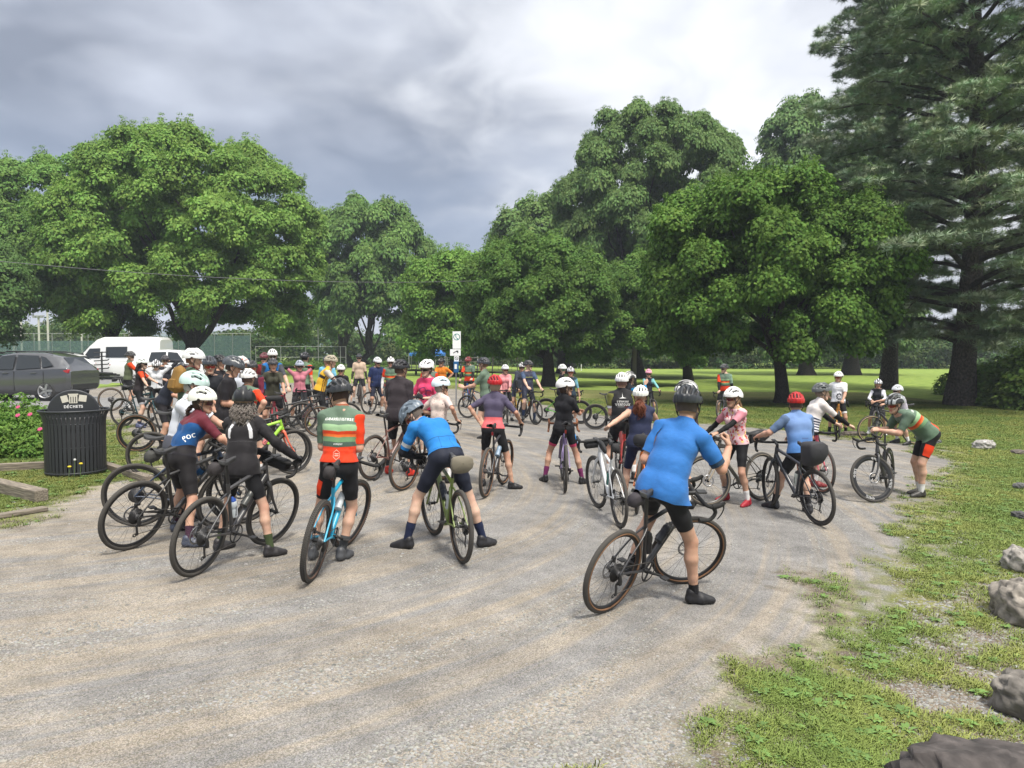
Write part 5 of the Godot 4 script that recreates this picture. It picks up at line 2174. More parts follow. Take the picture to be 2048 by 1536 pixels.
const SKIN := [Color(0.50, 0.31, 0.225), Color(0.44, 0.26, 0.18), Color(0.54, 0.36, 0.27), Color(0.37, 0.20, 0.13)]


func cloth(c: Color, rough := 0.75) -> StandardMaterial3D:
	var m := mat("cloth_%s_%d" % [c.to_html(false), int(rough * 100)], c, rough, 0.0, 0.35)
	m.rim_enabled = true
	m.rim = 0.25
	m.rim_tint = 0.6
	return m


func print_mat(key: String) -> StandardMaterial3D:
	var m := mat("print_" + key, Color.WHITE, 0.75, 0.0, 0.35)
	if m.albedo_texture == null:
		m.albedo_texture = jersey_print(key)
		m.rim_enabled = true
		m.rim = 0.2
	return m


func person(d: Dictionary) -> void:
	# where, which way
	var base: Vector3
	var head_deg: float
	var bike_xf := Transform3D()
	var on_bike: bool = d.has("b")
	if on_bike:
		bike_xf = bikes[d.b].at
		var flat := Vector3(-bike_xf.basis.z.x, 0, -bike_xf.basis.z.z).normalized()
		head_deg = rad_to_deg(atan2(flat.x, -flat.z)) + d.get("turn", 0.0)
		var right := Vector3(-flat.z, 0, flat.x)
		base = bike_xf.origin + flat * d.get("al", 0.46) + right * d.get("sd", 0.0)
		base.y = gy(base.x)
	elif d.has("px"):
		base = on_ground(d.px, d.dist)
	else:
		base = gp(d.f[0], d.f[1])
	if d.has("h"):
		head_deg = d.h
	var H: float = d.get("H", 1.75)
	if d.has("top"):        # tall enough for the helmet to reach that height in the photograph
		var up := ray(1024.0, d.top)
		var total := EYE + up.y / -up.z * -base.z - base.y
		H = clampf((total + 0.5 * (1.0 - cos(deg_to_rad(d.get("lean", 6.0))))) / 1.017, 1.46, 1.96)
	var s := H / 1.75
	var girl := 1 if d.get("sex", "m") == "f" else 0
	var bulk: float = d.get("bulk", 1.0) * (0.90 if girl else 0.97)
	var o := thing("person", d.label, "person", base, -deg_to_rad(head_deg), d.get("group", "gathered cyclists"))
	var inv := o.transform.affine_inverse()
	var dist := base.length()
	var cell := 0.0125 if dist < 8.5 else 0.0155 if dist < 12.5 else 0.020 if dist < 17.0 else 0.025
	var lod := 0 if dist < 12.5 else 1
	# pose
	var lean: float = deg_to_rad(d.get("lean", 6.0))
	var side: float = deg_to_rad(d.get("side", 0.0))
	var twist: float = deg_to_rad(d.get("twist", 0.0))
	var sp: float = d.get("spread", 0.20 if on_bike else 0.12)
	var fr: Array = d.get("fr", [sp, 0.0])
	var fl: Array = d.get("fl", [-sp, 0.0])
	if d.has("fpr"):
		var w := inv * gp(d.fpr[0], d.fpr[1])
		fr = [w.x, -w.z]
	if d.has("fpl"):
		var w := inv * gp(d.fpl[0], d.fpl[1])
		fl = [w.x, -w.z]
	var foot := [Vector3(fr[0], 0, -fr[1]), Vector3(fl[0], 0, -fl[1])]
	if d.has("fpr") and d.has("fpl"):      # the hips stay over the feet
		var shift: Vector3 = (foot[0] + foot[1]) * 0.5 * d.get("over", 0.75)
		o.position = o.transform * shift
		inv = o.transform.affine_inverse()
		for k in 2:
			foot[k] -= shift
	for k in 2:
		var wpt: Vector3 = o.transform * foot[k]
		foot[k].y = gy(wpt.x) - base.y + ((d.fr if k == 0 else d.fl)[2] if d.has("fr" if k == 0 else "fl") and (d.fr if k == 0 else d.fl).size() > 2 else 0.0)
	var pel := Vector3(d.get("hipx", 0.0), 0.92 * s, -d.get("hipz", 0.0))
	var hw := 0.088 * s
	var thigh := 0.435 * s
	var shin := 0.415 * s
	for k in 2:
		var ank: Vector3 = foot[k] + Vector3(0, 0.085, 0)
		var hx: float = pel.x + (hw if k == 0 else -hw)
		var hor := Vector2(ank.x - hx, ank.z - pel.z).length()
		pel.y = minf(pel.y, ank.y + sqrt(maxf(0.04, pow((thigh + shin) * 0.992, 2) - hor * hor)) + 0.02 * s)
	if d.has("ph"):
		pel.y = minf(pel.y, d.ph)
	var bl := Basis(Vector3.UP, -twist * 0.25) * Basis(Vector3.RIGHT, -lean * d.get("bend", 0.6)) * Basis(Vector3.BACK, -side * 0.6)
	var bu := Basis(Vector3.UP, -twist) * Basis(Vector3.RIGHT, -lean) * Basis(Vector3.BACK, -side)
	var bt := Basis(Vector3.UP, -twist) * Basis(Vector3.RIGHT, -lean * d.get("hunch", 1.12) - 0.05) * Basis(Vector3.BACK, -side)
	var W := pel + bl.y * 0.19 * s
	var C := W + bu.y * 0.17 * s
	var N := C + bt.y * 0.155 * s
	var hy: float = deg_to_rad(d.get("hy", 0.0))
	var hp: float = deg_to_rad(d.get("hp", 4.0))
	var hr: float = deg_to_rad(d.get("hr", 0.0))
	var hb := Basis(Vector3.UP, -hy) * Basis(Vector3.RIGHT, -hp) * Basis(Vector3.BACK, -hr)
	var nd := (bt.y * 0.75 + hb.y * 0.5 + Vector3.UP * 0.15).normalized()
	var HC := N + nd * 0.062 * s + hb.y * 0.078 * s + hb.z * -0.012 * s
	var shw := (0.150 if girl else 0.160) * s * lerpf(1.0, bulk, 0.35)
	var SR: Vector3 = N - bt.y * 0.066 * s + bt.x * shw - bt.z * d.get("shrug", 0.0)
	var SL: Vector3 = N - bt.y * 0.066 * s - bt.x * shw - bt.z * d.get("shrug", 0.0)
	# hands
	var ua := 0.285 * s
	var fa := 0.255 * s
	var hand := []
	for k in 2:
		var sg := 1.0 if k == 0 else -1.0
		var key = d.get("ra" if k == 0 else "la", "hood" if on_bike else "down")
		var hd := {"p": Vector3(0.26 * sg, 0.84 * s, -0.06), "f": Vector3(0, -1, -0.25), "u": Vector3(sg, 0.1, 0), "c": "open", "e": Vector3(0.5 * sg, -0.2, 1.0)}
		if key is Dictionary:
			hd.merge(key, true)
		elif key.begins_with("hood") or key.begins_with("top"):
			var side_sg := -sg if key.contains("!") else sg
			var which: String = key.get_slice(":", 1) if key.contains(":") else d.b
			var local := bp(0.935, 0.975, 0.221 * side_sg) if key.begins_with("hood") else bp(0.845, 0.945, 0.10 * side_sg)
			var bx: Transform3D = bikes[which].at
			var bs: Transform3D = bikes[which].steer
			hd.p = inv * (bx * (bs * local))
			var dirw: Vector3 = bx.basis * (bs.basis * Vector3(0.0 if key.begins_with("hood") else 0.05 * sg, -0.22, -1.0))
			hd.f = inv.basis * dirw
			hd.u = Vector3(0.45 * sg, 1.0, 0.15)
			hd.c = "grip"
			hd.e = Vector3(0.75 * sg, -0.6, 0.3)
		elif key == "hip":
			hd.merge({"p": pel + Vector3(0.20 * sg, 0.10 * s, 0.03), "f": Vector3(-0.75 * sg, -0.5, -0.25), "u": Vector3(0.6 * sg, 0.7, 0.3), "e": Vector3(1.0 * sg, 0.0, 0.55)}, true)
		elif key == "fold":
			hd.merge({"p": C + bu * Vector3(-0.07 * sg, -0.04 + 0.035 * sg, -0.19), "f": Vector3(-1.0 * sg, 0.1, 0.1), "u": Vector3(0, 0.3, -1), "e": Vector3(0.8 * sg, -0.8, 0.1)}, true)
		elif key == "nape":
			hd.merge({"p": HC + Vector3(0.11 * sg, 0.0, 0.07), "f": Vector3(-0.7 * sg, 0.1, 0.6), "u": Vector3(0.3 * sg, 0.3, 0.9), "e": Vector3(1.0 * sg, 0.35, -0.25)}, true)
		elif key == "front":
			hd.merge({"p": pel + Vector3(0.07 * sg, 0.12 * s, -0.26), "f": Vector3(-0.75 * sg, -0.15, -0.5), "u": Vector3(0.1 * sg, 0.7, -0.6), "c": "grip"}, true)
		elif key == "chest":
			hd.merge({"p": C + Vector3(0.07 * sg, -0.02, -0.27), "f": Vector3(-0.5 * sg, 0.55, -0.45), "u": Vector3(0.5 * sg, 0.3, -0.8), "c": "grip", "e": Vector3(0.7 * sg, -0.9, 0.2)}, true)
		elif key == "knee":
			hd.merge({"p": pel + Vector3(0.14 * sg, -0.02, -0.30), "f": Vector3(-0.2 * sg, -0.4, -1.0), "u": Vector3(0, 1, -0.2), "c": "grip"}, true)
		if hd.has("px"):
			hd.p = inv * at_depth(hd.px[0], hd.px[1], hd.px[2])
		var sh := SR if k == 0 else SL
		hd.p = reach(sh, hd.p, (ua + fa) * 0.997)
		hd.el = two_bone(sh, hd.p, ua, fa, hd.e)
		hand.append(hd)
	var ER: Vector3 = hand[0].el
	var EL: Vector3 = hand[1].el
	var WRr: Vector3 = hand[0].p
	var WLl: Vector3 = hand[1].p
	# legs
	var hip := [pel + bl.x * hw - bl.y * 0.02 * s, pel - bl.x * hw - bl.y * 0.02 * s]
	var ank := [foot[0] + Vector3(0, 0.085, 0), foot[1] + Vector3(0, 0.085, 0)]
	var knee := []
	for k in 2:
		var sg := 1.0 if k == 0 else -1.0
		ank[k] = reach(hip[k], ank[k], (thigh + shin) * 0.998)
		knee.append(two_bone(hip[k], ank[k], thigh, shin, Vector3(0.35 * sg + (d.get("kx", 0.0)), 0, -1)))
	# the field
	var lo := pel
	var hi := pel
	for p in [W, C, N, SR, SL, ER, EL, WRr, WLl, hip[0], hip[1], knee[0], knee[1], ank[0], ank[1]]:
		lo = lo.min(p)
		hi = hi.max(p)
	var f := Field.new(lo - Vector3.ONE * 0.17, hi + Vector3.ONE * 0.17, cell)
	var b := bulk * s
	var hips := 1.07 if girl else 1.0
	f.cap(pel + bl.x * 0.072 * s, pel - bl.x * 0.072 * s, 0.098 * b * hips, 0.098 * b * hips, 0, 0.04)
	for q in [-1.0, 1.0]:
		f.cap(pel + bl.x * 0.060 * q * s + bl.z * 0.040 * s - bl.y * 0.03 * s, pel + bl.x * 0.058 * q * s + bl.z * 0.038 * s + bl.y * 0.03 * s, 0.086 * b * hips, 0.080 * b, 0, 0.04)
		f.cap(pel + bl.x * 0.064 * q * s + bl.y * 0.04 * s, W + bl.x * 0.052 * q * s, 0.092 * b, (0.082 if girl else 0.094) * b, 0, 0.05)
		f.cap(W + bu.x * 0.052 * q * s, C + bu.x * 0.062 * q * s, (0.080 if girl else 0.090) * b, 0.098 * b, 0, 0.05)
		f.cap(C + bu.x * 0.064 * q * s, N + bt.x * 0.074 * q * s - bt.y * 0.08 * s, 0.098 * b, 0.074 * b, 0, 0.05)
		f.cap(N + bt.x * 0.02 * q * s - bt.y * 0.005, (SR if q > 0 else SL) + bt.y * 0.012, 0.052 * s, 0.050 * s, 0, 0.05)
		if girl:
			f.cap(C - bu.z * 0.068 * s + bu.x * 0.066 * q * s - bu.y * 0.01, C - bu.z * 0.072 * s + bu.x * 0.066 * q * s - bu.y * 0.03 * s, 0.056 * s, 0.054 * s, 0, 0.035)
		else:
			f.cap(C - bu.z * 0.045 * s + bu.x * 0.060 * q * s + bu.y * 0.05 * s, C - bu.z * 0.045 * s + bu.x * 0.055 * q * s, 0.066 * b, 0.066 * b, 0, 0.04)
	f.cap(pel - bl.z * 0.02 + bl.y * 0.06 * s, W - bl.z * 0.022 * b, 0.098 * b * (1.12 if bulk > 1.12 else 1.0), 0.100 * b * (1.18 if bulk > 1.12 else 0.95), 0, 0.05)
	f.cap(N - bt.y * 0.02, HC - hb.y * 0.085 * s + hb.z * 0.022 * s, 0.056 * s, 0.050 * s, 1, 0.04)
	for k in 2:
		var sh := SR if k == 0 else SL
		var e: Vector3 = hand[k].el
		var w: Vector3 = hand[k].p
		var ab := lerpf(1.0, bulk, 0.7) * s * (0.9 if girl else 1.0)
		f.cap(sh, sh.lerp(e, 0.45), 0.056 * ab, 0.050 * ab, 2 + k * 2, 0.03)
		f.cap(sh.lerp(e, 0.45), e, 0.049 * ab, 0.039 * ab, 2 + k * 2, 0.02)
		f.cap(e, e.lerp(w, 0.35), 0.038 * ab, 0.041 * ab, 3 + k * 2, 0.02)
		f.cap(e.lerp(w, 0.35), w, 0.040 * ab, 0.0265 * ab, 3 + k * 2, 0.02)
		var lb := lerpf(1.0, bulk, 0.6) * s * 0.96
		f.cap(hip[k], hip[k].lerp(knee[k], 0.5), 0.088 * lb * hips, 0.073 * lb, 6 + k * 2, 0.03)
		f.cap(hip[k].lerp(knee[k], 0.5), knee[k], 0.072 * lb, 0.054 * lb, 6 + k * 2, 0.025)
		var kd := Vector3(0, 0, 0.016 * s)
		f.cap(knee[k], knee[k].lerp(ank[k], 0.32) + kd, 0.053 * lb, 0.056 * lb, 7 + k * 2, 0.02)
		f.cap(knee[k].lerp(ank[k], 0.32) + kd, knee[k].lerp(ank[k], 0.68) + kd * 0.4, 0.055 * lb, 0.040 * lb, 7 + k * 2, 0.02)
		f.cap(knee[k].lerp(ank[k], 0.68) + kd * 0.4, ank[k], 0.040 * lb, 0.035 * lb, 7 + k * 2, 0.02)
	f.nets()
	# what each garment covers
	var nvx := f.v.size()
	var fj := PackedFloat32Array(); fj.resize(nvx)
	var fs := PackedFloat32Array(); fs.resize(nvx)
	var fk := [PackedFloat32Array(), PackedFloat32Array()]
	var fv := [PackedFloat32Array(), PackedFloat32Array()]
	var fw := [PackedFloat32Array(), PackedFloat32Array()]
	for k in 2:
		for arr in [fk, fv, fw]:
			arr[k].resize(nvx)
			arr[k].fill(-0.2)
	var oj := PackedFloat32Array(); oj.resize(nvx)
	var os := PackedFloat32Array(); os.resize(nvx)
	var ov := PackedFloat32Array(); ov.resize(nvx)
	var ok := PackedFloat32Array(); ok.resize(nvx); ok.fill(0.0045)
	var uv := PackedVector2Array(); uv.resize(nvx)
	var none := PackedVector2Array(); none.resize(nvx)
	var hem: float = d.get("hem", -0.01) * s
	var top := 0.515 * s
	var loose: float = d.get("loose", 0.0)
	var sll: float = d.get("sll", 0.62)
	var shl: float = d.get("shl", 0.72)
	var soh: float = d.get("soh", 0.36)
	var warm: float = d.get("warm", 0.0)
	var la := [(ER - SR).length(), (EL - SL).length()]
	var vneck: float = d.get("vneck", 0.0)
	var tank: bool = d.get("tank", false)
	var wr: float = d.get("fold", 0.0035)
	for i in nvx:
		var p := f.v[i]
		var l := int(f.vl[i])
		# long creases with soft ground between them
		var n1 := fold_noise.get_noise_3d(p.x * 5.5 + p.y * 4.0 + s * 40.0, p.y * 6.0 - p.x * 3.0, p.z * 5.5)
		var n2 := fold_noise.get_noise_3d(p.x * 11.0 - p.y * 6.0, p.y * 3.0 + p.x * 4.0 + s * 60.0, p.z * 9.0)
		var fold := wr * (1.1 * n2 - 1.0 * pow(1.0 - absf(n1), 9.0) + 0.2)
		if l <= 1 or l == 6 or l == 8 or l == 2 or l == 4:
			var t1 := seg_t(p, pel, W)
			var t2 := seg_t(p, W, C)
			var t3 := seg_t(p, C, N)
			var y := t1 * 0.19 * s
			var q := pel + (W - pel) * t1
			var bb := bl
			if t1 > 1.0:
				y = 0.19 * s + clampf(t2, 0, 9) * 0.17 * s
				q = W + (C - W) * clampf(t2, 0, 1)
				bb = bu
				if t2 > 1.0:
					y = 0.36 * s + maxf(t3, 0.0) * 0.155 * s
					q = C + (N - C) * t3
					bb = bt
			var r := p - q
			uv[i] = Vector2(0.5 + atan2(r.dot(bb.x), r.dot(bb.z)) / TAU, clampf(1.0 - (y - hem) / (0.555 * s - hem), 0.0, 1.0))
			var collar := top + (0.06 if r.dot(bb.z) > 0.0 else 0.012) - y
			if l == 1:
				collar = (0.055 if r.dot(bb.z) > 0.0 else 0.022) - (p - N).dot(nd)
			if vneck > 0.0 and r.dot(bb.z) < 0.0:
				collar = minf(collar, vneck * 0.35 + absf(r.dot(bb.x)) * 1.1 - (y - top + 0.10))
			fj[i] = minf(y - hem, collar)
			oj[i] = maxf(0.0035, 0.006 + fold) + loose * smoothstep(0.42 * s, 0.0, y) + (0.0025 if y < hem + 0.02 else 0.0)
			if d.has("pockets") and y < 0.15 * s and y > 0.0 and r.dot(bb.z) > 0.03:
				oj[i] += 0.010 * smoothstep(0.03, 0.07, r.dot(bb.z))
			if l == 6 or l == 8:
				var k := (l - 6) / 2
				var tt: float = seg_t(p, hip[k], knee[k])
				fs[i] = minf((shl - tt) * thigh, 0.12 - y)
				if y < -0.12 * s:
					fj[i] = y - hem
			else:
				fs[i] = 0.09 * s - y
			if l == 2 or l == 4:
				var k := (l - 2) / 2
				var tt: float = seg_t(p, SR if k == 0 else SL, ER if k == 0 else EL) * la[k]
				fj[i] = minf(fj[i], (0.0 if tank else 0.035) - tt)
				fs[i] = -0.2
				fv[k][i] = minf(tt + 0.035, sll * la[k] - tt) if sll < 1.0 else tt + 0.035
				fw[k][i] = tt - (sll * la[k] - 0.02)
				uv[i].y = clampf(uv[i].y, 0.0, 0.4)
			else:
				for k in 2:
					var dd: float = 0.052 * s - (p - (SR if k == 0 else SL)).length()
					if l == 0 and dd > -0.1:
						fv[k][i] = dd
		elif l == 3 or l == 5:
			var k := (l - 3) / 2
			var tt: float = seg_t(p, ER if k == 0 else EL, WRr if k == 0 else WLl) * fa
			fj[i] = -0.2
			fs[i] = -0.2
			fv[k][i] = (sll - 1.0) * fa - tt
			if sll < 1.0:
				fv[k][i] = (sll - 1.0) * la[k] - tt
			fw[k][i] = minf(tt + (1.0 - sll) * la[k], 0.95 * fa - tt)
		else:
			var k := (l - 7) / 2
			var tt: float = seg_t(p, knee[k], ank[k])
			fj[i] = -0.2
			fs[i] = (shl - 1.0) * thigh - tt * shin
			if d.get("long", false):
				fs[i] = (0.93 - tt) * shin
			fk[k][i] = (tt - (1.0 - soh)) * shin
		if d.get("long", false) and (l == 6 or l == 8):
			fs[i] = 0.12 - uv[i].y * 0.0
		os[i] = maxf(0.003, 0.004 + fold * 0.35) + d.get("baggy", 0.0)
		ov[i] = maxf(0.0045, 0.0068 + fold) + loose * 0.35
	# skin: body, head and hands in one mesh
	var sk := MB.new()
	sk.col = SKIN[int(d.get("skin", 0))]
	var tint := PackedColorArray()
	for i in nvx:
		var p := f.v[i]
		var red := 0.0
		for q in [knee[0], knee[1], ER, EL, WRr, WLl, ank[0], ank[1]]:
			red = maxf(red, 1.0 - p.distance_to(q) / 0.09)
		var t := 1.0 + 0.10 * fold_noise.get_noise_3d(p.x * 18.0, p.y * 18.0, p.z * 18.0)
		tint.append(Color(sk.col.r * t * (1.0 + 0.05 * red), sk.col.g * t * (1.0 - 0.14 * red), sk.col.b * t * (1.0 - 0.16 * red)))
	sk.add(f.v, f.n, f.ix, Transform3D(), tint)
	var hs := 0.97 * s if girl else s
	hs = lerpf(hs, 1.0, 0.5)
	var hx := Transform3D(hb.scaled(Vector3.ONE * hs), HC)
	var th: Dictionary = tmpl["head%d%d" % [lod, girl]]
	var hc := PackedColorArray()
	for c in th.c:
		hc.append(c * sk.col)
	sk.add(th.v, th.n, th.ix, hx, hc)
	var gloves := []
	for k in 2:
		var hd: Dictionary = hand[k]
		var fz: Vector3 = -hd.f.normalized()
		var uy: Vector3 = (hd.u - fz * hd.u.dot(fz)).normalized()
		var hbx := Basis(uy.cross(fz), uy, fz)
		var hsz := (0.90 if girl else 1.02) * s
		var t: Dictionary = tmpl["%s%d%s" % [hd.c, lod, "r" if k == 0 else "l"]]
		var tx := Transform3D(hbx.scaled(Vector3.ONE * hsz), hd.p)
		var gc = d.get("gl", null)
		if d.has("glr") and k == 0:
			gc = d.glr
		if gc != null:
			var gm := MB.new()
			gm.add(t.v, t.n, t.ix, Transform3D(hbx.scaled(Vector3.ONE * hsz * 1.06), hd.p))
			gloves.append([gm.mesh(), gc])
		else:
			sk.add(t.v, t.n, t.ix, tx)
	var skm := vmat("skin", 0.62)
	skm.subsurf_scatter_enabled = true
	skm.subsurf_scatter_strength = 0.06
	part("body", sk.mesh(), skm, o)
	# clothes
	var jc = d.get("j", Color(0.2, 0.2, 0.2))
	if jc is String:
		part("jersey", garment(f.v, f.n, f.ix, fj, oj, uv, 14 if loose > 0.014 else 0), print_mat(jc), o)
	else:
		var jm := mat("jersey_%s" % jc.to_html(false), jc, 0.75, 0.0, 0.35)
		if jm.albedo_texture == null:
			if not mats.has("seams"):
				mats["seams"] = jersey_print("seams")
			jm.albedo_texture = mats["seams"]
			jm.rim_enabled = true
			jm.rim = 0.25
		part("jersey", garment(f.v, f.n, f.ix, fj, oj, uv, 14 if loose > 0.014 else 0), jm, o)
	if not tank:
		for k in 2:
			var sc = d.get("sl", jc if jc is Color else Color(0.3, 0.3, 0.3))
			if k == 0 and d.has("slr"):
				sc = d.slr
			part("sleeve", garment(f.v, f.n, f.ix, fv[k], ov, uv), print_mat(sc) if sc is String else cloth(sc), o)
			if warm > 0.0 or d.has("warmc"):
				part("arm_warmer", garment(f.v, f.n, f.ix, fw[k], ok, none), cloth(d.get("warmc", Color(0.06, 0.06, 0.065))), o)
	part("shorts", garment(f.v, f.n, f.ix, fs, os, none), cloth(d.get("sh", Color(0.10, 0.10, 0.11)), 0.7), o)
	if d.has("band"):
		var fb := PackedFloat32Array(); fb.resize(nvx); fb.fill(-0.2)
		for i in nvx:
			var l := int(f.vl[i])
			if l == 6 or l == 8:
				var k := (l - 6) / 2
				var tt: float = seg_t(f.v[i], hip[k], knee[k])
				fb[i] = minf((shl + 0.005 - tt) * thigh, (tt - shl + 0.11) * thigh)
		var ob := os.duplicate()
		for i in nvx:
			ob[i] += 0.0025
		part("hem_band", garment(f.v, f.n, f.ix, fb, ob, none), cloth(d.band), o)
	if d.has("panel"):      # a coloured panel on the outside of one thigh: [side, colour, from, to]
		var pn: Array = d.panel
		var fp := PackedFloat32Array(); fp.resize(nvx); fp.fill(-0.2)
		var kk := 0 if pn[0] == "r" else 1
		var ax: Vector3 = (knee[kk] - hip[kk]).normalized()
		var ov2: Vector3 = (Vector3(1.0 if kk == 0 else -1.0, 0, pn[4] if pn.size() > 4 else 0.0)).normalized()
		ov2 = (ov2 - ax * ov2.dot(ax)).normalized()
		for i in nvx:
			if int(f.vl[i]) == 6 + kk * 2:
				var tt: float = seg_t(f.v[i], hip[kk], knee[kk])
				var q: Vector3 = f.v[i] - (hip[kk] + (knee[kk] - hip[kk]) * tt)
				var ang := q.normalized().dot(ov2)
				fp[i] = minf(minf((tt - pn[2]) * thigh, (pn[3] - tt) * thigh), (ang - 0.62) * 0.1)
		var op := os.duplicate()
		for i in nvx:
			op[i] += 0.003
		part("side_panel", garment(f.v, f.n, f.ix, fp, op, none), cloth(pn[1]), o)
	if d.has("aband"):      # a band round one or both sleeves: [sides, colour, from, to]
		for k in 2:
			if not (d.aband[0] as String).contains("rl"[k]):
				continue
			var fb := PackedFloat32Array(); fb.resize(nvx); fb.fill(-0.2)
			var ob := ov.duplicate()
			for i in nvx:
				ob[i] += 0.002
				if int(f.vl[i]) == 2 + k * 2:
					var tt: float = seg_t(f.v[i], SR if k == 0 else SL, ER if k == 0 else EL)
					fb[i] = minf(tt - d.aband[2], d.aband[3] - tt) * la[k]
			part("sleeve_band", garment(f.v, f.n, f.ix, fb, ob, none), cloth(d.aband[1]), o)
	if d.get("soh", 0.36) > 0.0:
		for k in 2:
			part("sock", garment(f.v, f.n, f.ix, fk[k], ok, none), cloth(d.get("so", Color(0.85, 0.85, 0.85)), 0.9), o)
	for k in 2:
		var sg := 1.0 if k == 0 else -1.0
		var yaw: float = deg_to_rad((d.get("fyr", -12.0) if k == 0 else d.get("fyl", 12.0)))
		var sb := MB.new()
		var t: Dictionary = tmpl["shoe%d" % lod]
		sb.add(t.v, t.n, t.ix, Transform3D(Basis(Vector3.UP, yaw).scaled(Vector3.ONE * (0.93 if girl else 1.03)), ank[k] - Vector3(0, 0.085, 0)), t.c)
		var sm := mat("shoe_%s" % (d.get("shoe", Color(0.1, 0.1, 0.1)) as Color).to_html(false), d.get("shoe", Color(0.1, 0.1, 0.1)), 0.5)
		sm.vertex_color_use_as_albedo = true
		part("shoe", sb.mesh(), sm, o)
	for gq in gloves:
		part("glove", gq[0], cloth(gq[1], 0.85), o)
	# head wear
	var hel: Array = d.get("hel", [0, Color(0.85, 0.85, 0.85)])
	var hxm := hx * Transform3D(Basis().scaled(Vector3(1.09, 1.08, 1.09)), Vector3(0, -0.004, 0))
	var hm: Array = tmpl["helmet%d%d" % [lod, hel[0]]]
	var shellm := mat("helmet_%s" % (hel[1] as Color).to_html(false), hel[1], 0.38)
	shellm.vertex_color_use_as_albedo = true
	var ho := part("helmet", hm[0], shellm, o, hxm)
	part("liner", hm[1], mat("helmet_%s_inside" % (hel[2] as Color).to_html(false), hel[2], 0.8) if hel.size() > 2 else mat("helmet_inside", lin(0.02, 0.02, 0.022), 0.8), ho)
	part("strap", tmpl.strap, mat("strap", lin(0.025, 0.025, 0.025), 0.8), ho)
	if d.has("sg"):
		part("sunglasses", tmpl.glasses, mat("lens_%s" % (d.sg as Color).to_html(false), d.sg, 0.12), o, hx)
	else:
		part("eye", tmpl.eyes, vmat("eye", 0.15), o, hx)
	if d.has("hair"):
		part("hair", tmpl["hair%d" % (1 if girl else 0)], mat("hair_%s" % (d.hair as Color).to_html(false), d.hair, 0.8), o, hx)
	if d.has("locks"):
		var lm := mat("locks_%s" % (d.lockc as Color).to_html(false), d.lockc, 0.6)
		lm.vertex_color_use_as_albedo = true
		part("hair", d.locks, lm, o, Transform3D(Basis(Vector3.UP, -hy * 0.8 - twist * 0.2).scaled(Vector3.ONE * hs), HC))
	if d.has("beard"):
		part("beard", tmpl.beard, mat("hair_%s" % (d.beard as Color).to_html(false), d.beard, 0.9), o, hx)
	d.node = o
	if d.has("id"):
		carriers.append(d)
	d.joints = {"N": N, "C": C, "W": W, "P": pel, "bu": bu, "bt": bt, "HC": HC, "wrist_l": WLl, "wrist_r": WRr, "elbow_l": EL, "elbow_r": ER}


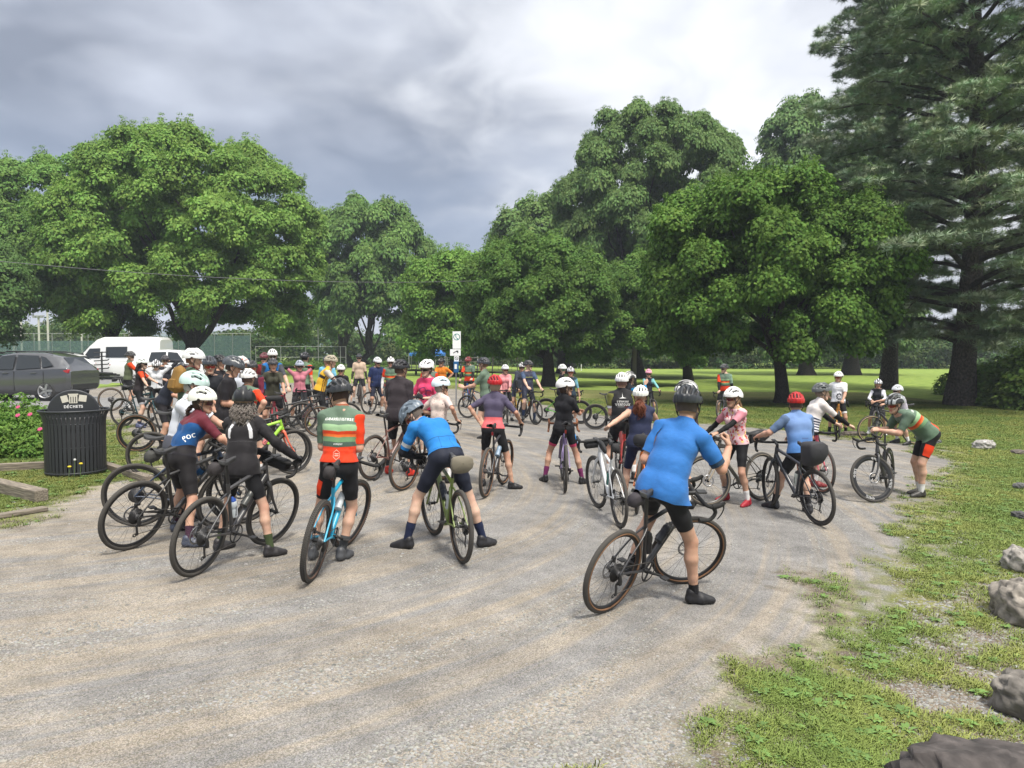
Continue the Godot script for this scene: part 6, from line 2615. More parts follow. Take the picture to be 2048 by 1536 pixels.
# ---------------------------------------------------------------- who stands where
func build_bicycles() -> void:
	build_bike_meshes()
	var k := Color8(30, 30, 32)
	var tan := Color8(112, 82, 58)
	bicycle("silver", "white and black bicycle with a green bottle, held by the woman in sleeveless navy", [1239, 1055], [1199, 1019], {"c": Color8(196, 198, 200), "b2": Color8(70, 128, 120), "lean": -2, "steer": -8, "bar_bag": Color8(38, 38, 40), "top_bag": k, "small_bag": Color8(34, 34, 36), "rim": Color8(40, 40, 42)})
	bicycle("blue_man", "black gravel bicycle with brown tyre walls under the man in the royal blue shirt", [1209, 1224], [1372, 1162], {"c": Color8(32, 32, 36), "wall": tan, "lean": 13, "steer": 34, "small_bag": Color8(50, 46, 52), "b1": Color8(44, 46, 52), "b2": Color8(30, 30, 34), "rim": Color8(26, 26, 28)})
	bicycle("jacket", "dark grey bicycle with a blue-topped bottle under the woman with curly grey hair", [391, 1151], [537, 1089], {"c": Color8(58, 58, 60), "lean": 9, "steer": 10, "b2": Color8(196, 204, 210), "cap": Color8(30, 70, 150), "b1": Color8(60, 62, 60), "small_bag": Color8(46, 42, 44), "bar_bag": k})
	bicycle("maroon", "black bicycle with a saddle bag under the woman in maroon and blue", [258, 1099], [430, 1056], {"c": Color8(34, 33, 32), "lean": 14, "steer": 0, "small_bag": Color8(58, 58, 56), "rim": k, "b1": Color8(60, 52, 40)})
	bicycle("turquoise", "turquoise bicycle with knobbly tyres under the man in the green and orange jersey", [622, 1161], [2.0], {"c": Color8(24, 150, 186), "fork": Color8(24, 150, 186), "knob": true, "wall": Color8(84, 62, 50), "lean": 9, "steer": 16, "small_bag": Color8(44, 40, 42), "b1": Color8(180, 186, 190), "light": Color8(60, 20, 18)})
	bicycle("olive", "olive green bicycle with a rolled grey saddle bag under the bent man in bright blue", [922, 1125], [862, 1066], {"c": Color8(104, 122, 52), "lean": 0, "steer": -6, "roll_bag": Color8(112, 106, 92), "b1": Color8(44, 50, 60), "b2": Color8(190, 196, 200), "wall": Color8(80, 66, 54)})
	bicycle("plum", "dark bicycle with a red tail light under the woman in plum and salmon", [971, 995], [1008, 968], {"c": Color8(48, 48, 52), "wall": Color8(126, 94, 70), "lean": 3, "steer": 6, "light": Color8(170, 34, 44), "b1": Color8(120, 140, 160)})
	bicycle("cream", "black bicycle with brown tyre walls just left of the bent man in bright blue", [806, 981], [942, 946], {"c": Color8(40, 40, 42), "wall": tan, "lean": 4, "steer": 10, "b1": Color8(170, 176, 180), "top_bag": k})
	bicycle("copper", "copper brown bicycle left of the bent man, under the man in the dark shirt", [744, 960], [872, 930], {"c": Color8(112, 76, 68), "wall": Color8(80, 60, 48), "lean": 3, "steer": 5, "b2": Color8(196, 198, 200)})
	bicycle("lime", "lime green and coral bicycle behind the woman with curly grey hair", [452, 962], [581, 948], {"c": Color8(152, 206, 60), "fork": Color8(226, 110, 84), "lean": 2, "steer": -4, "b1": Color8(206, 120, 120)})
	bicycle("tee", "dark bicycle with a blue bottle, half hidden behind the maroon rider's wheel", [274, 1053], [76.0], {"c": Color8(36, 52, 76), "lean": 4, "b1": Color8(30, 90, 140)})
	bicycle("pack", "black bicycle with thin stays under the man with the tan backpack", [303, 957], [78.0], {"c": Color8(38, 38, 40), "lean": 3})
	bicycle("navy_bent", "grey bicycle with brown tyre walls standing in front of the worn grass strip", [274, 904], [80.0], {"c": Color8(60, 60, 62), "wall": tan, "lean": 2, "deep": true})
	bicycle("teal", "dark teal bicycle at left under the woman with the orange sleeves", [246, 853], [318, 856], {"c": Color8(22, 66, 74), "lean": 2, "small_bag": k})
	bicycle("far_left", "grey bicycle farthest left, under the man in green with orange sleeves", [222, 822], [62.0], {"c": Color8(84, 84, 84), "wall": Color8(120, 100, 80), "small_bag": k})
	bicycle("purple", "dark violet bicycle seen from straight behind, under the woman in black", [1130, 984], [2.0], {"c": Color8(120, 104, 146), "lean": 1, "steer": -3, "tape": Color8(120, 76, 50), "light": Color8(190, 60, 50)})
	bicycle("orange_left", "orange bicycle with a black saddle bag under the woman in sleeveless navy", [1274, 1026], [14.0], {"c": Color8(210, 110, 30), "roll_bag": Color8(34, 34, 38), "lean": 3})
	bicycle("red", "red bicycle in front of the man in the printed black vest", [1250, 968], [2.0], {"c": Color8(176, 40, 34), "lean": 2})
	bicycle("flowers", "grey green bicycle with a black tail pack under the woman in the flowered shirt", [1523, 1001], [1422, 1012], {"c": Color8(92, 92, 84), "fork": Color8(150, 140, 124), "lean": 3, "steer": 22, "roll_bag": Color8(32, 32, 34), "wall": Color8(112, 104, 92)})
	bicycle("shade", "black bicycle with a large wedge saddle bag under the man in pale blue", [1636, 1050], [-12.0], {"c": Color8(40, 44, 52), "lean": -4, "steer": 16, "big_bag": Color8(46, 46, 50), "b2": Color8(190, 196, 190), "wall": Color8(52, 48, 46)})
	bicycle("pink", "pink red bicycle facing right under the man in white and black sleeves", [1606, 962], [1672, 1004], {"c": Color8(186, 58, 78), "lean": 2, "steer": -14, "wall": Color8(130, 80, 62), "b1": Color8(190, 140, 150)})
	bicycle("black_right", "black bicycle with lettered deep rims, front wheel towards the photographer at right", [1780, 984], [1749, 1007], {"c": Color8(36, 36, 38), "deep": true, "print": "ZIPP", "rim": k, "lean": 3, "steer": 44, "b1": Color8(40, 40, 42)})
	bicycle("orange_far", "orange bicycle facing the photographer under the man in white at right", [1671, 866], [1687, 882], {"c": Color8(212, 140, 44), "lean": 1, "steer": 8})
	bicycle("vest", "dark bicycle facing the photographer under the woman in the dark vest at right", [1757, 866], [1743, 882], {"c": Color8(50, 54, 60), "lean": 0, "steer": 6})
	bicycle("rail", "cream rimmed bicycle half hidden behind the leaning man at right", [1832, 889], [1768, 887], {"c": Color8(44, 44, 46), "wall": Color8(190, 170, 130), "steer": -12})
	bicycle("stripe", "black bicycle with an orange bottle under the man with the yellow chest stripe", [1043, 842], [1083, 853], {"c": Color8(38, 38, 42), "steer": -10, "b1": Color8(210, 130, 30)})
	bicycle("rose", "slim grey bicycle under the woman in pale pink near the sign", [1006, 838], [1027, 855], {"c": Color8(90, 90, 94), "steer": 10})
	bicycle("vneck", "yellow and black bicycle under the man in the grey open collar jersey", [1022, 829], [1062, 838], {"c": Color8(200, 160, 50), "steer": 4})
	bicycle("green", "bright green bicycle under the tall woman in black by the dark maple", [1092, 843], [1166, 848], {"c": Color8(96, 176, 60), "deep": true})
	bicycle("side", "black bicycle with deep rims standing left of the man in the printed vest", [1190, 859], [1264, 862], {"c": Color8(40, 40, 42), "deep": true, "rim": k})
	bicycle("mint", "dark bicycle with drop bars under the woman with the pink helmet", [1288, 836], [1326, 850], {"c": Color8(46, 48, 52), "steer": -8})
	bicycle("grey", "black bicycle with its bars turned left under the man in grey green beside the lawn", [1452, 838], [1432, 850], {"c": Color8(40, 40, 44), "steer": 20})
	bicycle("rose_left", "black bicycle facing the photographer under the woman in dusty pink", [596, 848], [622, 869], {"c": Color8(36, 38, 44), "steer": -16, "light": k})
	bicycle("red_bars", "bicycle with red handlebar and bags among the riders at left", [545, 868], [158.0], {"c": Color8(170, 50, 64), "tape": Color8(176, 44, 62), "bar_bag": k, "steer": 5})
	bicycle("yellow", "dark red bicycle facing right under the man in the yellow vest", [604, 864], [70.0], {"c": Color8(74, 34, 38)})
	bicycle("denim", "black bicycle facing right under the man in the navy shirt left of the sign", [738, 829], [796, 824], {"c": Color8(50, 50, 54), "steer": -12})
	bicycle("beige", "dark bicycle facing the photographer under the man in the beige shirt", [718, 806], [724, 813], {"c": Color8(44, 44, 46), "wall": tan})
	bicycle("bidon", "blue and black bicycle under the man in green beside the sign pole", [944, 812], [926, 818], {"c": Color8(40, 88, 150), "steer": 6, "b1": Color8(220, 110, 60)})
	bicycle("orange_tee", "black bicycle under the man in the plain orange jersey", [888, 816], [872, 824], {"c": Color8(46, 46, 50)})


	bicycle("left_one", "black bicycle with tan tyres right of the woman with curly grey hair's head", [540, 876], [72.0], {"c": k, "wall": tan})
	bicycle("left_two", "dark bicycle with a full saddle bag under the smiling rider in maroon and black", [508, 852], [158.0], {"c": Color8(52, 52, 56), "small_bag": k, "bar_bag": k})
	bicycle("left_three", "black bicycle under the tall man in the bright blue vest", [536, 838], [140.0], {"c": Color8(30, 34, 44)})
	bicycle("left_four", "dark blue bicycle under the rider in light blue with the blue mask", [652, 824], [160.0], {"c": Color8(30, 44, 70)})
	bicycle("left_five", "grey bicycle under the green and orange rider turned away at left", [610, 832], [12.0], {"c": Color8(96, 98, 100)})
	bicycle("left_six", "black bicycle under the rider in black left of the beige shirt", [690, 838], [168.0], {"c": Color8(34, 34, 36)})
	bicycle("mid_one", "dark grey bicycle beside the man gesturing by the sign", [992, 842], [-58.0], {"c": Color8(60, 62, 66)})
	bicycle("mid_two", "slim black bicycle held by the smiling man with white sleeves", [800, 808], [196.0], {"c": Color8(40, 40, 42)})
	bicycle("left_seven", "black bicycle under the man in black looking down to the right", [432, 945], [70.0], {"c": Color8(36, 36, 38), "b1": Color8(160, 160, 164)})


func build_people() -> void:
	var blk := Color8(26, 26, 29)
	var blk2 := Color8(40, 40, 44)
	var sage := Color8(78, 96, 82)
	var red := Color8(208, 58, 24)
	var white := Color8(212, 212, 212)
	var dark := Color8(22, 18, 18)
	var brown := Color8(52, 34, 24)
	var lens := Color8(24, 22, 26)
	var amber := Color8(120, 40, 24)
	var gravel := {"j": "gravelle", "sl": sage, "slr": red, "pockets": true}

	# ---- nearest
	person({"label": "man in royal blue shirt and black helmet astride the black gravel bicycle", "b": "blue_man", "al": 0.46, "sd": 0.16, "H": 1.86, "bulk": 0.96, "lean": 25, "side": 13, "hipx": 0.05, "bend": 0.75, "hunch": 0.85, "hy": -18, "hp": 14, "twist": -14,
		"fpr": [1388, 1207], "fl": [-0.28, 0.04, 0.16], "fyr": -38, "j": "tee", "sl": Color8(46, 106, 174), "slr": Color8(46, 106, 174), "aband": ["r", Color8(44, 62, 82), 0.70, 0.83], "sll": 0.80, "loose": 0.030, "hem": -0.07, "fold": 0.004, "sh": blk, "shl": 0.70, "so": blk, "soh": 0.20, "shoe": blk,
		"hel": [0, Color8(34, 38, 44)], "hair": Color8(70, 60, 54), "ra": {"px": [1458, 894, 5.72], "f": Vector3(-0.3, 0.8, -0.3), "u": Vector3(0.8, 0.1, -0.5), "c": "fist", "e": Vector3(0.4, -1.0, 0.5)}, "la": "front", "skin": 1})
	person({"label": "woman with curly grey hair in a black jacket with silver stripes", "b": "jacket", "al": 0.50, "top": 770, "sex": "f", "lean": 14, "twist": -20, "hy": -32, "hp": 8, "fpr": [541, 1113], "fpl": [440, 1100], "fyr": -34, "fyl": -20,
		"j": "jacket", "sl": Color8(32, 30, 33), "sll": 2.1, "loose": 0.018, "hem": -0.07, "fold": 0.0055, "sh": blk, "shl": 0.74, "so": Color8(62, 74, 48), "soh": 0.34, "shoe": Color8(44, 42, 44), "hel": [1, Color8(30, 30, 32)], "gl": blk2, "la": "top", "skin": 0,
		"locks": strands(1, 120, 0.19, 1.0, 0.016, false, 0.03), "lockc": Color8(120, 112, 106)})
	person({"label": "woman in maroon and blue jersey and white helmet looking to the right", "b": "maroon", "al": 0.56, "top": 765, "sex": "f", "bulk": 1.04, "lean": 30, "bend": 0.6, "twist": 12, "hy": 62, "hp": 4, "fpr": [378, 1094], "fpl": [352, 1062], "fyr": -50,
		"j": "poc", "sl": Color8(92, 32, 44), "sll": 0.86, "hem": 0.02, "loose": 0.01, "sh": Color8(28, 26, 28), "shl": 0.88, "baggy": 0.012, "so": Color8(62, 40, 56), "soh": 0.30, "shoe": Color8(66, 72, 88), "hel": [1, Color8(214, 216, 208)], "hair": brown, "sg": Color8(70, 36, 40), "skin": 1,
		"locks": strands(3, 46, 0.12, 0.5, 0.012, true, 0.02), "lockc": brown})
	var gm := {"label": "man in green jersey with orange bands and GRAVELLE ESTRIE on his back", "b": "turquoise", "al": 0.50, "top": 750, "bulk": 1.0, "lean": 6, "side": 2, "hipx": 0.12, "hunch": 1.2, "twist": -6, "hy": -44, "hp": 20, "fpr": [684, 1120], "fpl": [625, 1118], "fyr": -18, "sll": 0.86, "hem": 0.035,
		"sh": blk, "shl": 0.74, "panel": ["l", red, 0.30, 0.66, 0.45], "so": Color8(70, 72, 74), "soh": 0.36, "shoe": Color8(72, 74, 78), "hel": [0, Color8(44, 46, 50)], "hair": brown, "ra": "front", "la": "front", "skin": 0}
	gm.merge(gravel)
	person(gm)
	person({"label": "man in bright blue bent over his bicycle with his head down to the left", "b": "olive", "al": 0.36, "H": 1.82, "bulk": 0.97, "lean": 50, "side": -6, "bend": 0.85, "hunch": 1.5, "hy": -66, "hp": 52, "hr": 14, "twist": -12, "fpr": [966, 1094], "fpl": [814, 1097], "fyr": -70, "fyl": 55, "hem": 0.03,
		"j": Color8(34, 116, 186), "sl": Color8(34, 116, 186), "sll": 0.84, "aband": ["l", Color8(180, 186, 190), 0.58, 0.72], "warm": 1.0, "warmc": Color8(26, 28, 36), "sh": Color8(28, 32, 46), "shl": 0.78, "so": Color8(28, 36, 62), "soh": 0.42, "shoe": Color8(36, 36, 40), "hel": [0, Color8(96, 108, 120)], "sg": amber, "hair": Color8(80, 70, 62), "gl": blk,
		"la": {"p": Vector3(-0.13, 0.86, -0.50), "f": Vector3(0.1, -0.3, -1), "u": Vector3(-0.5, 0.8, 0), "c": "grip", "e": Vector3(-1, -0.3, 0.2)}, "ra": {"p": Vector3(0.10, 0.85, -0.52), "f": Vector3(-0.7, -0.2, -0.6), "u": Vector3(0.3, 0.9, 0), "c": "fist"}, "skin": 2})
	person({"label": "man in white shirt and pale green helmet behind the woman in maroon", "b": "tee", "al": 0.44, "top": 737, "lean": 14, "twist": 12, "hy": 0, "hp": 16, "j": Color8(202, 206, 216), "sll": 0.8, "loose": 0.02, "hem": -0.08, "sh": Color8(78, 80, 90), "shl": 0.95, "baggy": 0.03, "hel": [1, Color8(178, 200, 196)], "so": blk, "shoe": blk, "hair": Color8(150, 146, 140), "sg": lens})
	# ---- the ring around
	person({"label": "woman in plum jersey with salmon pockets and red helmet, hand on hip", "b": "plum", "al": 0.55, "top": 746, "sex": "f", "lean": 12, "hipx": -0.06, "twist": 4, "hy": -32, "hp": 6, "fpr": [1024, 978], "fpl": [966, 972], "fyr": -62, "j": "plum", "sl": Color8(74, 68, 90), "sll": 0.92, "hem": 0.0, "sh": blk, "shl": 0.80, "soh": 0.0, "shoe": blk, "hel": [0, Color8(170, 22, 30)], "hair": Color8(150, 130, 110), "la": "hip", "skin": 1})
	person({"label": "woman in black jersey and white helmet with pink and blue shorts hems", "b": "purple", "al": 0.60, "top": 752, "sex": "f", "lean": 3, "twist": 46, "hy": 84, "hp": 2, "fpr": [1164, 968], "fpl": [1090, 964], "fyr": -42, "fyl": 30, "j": Color8(26, 26, 30), "sll": 0.8, "hem": -0.01, "sh": Color8(22, 22, 26), "shl": 0.66, "band": Color8(190, 66, 100), "panel": ["r", Color8(48, 130, 200), 0.22, 0.60, -0.3], "so": Color8(104, 40, 84), "soh": 0.42, "shoe": blk, "hel": [1, Color8(216, 216, 216)], "sg": Color8(60, 30, 30), "ra": "fold", "la": "fold", "hair": brown, "skin": 1})
	person({"label": "man in black vest printed L'ETAPE DU VENTOUX with a white helmet", "b": "red", "al": 0.46, "top": 741, "bulk": 1.18, "lean": 4, "hy": 6, "hp": 8, "j": "ventoux", "sl": Color8(110, 112, 60), "sll": 0.72, "aband": ["rl", Color8(206, 208, 214), 0.58, 0.72], "warm": 0.0, "hem": 0.0, "sh": blk, "shl": 0.8, "hel": [0, Color8(222, 222, 222)], "ra": "front", "la": "front", "skin": 1, "hair": Color8(120, 90, 80)})
	person({"label": "woman with long auburn curls in sleeveless navy holding a second bicycle", "b": "orange_left", "al": 0.52, "top": 767, "sex": "f", "bulk": 1.1, "lean": 6, "twist": -6, "hy": 4, "hp": 6, "j": Color8(40, 46, 72), "tank": true, "hem": -0.06, "loose": 0.012, "sh": Color8(30, 36, 64), "shl": 0.92, "so": blk, "soh": 0.14, "shoe": blk, "hel": [0, Color8(216, 218, 214)], "la": "top:silver", "ra": "hood", "skin": 0,
		"locks": strands(7, 130, 0.25, 0.85, 0.018, true, 0.085), "lockc": Color8(108, 56, 32)})
	person({"label": "older man in brown and black jersey with striped helmet facing left", "px": 1384, "dist": 9.3, "top": 757, "h": 292, "lean": 6, "hy": -8, "hp": 6, "j": Color8(46, 36, 36), "sl": Color8(98, 62, 48), "sll": 0.95, "hel": [2, Color8(214, 214, 214)], "hair": Color8(150, 146, 140), "sg": lens, "sh": blk, "skin": 2, "ra": "front", "la": "front"})
	person({"label": "woman in pink flowered jersey facing left with a blond braid", "b": "flowers", "al": 0.50, "top": 770, "sex": "f", "lean": 10, "twist": -8, "hy": 6, "hp": 4, "j": "flowers", "sl": Color8(196, 130, 142), "sll": 0.7, "warm": 1.0, "sh": blk, "shl": 0.8, "so": white, "soh": 0.36, "shoe": Color8(150, 30, 44), "hel": [1, Color8(214, 214, 214)], "sg": Color8(90, 26, 40), "skin": 1, "hair": Color8(150, 120, 90),
		"locks": strands(9, 30, 0.30, 0.3, 0.006, true, 0.012), "lockc": Color8(150, 126, 92)})
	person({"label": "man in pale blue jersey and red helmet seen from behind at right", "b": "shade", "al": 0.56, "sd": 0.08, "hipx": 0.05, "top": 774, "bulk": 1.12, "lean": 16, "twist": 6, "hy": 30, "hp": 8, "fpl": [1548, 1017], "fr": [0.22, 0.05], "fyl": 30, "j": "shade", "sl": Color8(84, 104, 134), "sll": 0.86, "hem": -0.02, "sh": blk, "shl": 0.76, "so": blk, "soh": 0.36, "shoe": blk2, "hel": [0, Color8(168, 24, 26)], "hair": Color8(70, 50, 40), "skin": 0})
	person({"label": "man in off white jersey with black arm sleeves and grey helmet facing right", "b": "pink", "al": 0.32, "top": 762, "lean": 22, "h": 84, "hy": 14, "hp": 2, "j": "stripes", "sl": Color8(204, 198, 196), "sll": 0.85, "warm": 1.0, "sh": blk, "shl": 0.8, "so": white, "shoe": Color8(120, 30, 34), "hel": [0, Color8(92, 96, 98)], "hair": Color8(110, 96, 84), "ra": {"p": Vector3(0.2, 0.93, -0.62), "f": Vector3(-0.1, -0.3, -1), "u": Vector3(0.4, 1, 0), "c": "grip", "e": Vector3(0.7, -0.6, 0.3)}, "la": {"p": Vector3(-0.2, 0.93, -0.6), "f": Vector3(0.1, -0.3, -1), "u": Vector3(-0.4, 1, 0), "c": "grip", "e": Vector3(-0.7, -0.6, 0.3)}, "skin": 2})
	person({"label": "man in green and orange jersey leaning on handlebars at the right edge of the gravel", "f": [1838, 992], "h": 274, "H": 1.80, "bulk": 1.14, "lean": 56, "bend": 0.75, "hunch": 1.15, "hipz": -0.10, "hy": -18, "hp": 12, "fr": [0.10, -0.06], "fl": [-0.10, 0.02], "j": "gravelle_wide", "sl": sage, "sll": 0.82, "pockets": true, "hem": -0.02, "sh": blk, "shl": 0.78, "panel": ["l", red, 0.34, 0.74], "so": white, "soh": 0.30, "shoe": Color8(50, 48, 46), "hel": [2, Color8(150, 154, 158)], "sg": amber, "beard": Color8(120, 112, 106), "hair": Color8(110, 104, 100), "skin": 0,
		"la": {"p": Vector3(-0.05, 1.00, -0.62), "f": Vector3(0.5, 0.1, -0.8), "u": Vector3(-0.5, 0.8, -0.2), "c": "fist", "e": Vector3(-0.6, -1, 0.2)}, "ra": {"p": Vector3(0.10, 1.01, -0.60), "f": Vector3(-0.5, 0.05, -0.8), "u": Vector3(0.5, 0.8, -0.2), "c": "grip", "e": Vector3(0.6, -1, 0.2)}})
	person({"label": "man in white jersey with a dark gear print on the orange bicycle at right", "b": "orange_far", "al": 0.5, "top": 740, "bulk": 1.05, "lean": 2, "hy": 32, "hp": 4, "j": "gear", "sl": white, "sll": 0.8, "hem": -0.03, "sh": blk, "shl": 0.72, "band": white, "so": blk, "shoe": blk, "hel": [0, Color8(214, 214, 214)], "sg": amber, "beard": Color8(110, 92, 80), "ra": "hip", "la": "top", "skin": 1})
	person({"label": "woman in dark vest with white sleeves facing the photographer at right", "b": "vest", "al": 0.48, "top": 756, "sex": "f", "lean": 6, "hy": -8, "j": Color8(40, 42, 48), "sl": Color8(206, 206, 214), "sll": 1.85, "sh": Color8(46, 46, 52), "shl": 0.8, "so": white, "shoe": white, "hel": [2, Color8(214, 216, 222)], "skin": 1, "hair": dark, "ra": "top", "la": "top"})
	person({"label": "man in pale grey top mostly hidden behind the leaning man at right", "b": "rail", "al": 0.30, "top": 770, "h": 262, "lean": 22, "hy": 0, "j": Color8(176, 172, 184), "sl": Color8(176, 172, 184), "sll": 0.9, "sh": blk, "hel": [1, Color8(190, 194, 200)], "sg": lens, "skin": 1})
	person({"label": "man in grey green jersey with orange chest stripes standing on the lawn", "b": "grey", "al": 0.46, "top": 725, "lean": 2, "hy": 50, "j": "gravelle", "sl": Color8(120, 146, 128), "slr": red, "sll": 0.8, "warm": 1.0, "sh": blk, "hel": [0, Color8(56, 58, 62)], "sg": lens, "skin": 2, "la": "down", "ra": "top"})
	person({"label": "woman with pink helmet and pale teal sleeves raising a hand to her face", "b": "mint", "al": 0.46, "top": 736, "sex": "f", "lean": 6, "hy": 10, "j": Color8(40, 44, 56), "sl": Color8(112, 170, 170), "sll": 1.8, "sh": blk, "hel": [0, Color8(214, 150, 170)], "sg": lens, "skin": 1, "hair": brown, "ra": "hood", "la": "hood"})
	person({"label": "person in black with bright blue sleeves behind the man in the printed vest", "px": 1254, "dist": 14.5, "top": 740, "sex": "f", "h": 60, "j": Color8(32, 34, 40), "sl": Color8(28, 120, 170), "sll": 1.9, "sh": blk, "hel": [2, Color8(206, 206, 206)], "hair": brown, "ra": {"p": Vector3(0.15, 1.40, -0.36), "f": Vector3(0.1, 0.8, -0.4), "u": Vector3(0.8, 0.2, 0.2), "c": "open", "e": Vector3(0.8, -0.8, 0.2)}, "la": "front"})
	# ---- middle of the far side
	person({"label": "tall man in dark navy with a yellow chest stripe, one foot on the pedal", "b": "stripe", "al": 0.45, "top": 718, "lean": 4, "hy": -62, "hp": 2, "j": "navy", "sl": Color8(62, 78, 104), "sll": 0.8, "sh": Color8(40, 44, 60), "shl": 0.78, "so": Color8(50, 66, 96), "soh": 0.5, "shoe": Color8(60, 62, 62), "hel": [0, blk2], "sg": lens, "skin": 2, "fr": [0.18, 0.12, 0.12], "fl": [-0.22, 0.0]})
	person({"label": "woman in pale pink jersey and white helmet near the sign", "b": "rose", "al": 0.46, "top": 727, "sex": "f", "lean": 4, "hy": -16, "j": Color8(212, 142, 146), "sll": 1.7, "sh": blk, "hel": [0, Color8(206, 206, 210)], "sg": Color8(80, 26, 26), "skin": 1, "ra": "knee", "la": "top"})
	person({"label": "man in dark grey open collar jersey between the pink and navy riders", "b": "vneck", "al": 0.45, "top": 722, "lean": 12, "side": -14, "hy": 18, "vneck": 0.12, "j": Color8(56, 60, 72), "sll": 0.95, "warm": 1.0, "sh": Color8(44, 50, 68), "hel": [2, Color8(206, 206, 206)], "sg": lens, "beard": Color8(110, 90, 76), "skin": 1, "la": "hip", "ra": "knee"})
	person({"label": "woman all in black with green visor glasses on the green bicycle", "b": "green", "al": 0.44, "top": 726, "sex": "f", "h": 96, "lean": 4, "hy": 46, "j": Color8(26, 26, 30), "sll": 1.9, "hem": -0.1, "sh": blk, "shl": 0.86, "hel": [0, Color8(210, 214, 210)], "sg": Color8(40, 120, 90), "skin": 2, "ra": "front", "la": "front", "so": Color8(140, 90, 76)})
	person({"label": "woman with striped white helmet and light blue collar behind the woman in black", "px": 1141, "dist": 19.5, "top": 731, "sex": "f", "h": 182, "j": Color8(46, 60, 72), "sl": Color8(108, 160, 176), "sll": 0.9, "hel": [2, Color8(212, 212, 216)], "sg": amber, "sh": blk, "skin": 1})
	person({"label": "man in green jersey and black helmet gesturing with his hand by the sign", "px": 972, "dist": 16.0, "top": 711, "h": 285, "lean": 4, "j": Color8(96, 114, 98), "sll": 0.8, "hel": [0, Color8(50, 52, 58)], "sh": blk, "skin": 0, "hair": Color8(110, 80, 60), "la": {"p": Vector3(-0.14, 1.16, -0.48), "f": Vector3(0, 0.5, -0.9), "u": Vector3(-0.7, 0.5, 0), "c": "open", "e": Vector3(-0.5, -1, 0.2)}})
	var q := {"label": "man in green and orange jersey with a dark red helmet right of the sign", "b": "bidon", "al": 0.46, "top": 711, "lean": 6, "hy": 20, "hp": 14, "sll": 0.8, "warm": 1.0, "sh": blk, "hel": [0, Color8(112, 34, 36)], "sg": lens, "skin": 0, "beard": Color8(100, 80, 70)}
	q.merge(gravel)
	person(q)
	person({"label": "man in plain orange jersey left of the sign", "b": "orange_tee", "al": 0.46, "top": 714, "lean": 4, "hy": 22, "j": Color8(204, 118, 30), "sll": 0.85, "sh": blk2, "hel": [0, Color8(30, 28, 30)], "sg": lens, "skin": 1, "la": "hip"})
	person({"label": "woman in bright pink patterned jersey facing the man in the dark shirt", "px": 856, "dist": 12.2, "top": 715, "sex": "f", "h": 206, "lean": 3, "hy": 6, "j": "magenta", "sl": Color8(204, 66, 106), "sll": 0.86, "sh": blk, "hel": [1, Color8(218, 216, 218)], "sg": lens, "skin": 2, "hair": brown, "ra": {"p": Vector3(0.10, 1.18, -0.28), "f": Vector3(-0.7, 0.1, -0.4), "u": Vector3(0.1, 0.8, -0.5), "c": "grip", "e": Vector3(0.7, -0.9, 0.2)}, "la": {"p": Vector3(-0.08, 1.16, -0.30), "f": Vector3(0.5, 0.5, -0.4), "u": Vector3(-0.3, 0.3, -0.8), "c": "fist", "e": Vector3(-0.7, -0.9, 0.2)}, "gl": blk2})
	person({"label": "man in dark brown shirt and black helmet with red shoes, back to the photographer", "b": "copper", "al": 0.60, "sd": 0.06, "top": 714, "bulk": 1.08, "h": 22, "lean": 4, "hy": 22, "hp": 8, "j": Color8(52, 46, 50), "sll": 0.9, "hem": -0.08, "loose": 0.02, "sh": blk, "shl": 0.86, "shoe": Color8(190, 42, 24), "so": blk, "soh": 0.3, "hel": [0, Color8(32, 32, 36)], "hair": Color8(80, 60, 50), "skin": 1, "la": "front", "ra": "front"})
	person({"label": "slim rider in cream patterned jersey and white helmet facing right", "b": "cream", "al": 0.88, "top": 751, "sex": "f", "h": 34, "lean": 6, "hy": 36, "j": "cream", "sl": Color8(196, 178, 172), "sll": 0.85, "sh": blk, "hel": [1, Color8(196, 210, 218)], "hair": Color8(130, 120, 112), "sg": lens, "skin": 1})
	person({"label": "person with white helmet just behind the woman in bright pink", "px": 858, "dist": 17.5, "top": 716, "h": 160, "j": Color8(96, 112, 100), "sl": red, "sll": 0.8, "hel": [0, Color8(206, 206, 206)], "sg": lens, "sh": blk})
	q = {"label": "smiling man in green and orange jersey with white sleeves in the background", "px": 782, "dist": 20.0, "top": 711, "h": 172, "lean": 10, "sll": 0.7, "warm": 1.0, "warmc": white, "sh": Color8(60, 62, 64), "hel": [1, Color8(206, 206, 206)], "sg": lens, "skin": 0}
	q.merge(gravel)
	person(q)
	person({"label": "bearded man in navy shirt and white helmet left of the sign", "b": "denim", "al": 0.30, "top": 712, "bulk": 1.2, "h": 140, "lean": 8, "hy": -10, "hp": 14, "j": Color8(34, 46, 84), "sll": 0.8, "hem": -0.06, "loose": 0.015, "sh": Color8(36, 40, 56), "shl": 0.88, "so": white, "shoe": Color8(70, 70, 70), "hel": [1, Color8(206, 208, 212)], "sg": lens, "beard": Color8(60, 44, 36), "skin": 1, "ra": "down", "la": {"p": Vector3(-0.22, 0.95, -0.42), "f": Vector3(0, -0.3, -1), "u": Vector3(-0.3, 1, 0), "c": "grip", "e": Vector3(-0.6, -0.5, 0.3)}})
	person({"label": "man in beige shirt and dark helmet beside the bearded man in navy", "b": "beige", "al": 0.35, "top": 705, "h": 172, "lean": 2, "j": Color8(190, 168, 148), "sll": 0.86, "warm": 1.0, "warmc": Color8(54, 54, 44), "hem": -0.05, "sh": blk2, "hel": [0, Color8(40, 42, 46)], "sg": lens, "skin": 2, "ra": "down", "la": "down"})
